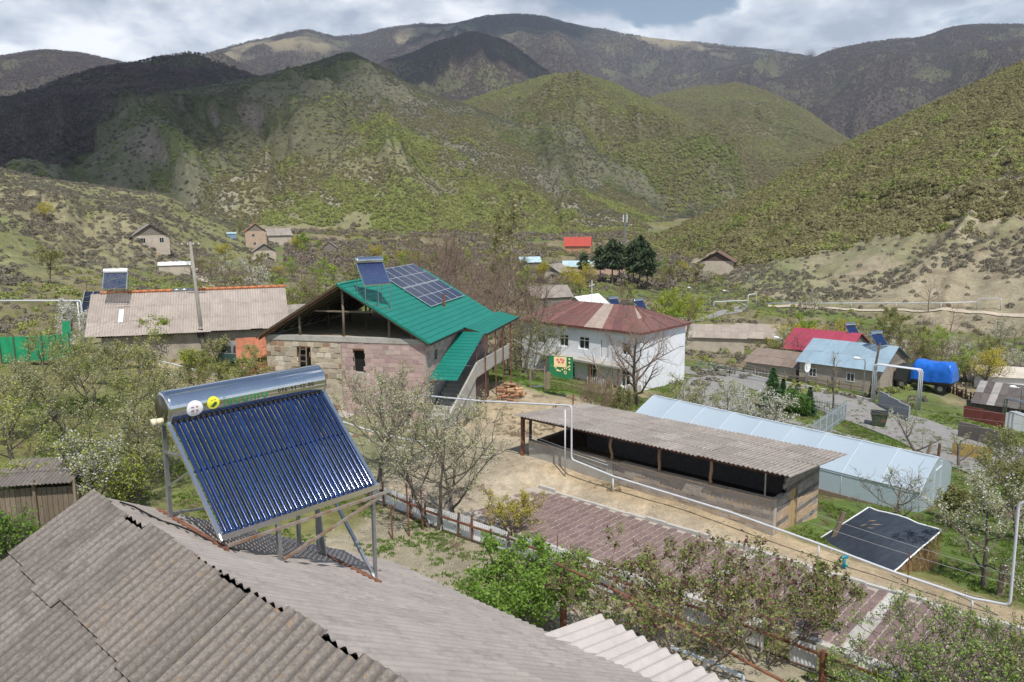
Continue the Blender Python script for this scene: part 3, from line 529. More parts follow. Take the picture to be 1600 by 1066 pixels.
def trough_shade(m, pitch, col, k):  # darkens the wave troughs in the base colour, standing in for their shade
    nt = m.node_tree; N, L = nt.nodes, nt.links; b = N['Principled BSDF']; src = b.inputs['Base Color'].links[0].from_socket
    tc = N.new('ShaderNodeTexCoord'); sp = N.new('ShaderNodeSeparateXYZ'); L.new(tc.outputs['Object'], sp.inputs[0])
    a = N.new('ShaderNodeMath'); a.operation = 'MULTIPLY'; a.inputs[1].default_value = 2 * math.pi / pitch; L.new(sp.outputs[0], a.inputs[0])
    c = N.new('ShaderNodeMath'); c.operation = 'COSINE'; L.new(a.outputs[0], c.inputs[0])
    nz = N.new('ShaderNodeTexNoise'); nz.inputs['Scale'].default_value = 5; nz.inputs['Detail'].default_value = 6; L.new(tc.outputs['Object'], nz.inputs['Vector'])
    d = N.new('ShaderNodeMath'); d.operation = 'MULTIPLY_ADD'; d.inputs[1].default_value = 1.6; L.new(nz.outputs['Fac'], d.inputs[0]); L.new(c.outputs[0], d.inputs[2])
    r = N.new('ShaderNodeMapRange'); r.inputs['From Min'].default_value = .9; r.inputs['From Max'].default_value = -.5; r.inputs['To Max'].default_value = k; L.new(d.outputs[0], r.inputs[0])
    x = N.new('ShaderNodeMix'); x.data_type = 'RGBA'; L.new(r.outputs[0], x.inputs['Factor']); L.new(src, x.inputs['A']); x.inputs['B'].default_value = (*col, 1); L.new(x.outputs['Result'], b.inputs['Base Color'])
for _m in (M_slate_old, M_slate_lichen): trough_shade(_m, .15, (.085, .072, .065), .8)
trough_shade(M_slate, .15, (.20, .18, .165), .55)
M_gap = mat('shadow_board', (.07, .055, .045), .9, .2)
def corr_mesh(name, wid, length, pitch, amp, th=.008, seg=6, rows=1, wob=0., seed=0):
    """a wavy sheet: x across the waves, y down the slope, z up"""
    rng = np.random.default_rng(seed); n = int(round(wid / pitch * seg)); xs = np.linspace(0, wid, n + 1); top, bot = [], []
    for j in range(rows + 1):
        y = length * j / rows
        for x in xs:
            z = amp * math.cos(2 * math.pi * x / pitch) + wob * rng.normal(); top.append((x, y, z)); bot.append((x, y, z - th))
    m = MB(); m.v = top + bot; k = n + 1; o = len(top)
    for j in range(rows):
        for i in range(n):
            a = j * k + i; m.f.append((a, a + 1, a + 1 + k, a + k)); m.f.append((o + a, o + a + k, o + a + 1 + k, o + a + 1))
    def rim(seq):
        k2 = len(m.v); m.v += [m.v[q] for q in seq] + [m.v[o + q] for q in seq]; c = len(seq)
        for q in range(c - 1): m.f.append((k2 + q, k2 + c + q, k2 + c + q + 1, k2 + q + 1))
    rim(range(0, n + 1)); rim(range(rows * k + n, rows * k - 1, -1)); rim(range(rows * k, -1, -k)); rim(range(n, (rows + 1) * k, k))
    return m.mesh(name, True)
def slope_matrix(org, along, down):
    x = Vector(along).normalized(); y = Vector(down).normalized(); z = x.cross(y).normalized()
    return Matrix(((x.x, y.x, z.x, org[0]), (x.y, y.y, z.y, org[1]), (x.z, y.z, z.z, org[2]), (0, 0, 0, 1)))
def sheet_roof(parent, org, along, down, length, depth, me_list, eff_w, eff_l, rng, name='roof_sheet', skip=(), zoff=.0, jit=.004, tilt=.010, lastcut=True):
    """lay wavy sheets over a slope in courses from the eave up; every sheet an object of its own; org is the ridge corner"""
    M = slope_matrix(org, along, down); nx = int(math.ceil(length / eff_w)); ny = int(math.ceil(depth / eff_l - .15)); out = []
    for j in range(ny):
        for i in range(nx):
            if (i, j) in skip: continue
            me = me_list[rng.integers(len(me_list))]
            o = link(name, me, None, parent)
            # each course rests on the one below it, each sheet on its neighbour
            o.matrix_local = M @ Matrix.Translation((i * eff_w + rng.normal() * jit, j * eff_l + rng.normal() * jit * 3, zoff + rng.normal() * .002)) @ Matrix.Rotation(tilt / eff_l * 1.1, 4, 'X') @ Matrix.Rotation(-tilt / eff_w * .8, 4, 'Y') @ Matrix.Rotation(rng.normal() * .003, 4, 'Z')
            out.append(o)
    return out
def with_mat(me, m): c = me.copy(); c.materials.clear(); c.materials.append(m); return c
# ------------------------------------------------------------------ the near house: only its roof stands in view
RU, RN, RZ, RS = -10.86, 3.64, 9.27, .545
def near_house():
    t = thing('house', 'near house under a weathered grey corrugated gable roof with lichen', 'house', W(RU, RN, 0), -GA)
    rng = np.random.default_rng(5); cs = 1 / math.hypot(1, RS); sn = RS * cs
    m = MB(); m.box((.5, -4.2, 1.0 - .4), (11.5, 4.2, 6.7)); m.build('wall', mat('house_plaster', (.5, .46, .4), .9), t)
    g = MB(); g.add([(.5, -4.2, 6.7), (.5, 4.2, 6.7), (.5, 0, RZ - .12), (.56, -4.2, 6.7), (.56, 4.2, 6.7), (.56, 0, RZ - .12)], [(0, 2, 1), (3, 4, 5), (0, 1, 4, 3), (1, 2, 5, 4), (2, 0, 3, 5)]); g.build('gable', M_wood, t)
    base = [corr_mesh('sheet', .67, 1.2, .15, .021, seed=k, wob=.0012, rows=2) for k in range(3)]
    light = [with_mat(b, M_slate) for b in base]; old = [with_mat(b, M_slate_old) for b in base]; lich = [with_mat(b, M_slate_lichen) for b in base]
    L = 7.6
    sheet_roof(t, (0, .02, RZ), (1, 0, 0), (0, cs, -sn), L, 5.15, light, .60, 1.09, rng, jit=.006, tilt=.009)
    a = sheet_roof(t, (L + .05, -.02, RZ + .035), (-1, 0, 0), (0, -cs, -sn), L, 1.05, lich, .60, 1.09, rng, tilt=.026, jit=.015)
    for o in a[9:]: o.data = old[rng.integers(3)]
    sheet_roof(t, (L + .05, -.02 - 1.09 * cs, RZ + .02 - 1.09 * sn), (-1, 0, 0), (0, -cs, -sn), L, 3.4, old, .60, 1.09, rng, tilt=.022, jit=.01)
    # boarding under the sheets closes the roof
    b = MB(); b.slab([(.1, 0, RZ - .09), (L, 0, RZ - .09), (L, 4.35, RZ - .09 - 4.35 * RS), (.1, 4.35, RZ - .09 - 4.35 * RS)], .03)
    b.slab([(.1, 0, RZ - .09), (L, 0, RZ - .09), (L, -4.2, RZ - .09 - 4.2 * RS), (.1, -4.2, RZ - .09 - 4.2 * RS)], .03); b.build('roof_boarding', M_gap, t)
    # dark cable lying along the ridge, pale patch of mortar low on the slope
    c = MB(); pts = []
    for k in range(9):
        s = k / 8; pts.append((.02 + 1.95 * s + .25, .18 + .62 * s, RZ + .03 - (.18 + .62 * s) * RS + .03 + .02 * math.sin(k * 1.7)))
    c.tube(pts, .012, 6); c.build('cable', M_black, t)
    # flat porch roof at the eave
    ps = [with_mat(corr_mesh('porch_sheet', 1.05, 1.62, .205, .032, seed=9), M_porch)]
    for k in range(3):
        o = link('porch_sheet', ps[0], None, t); o.matrix_local = slope_matrix((3.9 + k * 1.02, 4.48, 6.79 - k * .09), (1, 0, -.09), (0, 1, -.19)) @ Matrix.Translation((0, 0, -.008 * k))
    f = MB(); f.box((4.0, 4.4, 6.45), (7.2, 4.5, 6.56)); f.box((4.0, 5.9, 6.1), (7.2, 6.0, 6.2)); f.build('porch_beam', M_darkwood, t)
    for x in (4.05, 7.1):
        f = MB(); f.box((x, 5.9, .3), (x + .1, 6.0, 6.12)); f.build('porch_post', M_darkwood, t)
    h = MB(); h.add([(0, -.05, 0), (.10, -.035, 0), (.12, .02, 0), (.03, .045, 0), (-.08, .03, 0), (-.09, -.03, 0)], [(0, 1, 2, 3, 4, 5)]); ho = h.build('patch', mat('pale_patch', (.62, .61, .60), .6), t)
    ho.matrix_local = slope_matrix((2.72, -.64 * .98, RZ - .64 * RS + .068), (-1, 0, 0), (0, -cs, -sn)) @ Matrix.Rotation(1.5, 4, 'Z')
M_porch = mat('asbestos_porch', (.47, .425, .40), .9, .08, 3, bump=.3, bscale=60, band=((.30, .27, .25), 30, .60, .75))
near_house()
# ------------------------------------------------------------------ solar water heaters
def glassmat():
    m = mat('collector_tube_glass', (.005, .026, .115), .09, .25, 3, metal=.35, spec=.8, rnd=.25)
    b = m.node_tree.nodes['Principled BSDF']; b.inputs['Coat Weight'].default_value = .6; b.inputs['Coat Roughness'].default_value = .055; return m
M_tube = glassmat(); M_tube2 = mat('far_tube_glass', (.010, .035, .13), .38, .2, 3, metal=.2)
M_tank = mat('polished_tank', (.60, .63, .66), .10, .04, 6, metal=1.)
M_tank_white = mat('white_tank', (.80, .81, .82), .3, .03, 3)
M_chrome = mat('bright_rail', (.72, .73, .74), .18, .05, 6, metal=1.)
M_socket = mat('rubber_socket', (.02, .02, .022), .6)
def text_mesh(s, size, extrude=0.002):
    cu = bpy.data.curves.new('lettering', 'FONT'); cu.body = s; cu.size = size; cu.extrude = extrude; cu.space_character = 1.25
    o = bpy.data.objects.new('lettering', cu); COL.objects.link(o); dg = bpy.context.evaluated_depsgraph_get(); me = bpy.data.meshes.new_from_object(o.evaluated_get(dg)); bpy.data.objects.remove(o); return me
def solar_heater(label, loc, rz, group, ntube=24, pitch=.078, tank_r=.235, drop=1.38, reach=1.38, tank=M_tank, legs=None, roofz=None, detail=True, sticker=False, k=8):
    """axis along local y, tubes lean toward +x; origin under the tank's near end. roofz(x, y) -> z of the roof below"""
    t = thing('solar_water_heater', label, 'solar heater', loc, rz, group); Z = 0; LY = ntube * pitch + .10
    c = MB(); pr = [(-.0, .80), (.015, .97), (.05, 1.0), (LY - .05, 1.0), (LY - .015, .97), (LY, .80)]; n = 28 if detail else 12; o0 = 0
    for y, s in pr:
        for j in range(n): a = 2 * math.pi * j / n; c.v.append((tank_r * s * math.cos(a), y, tank_r * s * math.sin(a)))
    for i in range(len(pr) - 1):
        for j in range(n): j2 = (j + 1) % n; c.f.append((i * n + j, (i + 1) * n + j, (i + 1) * n + j2, i * n + j2))
    c.f.append(tuple(range(n))); c.f.append(tuple((len(pr) - 1) * n + j for j in range(n - 1, -1, -1)))
    tk = c.build('tank', tank, t, True)
    dx = Vector((reach, 0, -drop)).normalized(); a0 = dx * (tank_r * .9); a1 = Vector((reach, 0, -drop)); nrm = Vector((drop, 0, reach)).normalized()
    if detail:
        tb = MB(); tb.tube([a0, a0 + dx * .004, a0 + (a1 - a0) * .5, a1 - dx * .05, a1 - dx * .046, a1 - dx * .02, a1], [.030, .031, .031, .031, .031, .024, .006], k); tm = tb.mesh('glass_tube', True); tm.materials.append(M_tube if sticker else M_tube2)
        so = MB(); so.tube([a0 - dx * .02, a0 + dx * .05], .037, 8); sm = so.mesh('tube_socket', True); sm.materials.append(M_socket)
        for i in range(ntube):
            y = .09 + i * pitch; g = link('glass_tube', tm, None, t, (0, y, 0)); s2 = link('tube_socket', sm, None, g)
    else:
        for i in range(ntube):
            tb = MB(); y = .09 + i * pitch; tb.tube([a0 + Vector((0, y, 0)), a1 + Vector((0, y, 0))], .03, 4); tb.build('glass_tube', M_tube2, t)
    for y in (.015, LY - .015):
        r = MB(); r.bar(a0 + Vector((0, y, 0)) - nrm * .03, a1 * 1.03 + Vector((0, y, 0)) - nrm * .03, .045, .05); r.build('side_rail', M_chrome, t)
    r = MB(); r.bar(a1 + Vector((0, 0, 0)) - nrm * .01, a1 + Vector((0, LY, 0)) - nrm * .01, .09, .075); r.build('bottom_rail', M_chrome, t)
    if detail:
        r = MB(); mid = a1 * .5 - nrm * .06; r.bar(mid + Vector((0, .02, 0)), mid + Vector((0, LY - .02, 0)), .03, .03); r.build('cross_rail', M_galv, t)
    if legs: legs(t, LY)
    else:
        for (x, y, z0) in ((-.05, .05, -.1), (-.05, LY - .05, -.1), (reach, .05, -drop), (reach, LY - .05, -drop), (reach, LY / 2, -drop)):
            l = MB(); l.bar((x, y, roofz(x, y)), (x, y, z0), .04); l.build('leg', M_galv, t)
        l = MB(); l.bar((reach, .05, roofz(reach, .05) + .03), (reach, LY - .05, roofz(reach, LY - .05) + .03), .035); l.build('foot_rail', M_galv, t)
        l = MB(); l.bar((-.05, .05, roofz(0, 0) + .25), (reach, .05, -drop), .03); l.build('brace', M_galv, t)
    if sticker:
        def disc(y, a, r, m, nm, lift):
            d = MB(); d.v.append((0, 0, 0)); q = []
            for rr in (.5, 1.0):
                for j in range(24): t_ = 2 * math.pi * j / 24; q.append((r * rr * math.cos(t_), r * rr * math.sin(t_)))
            vs = [(0, 0)] + q; d.v = []
            for yy, ss in vs: an = a + ss / tank_r; R = tank_r + lift; d.v.append((R * math.cos(an), y + yy, R * math.sin(an)))
            d.f = [(0, 1 + j, 1 + (j + 1) % 24) for j in range(24)] + [(1 + j, 25 + j, 25 + (j + 1) % 24, 1 + (j + 1) % 24) for j in range(24)]
            return d.build(nm, m, tk)
        def poly(pts, y, a, m, nm, lift):
            d = MB(); d.v = [((tank_r + lift) * math.cos(a + s / tank_r), y + yy, (tank_r + lift) * math.sin(a + s / tank_r)) for yy, s in pts]; d.f = [tuple(range(len(pts)))]; d.build(nm, m, tk)
        A0 = math.radians(-5)
        disc(.34, A0, .112, mat('sticker_white', (.82, .82, .82), .5, .02), 'round_sticker', .002); disc(.60, A0 + .14, .088, mat('sticker_yellow', (.78, .74, .05), .5, .02), 'round_sticker', .002)
        cols = dict(r=(.5, .05, .05), b=(.05, .06, .3), o=(.75, .42, .08))
        for x0, cs_ in ((-.04, 'brb'), (.02, 'obr')):
            for k2, q in enumerate(cs_): poly([(x0 + k2 * .013, -.035), (x0 + k2 * .013 + .011, -.035), (x0 + k2 * .013 + .011, .035), (x0 + k2 * .013, .035)], .33, A0 - .02, mat('flag_' + q, cols[q], .5, .02), 'print', .004)
        mk = mat('sticker_green', (.03, .12, .03), .5, .02)
        poly([(-.045, -.045), (.0, -.06), (.045, -.03), (.05, .0), (.02, .012), (-.01, -.015)], .60, A0 + .14, mk, 'print', .004)
        poly([(-.03, .028), (-.008, .032), (-.008, .040), (-.03, .036)], .60, A0 + .14, mk, 'print', .004); poly([(.012, .032), (.036, .034), (.036, .042), (.012, .040)], .60, A0 + .14, mk, 'print', .004)
        for s, size, y, a, m, nm, sp in (('jacomo', .19, .74, A0 - .16, mat('letter_green', (.02, .26, .10), .5, .05), 'lettering', 1.), ('096-44-42-80', .088, 1.58, A0 - .02, mat('letter_dark', (.04, .035, .03), .6, .05), 'lettering', 1.)):
            me = text_mesh(s, size); co = np.zeros(len(me.vertices) * 3); me.vertices.foreach_get('co', co); co = co.reshape(-1, 3)
            an = a + co[:, 1] / tank_r; R = tank_r + .002 + (co[:, 2] + .002) * .5; out = np.stack([R * np.cos(an), y + co[:, 0], R * np.sin(an)], -1); me.vertices.foreach_set('co', out.ravel()); me.update(); link(nm, me, m, tk)
        e = MB(); e.tube([(.02, -.10, -.15), (.02, .02, -.15)], .042, 10); e.tube([(.02, -.15, -.15), (.02, -.09, -.15)], .05, 10); e.build('pipe_fitting', mat('cream_plastic', (.66, .6, .42), .5), t, True)
        e = MB(); e.tube([(0, -.004, 0), (0, .006, 0)], tank_r * .8, 24); e.build('end_cap', mat('cap_dark', (.10, .095, .07), .35, .2, metal=.5), t, True)
    return t
def near_heater():
    HU, HN, HZ = -10.17, 4.29, 10.48; rz = lambda x, y: (RZ - (HN + y - RN) * RS + .03) - HZ
    def legs(t, LY):
        def bar(nm, a, b, w, m=M_galv, h=None): l = MB(); l.bar(a, b, w, h); return l.build(nm, m, t)
        for y in (.05, LY - .08): bar('leg', (-.12, y, rz(-.1, y)), (-.10, y, -.15), .05)
        bar('leg', (-.12, 2.0, rz(0, 2.0)), (-.10, 2.0, -.15), .05)
        bar('leg', (1.38, LY - .12, rz(0, LY - .12)), (1.38, LY - .10, -1.44), .045); bar('leg', (1.40, .78, rz(0, .78)), (1.38, .78, -1.44 - .02), .05)
        bar('roof_beam', (-.62, .10, rz(0, .10) + .01), (1.46, .03, rz(0, .03) + .01), .06, M_rust, .05); bar('roof_beam', (.10, 2.22, rz(0, 2.22) + .01), (1.68, 2.16, rz(0, 2.16) + .01), .06, M_rust, .05)
        bar('tie_bar', (1.42, .06, rz(0, .06) + .06), (1.44, LY + .1, -1.50), .035, M_tie); bar('brace', (1.45, .80, rz(0, .80) + .04), (1.45, LY - .05, -1.54), .035, M_tie)
        bar('brace', (-.1, LY - .08, -1.35), (1.40, LY - .14, rz(0, LY) + .08), .04); bar('brace', (-.11, .05, -.62), (.52, .03, -.56), .03); bar('brace', (-.11, .05, -1.1), (.62, .03, -.72), .025)
        bar('brace', (-.12, .05, rz(0, 0) + .05), (-.12, 1.0, rz(0, 1.) + .45), .03)
        bar('panel_strip', (.30, LY - .25, rz(0, LY) + .06), (-.08, LY - .25, -.5), .13, M_galv, .02)
        for y in (LY + .01,): bar('panel_strip', (-.02, y, -.75), (.06, y, -.12), .16, mat('light_steel', (.6, .64, .68), .4, .05, metal=.3), .03)
    solar_heater('large solar water heater with blue tubes and round stickers on the near grey roof', W(HU, HN, HZ), -GA, None, ntube=30, pitch=.0775, legs=legs, sticker=True, k=10)
M_tie = mat('rust_streaked_bar', (.42, .40, .37), .5, scale=6, col2=(.30, .15, .07), metal=.5)
near_heater()
# ------------------------------------------------------------------ paved street, kerbs, lane
M_asph = mat('asphalt', (.25, .24, .23), .9, .08, .8, bump=.2, bscale=60, band=((.27, .26, .245), .35, .48, .7))
M_kerb = mat('kerb_stone', (.47, .45, .42), .9, .12, 3, bump=.3, bscale=40)
M_mort = mat('mortar', (.40, .35, .30), .95, .15, 4, bump=.3, bscale=60)
def paver_mats():
    return [mat('paver_%d' % i, c, .9, .16, 7, bump=.35, bscale=60, rnd=.09, band=((.33, .28, .22), 1.2, .60, .72)) for i, c in enumerate([(.195, .135, .125), (.18, .125, .118), (.205, .145, .132)])]
def street():
    cx = W(STREET_U0, STREET_N0); rz = -GA
    b = MB(); b.box((0, 0, -.25), (STREET_U1 - STREET_U0, STREET_N1 - STREET_N0, -.018)); road = b.build('street', M_mort, None, loc=(cx.x, cx.y, 0), rz=rz); tag(road, 'brick paved village street with sandy joints', None, None, 'structure')
    rng = np.random.default_rng(3); mats = paver_mats(); pu, pn = .34, .40; cells = []
    for i in range(int(26 / pu)):
        for j in range(12 if i % 2 == 0 else 11):
            u = i * pu + .1; n = .03 + j * pn * .97 + (pn / 2 if i % 2 else 0)
            gu, gn = STREET_U0 + u, STREET_N0 + n
            if -12.72 < gu < -12.2 or -7.7 < gu < -7.1 or gu > STREET_U1: continue
            if -23.6 < gu < -21.6 and rng.uniform() < .6 - (gu + 23.6) * .25: continue
            cells.append((gu, gn, u, n))
    cells.sort(key=lambda c: -c[0] + abs(c[1] - 25) * .2)
    prot = []
    for m in mats:
        for k in range(3):
            q = MB(); w, h = pu - .032, pn - .032; c = .045
            o = [(c, 0), (w - c, 0), (w, c), (w, h - c), (w - c, h), (c, h), (0, h - c), (0, c)]; o = [(x + rng.normal() * .005, y + rng.normal() * .005) for x, y in o]
            cxm, cym = w / 2, h / 2; top = [(cxm + (x - cxm) * .96, cym + (y - cym) * .96, 0) for x, y in o]
            q.v = [(x, y, -.03) for x, y in o] + [(x, y, -.006) for x, y in o] + top; n8 = 8
            for a in (0, 8): q.f += [(a + i, a + (i + 1) % 8, a + 8 + (i + 1) % 8, a + 8 + i) for i in range(8)]
            q.f.append(tuple(range(16, 24))); me = q.mesh('paver'); me.materials.append(m); prot.append(me)
    vis = [c for c in cells if -13 < c[0] < -4.5 and c[1] > 23] ; vis = vis[:295]; vs = set(vis)
    for c in vis:
        o = link('paver', prot[rng.integers(9)], None, road, (c[2], c[3], rng.normal() * .003)); o.rotation_euler = (rng.normal() * .006, rng.normal() * .006, rng.normal() * .01)
    rest = {m.name: MB() for m in mats}
    for c in cells:
        if c in vs: continue
        me = prot[rng.integers(9)]; v = [(p.co.x + c[2], p.co.y + c[3], p.co.z + (0 if p.index % 1 else 0)) for p in me.vertices]; dz = rng.normal() * .003; rest[me.materials[0].name].add([(x, y, z + dz) for x, y, z in v], [tuple(f.vertices) for f in me.polygons])
    for m in mats: tag(rest[m.name].build('pavers', m, road), kind='stuff')
    for u0 in (-12.45, -7.4):
        s = MB(); s.box((u0 - STREET_U0, .05, -.1), (u0 - STREET_U0 + .32, STREET_N1 - STREET_N0 - .05, -.002)); s.build('concrete_strip', M_kerb, road)
    s = MB(); s.box((-7.5 - STREET_U0, .9, -.05), (-7.0 - STREET_U0, 2.9, .006)); s.build('concrete_patch', M_conc, road)
    for nm, n0, n1, h in (('kerb', -.26, -.01, .10), ('kerb', STREET_N1 - STREET_N0 + .01, STREET_N1 - STREET_N0 + .16, .07)):
        k = 0; u = .3 if n0 > 0 else 4.5
        while u < 24:
            L = 1.0; b = MB(); b.box((u, n0, -.2), (u + L - .02, n1, h)); o = b.build('kerb_stone', M_kerb, road); o.rotation_euler = (rng.normal() * .01, 0, rng.normal() * .002); u += L
street()
# ------------------------------------------------------------------ masonry helper
def block_wall(parent, org, along, w, h, bl, bh, depth, mats, rng, openings=(), gap=.016, name='block', rowmat=None, jit=.006, top=None, bond=.5, limit=999, backing=M_mort, wname='wall_core'):
    """wall of single blocks standing proud of a recessed core; org/along in parent space, outward normal = along x up"""
    a = Vector(along).normalized(); nrm = Vector((a.y, -a.x, 0)); o = Vector(org)
    core = MB()
    def rect(x0, x1, z0, z1):
        p = [o + a * x0 - nrm * .012, o + a * x1 - nrm * .012, o + a * x1 - nrm * depth, o + a * x0 - nrm * depth]
        core.hexa([q + Vector((0, 0, z0)) for q in p], [q + Vector((0, 0, z1)) for q in p])
    xs = sorted({0, w} | {v for op in openings for v in op[:2]})
    for x0, x1 in zip(xs[:-1], xs[1:]):
        zs = [(0, top((x0 + x1) / 2) if top else h)]
        for op in openings:
            if op[0] < (x0 + x1) / 2 < op[1]:
                n2 = []
                for z0, z1 in zs:
                    if op[3] <= z0 or op[2] >= z1: n2.append((z0, z1)); continue
                    if op[2] > z0: n2.append((z0, op[2]))
                    if op[3] < z1: n2.append((op[3], z1))
                zs = n2
        for z0, z1 in zs:
            if z1 - z0 > .01: rect(x0, x1, z0, z1)
    core.build(wname, backing, parent)
    unit = MB(); c = .03; unit.v = []; q = [(0, 0), (1, 0), (1, 1), (0, 1)]
    unit.v = [(x, .06, z) for x, z in q] + [(x, 0.006, z) for x, z in q] + [(c + x * (1 - 2 * c), 0, c + z * (1 - 2 * c)) for x, z in q]
    for s_ in (0, 4): unit.f += [(s_ + i, s_ + (i + 1) % 4, s_ + 4 + (i + 1) % 4, s_ + 4 + i) for i in range(4)]
    unit.f.append((8, 9, 10, 11)); um = unit.mesh('block'); ms = [with_mat(um, m) for m in mats]
    R = Matrix(((a.x, -nrm.x, 0), (a.y, -nrm.y, 0), (0, 0, 1))).to_4x4(); cnt = 0; row = 0; z = 0.
    while z < h - .03:
        bh_ = min(bh, h - z); x = -(bl * bond if row % 2 else 0)
        while x < w - .02:
            L = bl * rng.uniform(.86, 1.14) if jit > .004 else bl; x0, x1 = max(x, 0), min(x + L, w); x += L
            if x1 - x0 < .05: continue
            if any(op[0] - .02 < (x0 + x1) / 2 < op[1] + .02 and op[2] - .05 < z + bh_ / 2 < op[3] + .03 for op in openings): continue
            tz = top((x0 + x1) / 2) if top else 1e9
            if z + bh_ * .6 > tz: continue
            if cnt >= limit: continue
            me = ms[rowmat(row, rng)] if rowmat else ms[rng.integers(len(ms))]
            ob = link(name, me, None, parent); p = o + a * (x0 + gap / 2) + nrm * (rng.normal() * jit) + Vector((0, 0, z + gap / 2))
            ob.matrix_local = Matrix.Translation(p) @ R @ Matrix.Diagonal((x1 - x0 - gap, 1, min(bh_, tz - z) - gap, 1)); cnt += 1
        z += bh; row += 1
# ------------------------------------------------------------------ long shed along the street
def shed():
    U0, N0 = -25.4, 29.0; L = 13.0; D = 4.65; rng = np.random.default_rng(8)
    t = thing('shed', 'long open fronted block shed under a grey corrugated roof beside the street', 'shed', W(U0, N0, 0), -GA)
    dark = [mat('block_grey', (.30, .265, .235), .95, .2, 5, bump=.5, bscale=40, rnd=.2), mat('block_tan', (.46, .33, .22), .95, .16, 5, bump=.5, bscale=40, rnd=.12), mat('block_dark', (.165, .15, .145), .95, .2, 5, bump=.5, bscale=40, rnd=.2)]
    pale = [mat('block_pale', (.37, .325, .28), .95, .16, 5, bump=.5, bscale=40, rnd=.14), mat('block_sand', (.43, .345, .26), .95, .14, 5, bump=.5, bscale=40, rnd=.1), mat('block_mid', (.27, .24, .215), .95, .18, 5, bump=.5, bscale=40, rnd=.15)]
    lowt = lambda x: 1.45 - .06 * math.sin(x)
    # front parapet: plastered at the far end, bare blocks toward the street end
    b = MB(); b.box((0, 0, -.6), (5.2, .28, 1.38)); b.build('plastered_wall', M_conc, t)
    block_wall(t, (5.22, 0, -.35), (1, 0, 0), L - 5.22, 1.78, .40, .20, .25, pale, rng, rowmat=lambda r, g: [0, 2, 0, 1, 0, 2, 0, 0, 0, 1][r % 10] if g.uniform() < .75 else 1)
    x = 0.
    while x < L - .1:
        s = MB(); w = rng.uniform(.7, 1.2); w = min(w, L - x); s.box((x, -.03, 0), (x + w - .01, .27, .09)); o = s.build('coping', M_sand, t, loc=(0, 0, (1.385 if x < 5.2 else 1.435) + rng.normal() * .012)); x += w
    # end wall toward the haystack
    block_wall(t, (L, .32, -1.35), (0, 1, 0), D - .32, 3.75, .40, .205, .25, dark, rng, openings=((1.15, 1.85, 1.15, 2.85),), rowmat=lambda r, g: ([0, 0, 2, 1, 1, 2, 1, 1, 2, 1, 1, 2, 0, 0, 2, 0, 0, 0, 0][r % 19]) if g.uniform() < .85 else 0, top=lambda x: 3.6 - .09 * x if x > .75 else 2.8)
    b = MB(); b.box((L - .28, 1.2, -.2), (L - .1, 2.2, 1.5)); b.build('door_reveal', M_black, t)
    for k in range(5):
        d = MB(); d.box((L - .06, 1.49 + k * .14, -.2), (L - .02, 1.62 + k * .14, 1.48)); d.build('door_board', mat('door_pine', (.40, .28, .145), .8, .2, 5, stretch=(8, 8, .8), rnd=.15), t)
    d = MB(); d.box((L - .04, 2.17, -.2), (L + .03, 2.25, 1.6)); d.box((L - .04, 1.44, 1.5), (L + .03, 2.25, 1.58)); d.build('door_frame', M_wood, t)
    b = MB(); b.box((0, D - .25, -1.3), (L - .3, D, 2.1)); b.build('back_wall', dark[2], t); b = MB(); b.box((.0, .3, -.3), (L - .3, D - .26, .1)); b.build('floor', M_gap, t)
    b = MB(); b.box((.2, .4, .1), (.5, D - .4, 1.5)); b.build('manger', M_darkwood, t)
    for px, y in ((953, 720), (1028, 740), (1109, 760)):
        u = UN(*onn(px, y, 29.0)[:2])[0] - U0; p = MB(); w = rng.normal(size=4) * .05
        p.tube([(u, .12, 1.40), (u + w[0], .12, 1.75), (u + w[1], .12, 2.15), (u + w[2], .12, 2.58)], [.085, .065, .075, .07], 7); p.build('post', mat('bark_post', (.33, .22, .13), .9, .25, 6, rnd=.1), t, True)
    for u in (12.55,): p = MB(); p.bar((u, .1, 1.4), (u, .1, 2.55), .05); p.build('post', M_galv, t)
    p = MB(); p.bar((-.38, -.05, .2), (-.34, -.05, 2.65), .16); p.build('post', M_rust, t); p = MB(); p.bar((-.1, .2, .2), (-.08, .25, 2.6), .11); p.build('post', M_darkwood, t)
    b = MB(); b.bar((-.5, .08, 2.62), (L + .2, .08, 2.62), .12, .16); b.build('eave_beam', mat('red_brown_beam', (.13, .06, .042), .85, .2, 3), t)
    b = MB(); b.bar((-.5, 4.4, 2.2), (L + .2, 4.4, 2.2), .12, .16); b.build('rear_beam', M_darkwood, t)
    for k in range(13):
        r = MB(); x = -.2 + k * 1.07; r.bar((x, -.35, 2.735), (x, 5.0, 2.27), .07, .09); r.build('rafter', M_darkwood, t)
    sm = [with_mat(corr_mesh('sheet', 1.16, 1.75, .2, .028, seed=20 + k, wob=.002), m) for k, m in enumerate((M_shedroof, M_shedroof, M_shedroof2))]
    sl = math.atan(.09)
    sheet_roof(t, (-.55, -.52, 2.84), (1, 0, 0), (0, math.cos(sl), -math.sin(sl)), 14.2, 5.7, sm, 1.02, 1.45, rng, jit=.012, tilt=-.010)
M_sand = mat('sandy_mortar', (.46, .37, .27), .95, .12, 6, bump=.5, bscale=40)
M_shedroof = mat('asbestos_shed', (.275, .24, .215), .95, .14, 3, bump=.5, bscale=40, rnd=.12, band=((.36, .33, .30), 2.2, .56, .72))
M_shedroof2 = mat('asbestos_shed_pale', (.29, .255, .23), .95, .16, 3, bump=.5, bscale=40, rnd=.12, band=((.42, .39, .36), 2.2, .54, .70))
for _m in (M_shedroof, M_shedroof2): trough_shade(_m, .2, (.10, .088, .08), .75)  # painted trough shade makes the shed roof waves read
shed()
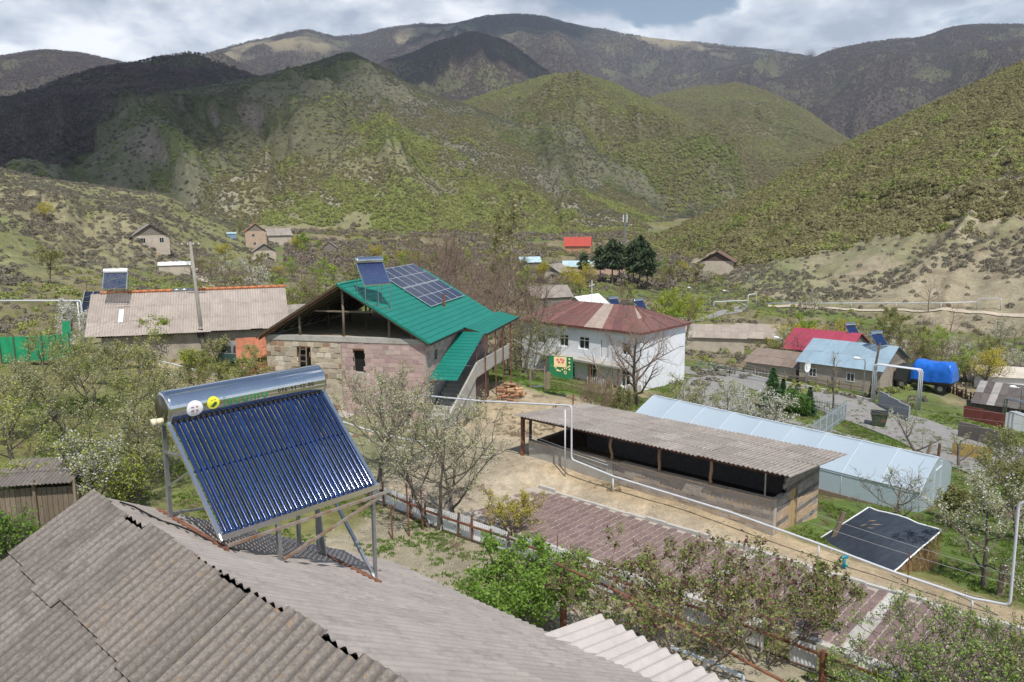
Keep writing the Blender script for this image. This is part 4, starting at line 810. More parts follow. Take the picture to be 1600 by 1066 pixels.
# ------------------------------------------------------------------ white gas pipes
def pipe(label, pts, r, posts=(), group=None, m=None, bend=.18, name='gas_pipe'):
    P = [Vector(p) for p in pts]; t = thing(name, label, 'pipe', P[0], 0, group); q = [P[0]]
    for a, b, c in zip(P[:-2], P[1:-1], P[2:]):   # rounded corners
        d0, d1 = (a - b), (c - b); e = min(bend, d0.length * .4, d1.length * .4)
        if d0.normalized().dot(d1.normalized()) < -.97: q.append(b); continue
        s, f = b + d0.normalized() * e, b + d1.normalized() * e
        for k in range(5): w = k / 4; q.append((s * (1 - w) + b * w) * (1 - w) + (b * (1 - w) + f * w) * w)
    q.append(P[-1]); b = MB(); b.tube([p - P[0] for p in q], r, 10); b.build('pipe', m or M_pipe, t, True)
    for a, c in posts:
        s = MB(); s.tube([Vector(a) - P[0], Vector(c) - P[0]], r * .8, 8); s.build('support', m or M_pipe, t, True)
    return t
def Pn(px, py, n): return Vector(onn(px, py, n))
main = [at(640, 616, 41.5), at(755, 627, 40.2), Pn(893, 634, 28.2), Pn(893, 718, 28.2), Pn(960, 745, 28.2), Pn(1140, 800, 28.2), Pn(1280, 850, 28.2), Pn(1400, 895, 28.2), Pn(1520, 935, 28.2), Pn(1578, 946, 28.2), Pn(1592, 786, 28.2), Pn(1720, 770, 28.2)]
g = lambda p: (p[0], p[1], hgt(p[0], p[1]) - .1)
m1, m2 = Pn(883, 640, 28.2), Pn(958, 747, 28.2)
pipe('long pale gas pipe running beside the street and bending up over the shed end', main, .045, [((m1.x, m1.y, m1.z), g(m1)), (m2, g(m2)), (main[6], g(main[6])), (main[8], g(main[8])), (main[0], g(main[0]))])
# wires strung along the pipe and the haystack
def wires(label, runs, r=.008, cat='wire', sag=.0, m=None, name='wire'):
    out = []
    for a, b in runs:
        a, b = Vector(a), Vector(b); w = MB(); pts = []
        for k in range(13): s = k / 12; p = a.lerp(b, s); p.z -= sag * 4 * s * (1 - s); pts.append(p)
        w.tube([p - a for p in pts], r, 4); o = w.build(name, m or M_wire, None, loc=a); tag(o, label, cat, 'strung wires' if len(runs) > 1 else None); out.append(o)
    return out
M_wire = mat('wire_grey', (.45, .45, .44), .5, .1, metal=.4)
wires('upper of two thin wires strung in front of the haystack', [(Pn(1265, 800, 29.2), Pn(1585, 900, 28.6))], .009, sag=.06)
wires('lower of two thin wires strung in front of the haystack', [(Pn(1270, 818, 29.2), Pn(1585, 915, 28.6))], .009, sag=.06)
wires('upper white rope across the open shed front', [(Pn(818, 676, 28.95), Pn(948, 722, 28.9))], .012, 'rope', .03, M_white, 'rope')
wires('lower white rope across the open shed front', [(Pn(818, 681, 28.95), Pn(950, 727, 28.9))], .012, 'rope', .03, M_white, 'rope')
# ------------------------------------------------------------------ windows
M_glass = mat('window_glass', (.02, .025, .03), .08, .1, spec=.7)
M_frame = mat('window_frame', (.62, .60, .56), .6, .08)
def window(parent, org, along, w, h, cols=2, rows=1, frame=M_frame, depth=.12, fw=.06, name='window', glass=M_glass, sill=False):
    """frame set in an opening; org = lower corner on the outer wall face"""
    a = Vector(along).normalized(); n = Vector((a.y, -a.x, 0)); o = Vector(org) - n * depth
    R = Matrix(((a.x, -n.x, 0, o.x), (a.y, -n.y, 0, o.y), (0, 0, 1, o.z), (0, 0, 0, 1)))
    b = MB(); b.box((0, 0, 0), (w, .05, fw)); b.box((0, 0, h - fw), (w, .05, h)); b.box((0, 0, fw), (fw, .05, h - fw)); b.box((w - fw, 0, fw), (w, .05, h - fw))
    for k in range(1, cols): x = w * k / cols; b.box((x - fw * .4, .003, fw), (x + fw * .4, .047, h - fw))
    if rows > 1: z = h * .7; b.box((fw, .006, z - fw * .35), (w - fw, .044, z + fw * .35))
    f = b.build(name, frame, parent); f.matrix_local = R
    for k in range(cols):
        g = MB(); x0, x1 = w * k / cols, w * (k + 1) / cols; g.add([(x0 + .02, .03, .03), (x1 - .02, .03, .03), (x1 - .02, .03, h - .03), (x0 + .02, .03, h - .03)], [(0, 1, 2, 3)]); g.build('pane', glass, f)
    if sill: s = MB(); s.box((-.05, -depth - .06, -.05), (w + .05, .02, -.002)); s.build('sill', M_conc, f)
    return f
# ------------------------------------------------------------------ pink and stone house with the green roof
HA = math.radians(15)
def tile_course_mat():
    return mat('green_metal_tile', (.010, .175, .135), .42, .07, 1.5, spec=.5, rnd=.03, band=((.014, .20, .155), .5, .5, .7))
def green_house():
    c = at(664, 531, 47.5); Z0 = 0.; rng = np.random.default_rng(12)
    t = thing('house', 'pink block and rubble stone house with a bright green metal tile roof', 'house', (c[0], c[1], 0), -HA)
    ze, sl, WX, LY = 5.42, .59, 10.9, 13.2; zr = ze + sl * WX / 2; Mg = tile_course_mat()
    pink = [mat('tuff_pink_%d' % i, q, .95, .12, 6, bump=.5, bscale=45, rnd=.14) for i, q in enumerate([(.44, .315, .29), (.39, .265, .255), (.47, .35, .315)])]
    rub = [mat('rubble_%d' % i, q, .95, .2, 5, bump=.8, bscale=18, rnd=.25) for i, q in enumerate([(.46, .38, .28), (.38, .32, .25), (.30, .19, .13), (.50, .44, .36)])]
    # gable: rubble stone half, pink block half
    ops_p = ((1.0, 1.85, 3.2 + .3, 4.75 + .3 - .2),)
    block_wall(t, (-5.6, 0, -.3), (1, 0, 0), 5.6, 5.35, .46, .275, .3, pink, rng, openings=((.75, 1.6, 3.45, 4.95),), gap=.022, name='block')
    block_wall(t, (-WX, 0, -.3), (1, 0, 0), WX - 5.6 - .03, 5.35, .52, .33, .3, rub, rng, openings=((2.15, 3.15, 3.1, 5.0),), gap=.05, name='stone', jit=.02, backing=M_rubmort, limit=170)
    b = MB(); b.box((-.3, .02, -.3), (-.012, LY, 2.36)); b.build('side_wall', M_conc, t)
    block_wall(t, (0, .02, 2.37), (0, 1, 0), LY - .02, 2.68, .46, .275, .3, pink, rng, openings=((1.5, 2.2, 1.43, 2.08), (7.2, 8.2, .08, 2.03), (10.2, 11.4, .83, 2.13)), gap=.022, limit=260)
    b = MB(); b.box((-WX, LY - .3, -.3), (-.35, LY, 5.05)); b.box((-WX, .35, -.3), (-WX + .3, LY - .32, 5.05)); b.build('rear_wall', M_rubmort, t)
    b = MB(); b.box((-WX - .03, -.04, 5.06), (.03, .34, 5.38)); b.box((-.34, .36, 5.06), (.035, LY, 5.38)); b.box((-WX - .03, .36, 5.06), (-WX + .32, LY, 5.38)); b.build('ring_beam', M_conc, t)
    b = MB(); b.box((-WX + .33, .35, 5.0), (-.35, LY - .3, 5.30)); b.build('attic_floor', mat('attic_clay', (.40, .30, .20), .95, .2, 2), t)
    # hollow openings, ladder, panes
    for x0, x1, z0, z1 in ((-4.85, -4.0, 3.15, 4.65), (-8.75, -7.75, 2.8, 4.7)):
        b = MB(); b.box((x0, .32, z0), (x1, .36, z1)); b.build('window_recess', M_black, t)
        b = MB(); b.box((x0 - .06, .02, z0), (x0 + .04, .12, z1)); b.box((x1 - .04, .02, z0), (x1 + .06, .12, z1)); b.box((x0 + .04, .02, z1 - .1), (x1 - .04, .12, z1)); b.build('window_frame', M_rust, t)
    window(t, (0, 1.5, 3.8), (0, 1, 0), .7, .65, 1, 1, mat('grey_board', (.17, .16, .15), .8), glass=mat('grey_board', (.17, .16, .15), .8))
    window(t, (0, 10.2, 3.2), (0, 1, 0), 1.2, 1.3, 2, 1); b = MB(); b.box((-.2, 7.22, 2.46), (-.14, 8.18, 4.38)); b.build('door', M_darkwood, t)
    # roof timbers in the open gable
    for x, h in ((-5.45, zr - .1), (-8.5, ze + (WX - 8.5) * sl), (-2.4, ze + 2.4 * sl), (-.9, ze + .8 * sl)):
        b = MB(); b.tube([(x, .15, 5.38), (x + rng.normal() * .04, .15, (5.38 + h) / 2), (x, .15, h - .12)], .08, 7); b.build('gable_post', M_wood, t, True)
    for y in (3.4, 6.6, 9.8):
        for x in (-8.2, -5.45, -2.7): b = MB(); b.tube([(x, y, 5.3), (x, y, min(zr, ze + min(-x, WX + x) * sl) - .15)], .07, 6); b.build('attic_post', M_darkwood, t)
    b = MB(); b.bar((-7.4, .2, 6.95), (-3.4, .2, 6.95), .06, .1); b.build('collar_beam', M_wood, t)
    for k in range(12):
        y = -.25 + k * 1.16
        for s in (-1, 1): b = MB(); x1 = 0.35 if s > 0 else -WX - .35; b.bar((x1, y, ze - abs(.35) * sl - .12), (-WX / 2, y, zr - .12), .07, .14); b.build('rafter', M_darkwood if k else mat('verge_board', (.19, .085, .05), .85, .25, 4), t)
    # the roof: overlapping courses of metal tile, each a strip with a small step and pressed waves
    def course(name, xa, za, xb, zb, y0, y1, pitch=.23, up=.035):
        """strip from upper edge (xa, za) to lower edge (xb, zb), wavy along y"""
        m = MB(); n = max(4, int((y1 - y0) / pitch * 4)); ys = np.linspace(y0, y1, n + 1)
        for y in ys:
            w = .014 * math.cos(2 * math.pi * y / pitch)
            m.v += [(xa, y, za + w * .7), (xb, y, zb + up + w), (xb, y, zb - .012 + w)]
        for i in range(n):
            a, b = i * 3, i * 3 + 3; s = 1 if xb > xa else -1
            for q in ((a, a + 1, b + 1, b), (a + 1, a + 2, b + 2, b + 1)): m.f.append(q if s > 0 else q[::-1])
        return m.build(name, Mg, t)
    nC = 16; x0, x1 = -WX / 2, .45
    for k in range(nC):
        a, b_ = x0 + (x1 - x0) * k / nC, x0 + (x1 - x0) * (k + 1) / nC; f = lambda x: zr + .04 - (x - x0) * sl
        course('roof_tile_course', a, f(a), b_, f(b_), -.4, LY + .6)
    for k in range(8):   # far slope, seen only at its verge
        a, b_ = x0 - (x1 - x0) * k / 8, x0 - (x1 - x0) * (k + 1) / 8; course('roof_tile_course', a, zr + .04 + (a - x0) * sl, b_, zr + .04 + (b_ - x0) * sl, -.4, LY + .6, .46)
    r = MB(); r.tube([(x0, -.42, zr + .05), (x0, LY + .62, zr + .05)], .10, 8); r.build('ridge_cap', Mg, t, True)
    for s, xe in ((1, x1), (-1, 2 * x0 - x1)):
        v = MB(); v.bar((x0, -.42, zr + .02), (xe, -.42, ze - .45 * sl + .05), .03, .14); v.build('verge_trim', Mg if s > 0 else M_darkwood, t)
    nP = 7; f = lambda x: ze - .45 * sl + .11 - (x - .45) * .26   # flatter porch roof
    for k in range(nP):
        a, b_ = .40 + (2.05 - .40) * k / nP, .40 + (2.05 - .40) * (k + 1) / nP; course('porch_tile_course', a, f(a), b_, f(b_), 6.0, LY + 1.6)
    g = MB(); g.bar((2.07, 6.0, f(2.05) - .05), (2.07, LY + 1.6, f(2.05) - .05), .05, .10); g.build('gutter', M_socket, t); g = MB(); g.bar((.47, -.4, ze - .45 * sl - .02), (.47, 6.0, ze - .45 * sl - .02), .05, .10); g.build('gutter', M_socket, t)
    # stair canopy: steep strip of tile falling toward the yard
    n = 15; ya, za, yb, zb = 6.0, 4.98, .1, 2.9
    for k in range(n):
        y0_, y1_ = ya + (yb - ya) * k / n, ya + (yb - ya) * (k + 1) / n; z0_, z1_ = za + (zb - za) * k / n, za + (zb - za) * (k + 1) / n
        m = MB(); xs = np.linspace(.12, 1.95, 33)
        for x in xs: w = .014 * math.cos(2 * math.pi * x / .23); m.v += [(x, y0_, z0_ + w * .7), (x, y1_, z1_ + .035 + w), (x, y1_, z1_ - .012 + w)]
        for i in range(32): a, b_ = i * 3, i * 3 + 3; m.f += [(a, a + 1, b_ + 1, b_), (a + 1, a + 2, b_ + 2, b_ + 1)]
        m.build('canopy_tile_course', Mg, t)
    # balcony, parapets, stair, posts
    b = MB(); b.box((.03, 4.6, 2.18), (1.85, 12.6, 2.36)); b.build('balcony_slab', M_conc, t)
    P = lambda px, py, x=1.8: (lambda r: r)(house_plane(c, px, py, x))
    b = MB(); b.hexa([(1.72, 4.7, 2.30), (1.84, 4.7, 2.30), (1.84, 12.6, 2.02), (1.72, 12.6, 2.02)], [(1.72, 4.7, 3.18), (1.84, 4.7, 3.18), (1.84, 12.6, 3.02), (1.72, 12.6, 3.02)]); b.build('balcony_parapet', M_conc, t)
    b = MB(); b.hexa([(1.72, -1.6, -.2), (1.84, -1.6, -.2), (1.84, 4.68, 2.28), (1.72, 4.68, 2.28)], [(1.72, -1.6, .85), (1.84, -1.6, .85), (1.84, 4.68, 3.17), (1.72, 4.68, 3.17)]); b.build('stair_parapet', M_conc, t)
    for k in range(13):
        s = MB(); y = 4.6 - k * .46; s.box((.05, y - .46, -.3), (1.70, y, 2.3 - k * .178)); s.build('stair_step', M_conc, t)
    b = MB(); b.box((.05, 5.0, -.3), (1.6, 8.0, 2.15)); b.build('lower_store', mat('store_dark', (.08, .055, .045), .9, .3), t)
    for y in (6.1, 8.6, 10.6, 12.7):
        b = MB(); b.bar((1.95, y, -.6), (1.95, y, f(1.95) - .03), .07); b.build('porch_post', M_rust, t)
    b = MB(); b.bar((1.76, 4.72, 3.0), (1.76, 4.72, 4.4), .05); b.build('rail_post', M_rust, t)
    b = MB(); b.tube([(-1.62, 8.0, ze + 1.62 * sl - .2), (-1.62, 8.0, ze + 1.62 * sl + .95)], .10, 8); b.build('flue', M_rust, t)
    # ladder on the gable window
    l = MB()
    ld = thing('ladder', 'grey wooden ladder leaning in the stone house window', 'ladder', t.location + Matrix.Rotation(-HA, 3, 'Z') @ Vector((-8.25, -.12, 2.4)), -HA)
    for x in (-.25, .25): b = MB(); b.bar((x, -.1, 0), (x * .85, .1, 2.35), .06, .05); b.build('rail', M_wood, ld)
    for k in range(6): b = MB(); z = .2 + k * .38; b.bar((-.25, -.08 + z * .085, z), (.25, -.08 + z * .085, z), .04); b.build('rung', M_wood, ld)
    # photovoltaic panels on the roof
    Mc = mat('solar_cells', (.008, .012, .045), .18, .2, 3, spec=.6); Mal = mat('panel_frame', (.62, .64, .67), .35, .04, metal=.5)
    arr = thing('solar_array', 'array of ten dark solar panels on the green tile roof', 'solar array', t.location, -HA)
    for j in range(2):
        for i in range(5):
            y0_ = 5.9 + i * 1.42; xu = -5.85 + j * 2.06; xl = xu + 2.02; zf = lambda x: ze + .20 - x * sl + .0
            q = [(xu, y0_, zf(xu)), (xl, y0_, zf(xl)), (xl, y0_ + 1.39, zf(xl)), (xu, y0_ + 1.39, zf(xu))]
            b = MB(); b.slab(q, .035); pv = b.build('panel', Mal, arr)
            for h0, h1 in ((.02, .49), (.51, .98)):
                g = MB(); mk = lambda s, r: (xu + (xl - xu) * s, y0_ + 1.39 * r, zf(xu + (xl - xu) * s) + .004); g.add([mk(h0, .03), mk(h1, .03), mk(h1, .97), mk(h0, .97)], [(0, 1, 2, 3)]); g.build('cell_sheet', Mc, pv)
    # heater on the same roof
    fl = Vector(at(569, 446, 47.4)); a = math.radians(52)
    yv = Vector((math.sin(a), math.cos(a), 0)); xv = Vector((math.cos(a), -math.sin(a), 0)); org = fl - xv * 1.02 + Vector((0, 0, 1.42))
    inv = Matrix.Rotation(HA, 3, 'Z')
    def rz(x, y):
        w = org + xv * x + yv * y; l_ = inv @ (w - t.location); return (zr + .05 - abs(l_.x - x0) * sl) - org.z
    solar_heater('solar water heater standing on the green tile roof', org, -a + math.pi / 2 - math.pi / 2, None, ntube=24, pitch=.072, reach=1.02, drop=1.42, roofz=rz)
    return t
M_rubmort = mat('rubble_mortar', (.44, .38, .29), .95, .2, 3, bump=.8, bscale=15, band=((.30, .22, .16), 2.5, .55, .65))
def house_plane(c, px, py, x): return None
GH_T = green_house()
def fire_wood():
    rng = np.random.default_rng(4); R = Matrix.Rotation(-HA, 3, 'Z'); o = GH_T.location + R @ Vector((2.9, 8.6, 0)); m1 = [mat('log_end', (.42, .27, .15), .9, .2, 8, rnd=.2), mat('log_red', (.30, .15, .09), .9, .2, 8, rnd=.2)]
    ends = []
    for k in range(60):
        x, y = rng.uniform(-.7, .9), rng.uniform(-1.3, 1.3); z = max(0, (1.0 - abs(y) * .5 - abs(x) * .5)) * rng.uniform(0, 1); a = rng.uniform(-.5, .5); d = Vector((math.cos(a), math.sin(a), rng.uniform(-.2, .2))) * .25
        p = o + R @ Vector((x, y, 0)); gz = hgt(p.x, p.y); b = MB(); b.tube([-d, d], rng.uniform(.06, .11), 6); ob = b.build('firewood_log', m1[k % 2], None, loc=(p.x, p.y, gz + .1 + z)); tag(ob, 'split firewood log in the pile under the balcony', 'firewood', 'firewood pile')
fire_wood()
# ------------------------------------------------------------------ road and lots, laid as sheets over the ground
def drape(name, L_, R_, m, lift=.05, label=None, nu=24, nv=5, zg=-5.2, kind='structure'):
    """sheet between two pixel polylines that lie on the ground"""
    A = [gp(*p, zg) for p in L_]; B = [gp(*p, zg) for p in R_]
    def res(P, n):
        d = [0]
        for a, b in zip(P[:-1], P[1:]): d.append(d[-1] + (b - a).length)
        return [Vector([np.interp(d[-1] * k / n, d, [p[i] for p in P]) for i in range(3)]) for k in range(n + 1)]
    a, b = res(A, nu), res(B, nu); pts = []
    for i in range(nu + 1):
        for j in range(nv + 1): pts.append(a[i].lerp(b[i], j / nv))
    x = np.array([p.x for p in pts]); y = np.array([p.y for p in pts]); z = grid_at(GH, np.arctan2(x, y), np.hypot(x, y)) + lift
    q = MB(); q.v = list(zip(x, y, z)); q.f = [(i * (nv + 1) + j, i * (nv + 1) + j + 1, (i + 1) * (nv + 1) + j + 1, (i + 1) * (nv + 1) + j) for i in range(nu) for j in range(nv)]
    o = q.build(name, m, None); tag(o, label, None, None, kind)
    if o.data.polygons[0].normal.z < 0: o.data.flip_normals()
    return a, b
ra, rb = drape('road', [(1068, 571), (1160, 586), (1250, 604), (1355, 627), (1430, 650), (1520, 680), (1620, 705)], [(1062, 582), (1145, 599), (1230, 626), (1300, 648), (1385, 680), (1440, 708), (1560, 760)], M_asph, .06, 'grey asphalt village road with pale kerb', 40)
drape('lot', [(1072, 590), (1120, 590), (1160, 604)], [(1030, 650), (1110, 655), (1200, 662)], M_asph, .05, 'asphalt yard beside the white building')
drape('side_road', [(1165, 640), (1230, 655), (1290, 668), (1360, 690)], [(1190, 680), (1250, 690), (1330, 705), (1420, 720)], M_asph, .045, 'narrow asphalt drive behind the metal railing')
drape('far_road', [(1075, 505), (1095, 495), (1135, 483), (1170, 478), (1130, 470)], [(1092, 503), (1125, 494), (1160, 489), (1172, 480), (1120, 468)], M_asph, .12, 'far asphalt road bending below the hill', zg=-7)
drape('upper_road', [(1028, 447), (1040, 432), (1024, 422)], [(1058, 452), (1052, 434), (1030, 421)], M_asph, .15, 'far asphalt road climbing into the trees', zg=-6)
M_dirt = mat('dirt_road', (.46, .39, .30), .95, .12, .5, bump=.3, bscale=10)
drape('dirt_road', [(1200, 477), (1300, 481), (1400, 484), (1500, 485), (1620, 492)], [(1200, 480), (1300, 484), (1400, 487), (1500, 489), (1620, 497)], M_dirt, .15, 'pale dirt track along the foot of the right hill', 40, zg=-5)
drape('farm_track', [(262, 409), (280, 414), (300, 425), (312, 446), (318, 452)], [(275, 407), (296, 411), (318, 425), (326, 440), (338, 450)], M_dirt, .15, 'dirt track leading up to the hillside house', zg=1)
k = 0
for p, q in zip(ra[4:24], ra[5:25]):   # kerb stones along the far side of the road
    b = MB(); d = (q - p); L = d.length; d.normalize(); n = Vector((-d.y, d.x, 0)); b.box((0, 0, -.2), (L - .03, .25, .22)); o = b.build('kerb', M_kerb, None, loc=(p.x, p.y, grid_at(GH, math.atan2(p.x, p.y), math.hypot(p.x, p.y)).item() + .0), rz=math.atan2(d.y, d.x)); tag(o, 'pale concrete kerb stone along the far edge of the asphalt road', 'kerb', 'kerb stones of the asphalt road')
# ------------------------------------------------------------------ white two-storey building
def white_building():
    U0, U1, N0, N1, zb, ze = -56.5, -41.2, 63.5, 72.0, -5.2, 1.35
    t = thing('building', 'white plastered two storey building with a faded red sheet metal hip roof', 'building', W(U1, N0, 0), -GA); L = U1 - U0; D = N1 - N0; rng = np.random.default_rng(2)
    Mw = mat('white_plaster', (.74, .76, .80), .9, .05, .6, bump=.2, bscale=20, band=((.56, .57, .58), .5, .55, .75))
    ops = []
    for (a, b_), z0, z1 in (((-51.3, -50.05), -1.05, .25), ((-48.7, -47.35), -1.07, .25), ((-45.9, -44.95), -1.7, .15), ((-43.35, -42.3), -1.1, .15), ((-54.3, -53.2), -1.05, .25), ((-47.6, -46.4), -4.3, -2.4), ((-43.4, -42.4), -4.3, -2.6), ((-50.5, -49.2), -4.2, -2.6)):
        ops.append((a - U1 + L, b_ - U1 + L, z0 - zb, z1 - zb))
    # walls as butted piers around the openings
    def wall_face(name, length, h, ops, M):
        xs = sorted({0, length} | {v for o in ops for v in o[:2]}); m = MB()
        for x0, x1 in zip(xs[:-1], xs[1:]):
            zs = [(0, h)]
            for o in ops:
                if o[0] < (x0 + x1) / 2 < o[1]: zs = [s for z0, z1 in zs for s in ((z0, min(z1, o[2])), (max(z0, o[3]), z1)) if s[1] - s[0] > .02]
            for z0, z1 in zs: m.box((x0, 0, z0), (x1, .3, z1))
        o = m.build(name, Mw, t); o.matrix_local = M; return o
    wall_face('wall', L, ze - zb, ops, Matrix.Translation((-L, 0, zb)))
    b = MB(); b.box((-.3, .3, zb), (0, D, ze)); b.box((-L, D - .3, zb), (-.3, D, ze)); b.box((-L, .3, zb), (-L + .3, D - .3, ze)); b.build('side_wall', Mw, t)
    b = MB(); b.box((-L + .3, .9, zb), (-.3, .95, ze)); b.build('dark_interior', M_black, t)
    for o in ops:
        x0 = o[0] - L; d = o[3] - o[2]
        if abs(x0 + 45.9 - 41.2) < .1: b = MB(); b.box((x0 + .1, .08, o[2] + zb), (x0 + o[1] - o[0] - .1, .14, o[3] + zb)); b.build('door', M_white, t); continue
        window(t, (x0, 0, o[2] + zb), (1, 0, 0), o[1] - o[0], d, 2, 2, M_white if x0 > -14 else M_wood, .14, .10)
    b = MB(); b.hexa([(-L + 3, -1.5, -1.98), (-1.2, -1.5, -2.2), (-1.2, -.005, -2.2), (-L + 3, -.005, -1.98)], [(-L + 3, -1.5, -1.78), (-1.2, -1.5, -2.0), (-1.2, -.005, -1.95), (-L + 3, -.005, -1.73)]); b.build('gallery_slab', M_conc, t)
    for x in (-11, -8, -5, -1.6): b = MB(); b.bar((x, -1.35, zb), (x, -1.35, -2.0), .12); b.build('gallery_post', M_rust, t)
    for x0 in np.arange(-5.4, -2.2, .22): b = MB(); b.box((x0, -1.3, zb), (x0 + .07, -1.26, zb + 1.7)); b.build('gate_bar', M_white, t)
    # hip roof in single sheets
    Mr = [mat('roof_red_%d' % i, c, .6, .18, 1.2, rnd=.15, band=((.15, .085, .072), 1.5, .48, .66)) for i, c in enumerate([(.185, .082, .07), (.165, .078, .07), (.195, .092, .078)])]; Mt = mat('roof_tan', (.36, .29, .245), .7, .15, 1.5, rnd=.12, band=((.34, .22, .18), 2, .5, .7))
    ov = .45; e = ze + .02; A = Vector((-L - ov, -ov, e)); B = Vector((ov, -ov, e)); C2 = Vector((ov, D + ov, e)); D2 = Vector((-L - ov, D + ov, e)); zr = 3.25; R0 = Vector((-L + 3.2, D / 2, zr)); R1 = Vector((-3.6, D / 2, zr))
    def slope(P, Q, r0, r1, n, pal, rows=2):   # P..Q eave, r0..r1 ridge
        for i in range(n):
            for j in range(rows):
                s0, s1 = i / n, (i + 1) / n; h0, h1 = j / rows, (j + 1) / rows
                f = lambda s, h: (P.lerp(Q, s)).lerp(r0.lerp(r1, s), h)
                q = [f(s0, h0), f(s1, h0), f(s1, h1), f(s0, h1)]; nrm = (q[1] - q[0]).cross(q[3] - q[0]).normalized() * (.018 * ((i + j) % 2) + .002); q = [p + nrm for p in q]
                m = MB(); m.slab(q, .015); m.build('roof_sheet', pal(i, j), t)
                if j == 0 or True: sgm = MB(); sgm.bar(q[0] + nrm, q[3] + nrm, .035, .04); sgm.build('roof_seam', pal(i, j), t)
    slope(A, B, R0, R1, 14, lambda i, j: Mt if i in (8, 9) else Mr[rng.integers(3)])
    slope(B, C2, R1, R1 + Vector((.01, 0, 0)), 6, lambda i, j: Mt if i == 0 and j == 1 else Mr[rng.integers(3)]); slope(C2, D2, R1, R0, 8, lambda i, j: Mr[0]); slope(D2, A, R0, R0 - Vector((.01, 0, 0)), 5, lambda i, j: Mr[1])
    b = MB(); b.box((-L - ov, -ov, e - .22), (ov, -ov + .08, e - .01)); b.box((ov - .08, -ov + .08, e - .22), (ov, D + ov, e - .01)); b.box((-L - ov, -ov + .08, e - .05), (ov - .08, D + ov, e - .02)); b.build('fascia', mat('fascia_red', (.16, .055, .05), .8, .2), t)
    b = MB(); b.bar((-9.2, D / 2 + .3, zr - .3), (-9.2, D / 2 + .3, zr + 2.4), .06); b.bar((-9.5, D / 2 + .3, zr + 1.7), (-8.9, D / 2 + .3, zr + 1.9), .12); b.build('antenna_mast', M_white, t)
    b = MB(); b.box((-.9, -1.0, -5.3), (.2, .0, -3.8)); b.build('porch_store', M_conc, t)
white_building()
# ------------------------------------------------------------------ plastic greenhouse
def greenhouse():
    UL, UR, n0, n1 = -27.6, -10.2, 41.3, 47.3; rng = np.random.default_rng(6); t = thing('greenhouse', 'long plastic film greenhouse with a pale blue roof behind the shed', 'greenhouse', W(UR, 44.3, 0), -GA); L = UR - UL
    def film():
        m = bpy.data.materials.new('greenhouse_film'); m.use_nodes = True; N, Lk = m.node_tree.nodes, m.node_tree.links; p = N['Principled BSDF']
        p.inputs['Base Color'].default_value = (.56, .66, .76, 1); p.inputs['Roughness'].default_value = .28; p.inputs['Specular IOR Level'].default_value = .6
        tr = N.new('ShaderNodeBsdfTranslucent'); tr.inputs[0].default_value = (.6, .66, .68, 1); mx = N.new('ShaderNodeMixShader'); mx.inputs[0].default_value = .35; Lk.new(p.outputs[0], mx.inputs[1]); Lk.new(tr.outputs[0], mx.inputs[2]); Lk.new(mx.outputs[0], N['Material Output'].inputs[0])
        nz = N.new('ShaderNodeTexNoise'); nz.inputs['Scale'].default_value = 2.5; nz.inputs['Detail'].default_value = 5; bp = N.new('ShaderNodeBump'); bp.inputs['Strength'].default_value = .25; bp.inputs['Distance'].default_value = .05; Lk.new(nz.outputs['Fac'], bp.inputs['Height']); Lk.new(bp.outputs[0], p.inputs['Normal']); return m
    Mf = film(); hw = 3.0
    prof = [(-hw, 0.05), (-hw, 1.34), (-hw * .94, 1.47), (-hw * .5, 2.02), (-hw * .07, 2.47), (0, 2.5), (hw * .07, 2.47), (hw * .5, 2.02), (hw * .94, 1.47), (hw, 1.34), (hw, 0.05)]
    fl = lambda x: -2.5 + (-x / L) * .70 + .02 * math.sin(x * 2)
    nb = 9; secs = [-L * k / nb for k in range(nb + 1)]
    for k in range(nb):
        m = MB(); x0, x1 = secs[k], secs[k + 1]; n = 5
        for i in range(n + 1):
            x = x0 + (x1 - x0) * i / n; sag = 1 - .018 * math.sin(math.pi * i / n)
            for y, z in prof: m.v.append((x, y, fl(x) + (z * sag if z > .5 else z)))
        c = len(prof)
        for i in range(n):
            for j in range(c - 1): m.f.append((i * c + j, (i + 1) * c + j, (i + 1) * c + j + 1, i * c + j + 1))
        o = m.build('film_panel', Mf, t, False)
    for k, x in enumerate(secs):
        m = MB(); m.tube([(x, y * 1.002, fl(x) + z + .005) for y, z in prof], .014, 6); m.build('hoop', M_hoop, t, True)
    m = MB(); m.tube([(0, 0, fl(0) + 2.52), (-L, 0, fl(-L) + 2.52)], .035, 6); m.build('ridge_pipe', M_hoop, t)
    for s in (-1, 1):
        m = MB(); m.bar((0, s * hw * 1.01, fl(0) + 1.40), (-L, s * hw * 1.01, fl(-L) + 1.40), .03, .06); m.build('shoulder_rail', M_galv, t)
        m = MB(); m.hexa([(-L, s * hw * 1.02 - .03, fl(-L) - .4), (0, s * hw * 1.02 - .03, fl(0) - .4), (0, s * hw * 1.02 + .03, fl(0) - .4), (-L, s * hw * 1.02 + .03, fl(-L) - .4)], [(-L, s * hw * 1.02 - .03, fl(-L) + .25), (0, s * hw * 1.02 - .03, fl(0) + .25), (0, s * hw * 1.02 + .03, fl(0) + .25), (-L, s * hw * 1.02 + .03, fl(-L) + .25)]); m.build('base_board', M_wood, t)
    for x, s in ((.01, 1), (-L - .01, -1)):
        m = MB(); m.v = [(x, y * .985, fl(x) + z * .985) for y, z in prof]; m.f = [tuple(range(len(prof)))[::s]]; m.build('end_film', Mf, t)
    for y in (-.6, .6): m = MB(); m.bar((.04, y, fl(0)), (.04, y, fl(0) + 2.2), .05); m.build('door_jamb', M_hoop, t)
    m = MB(); m.bar((.04, -.6, fl(0) + 1.9), (.04, .6, fl(0) + 1.9), .05); m.build('door_head', M_hoop, t)
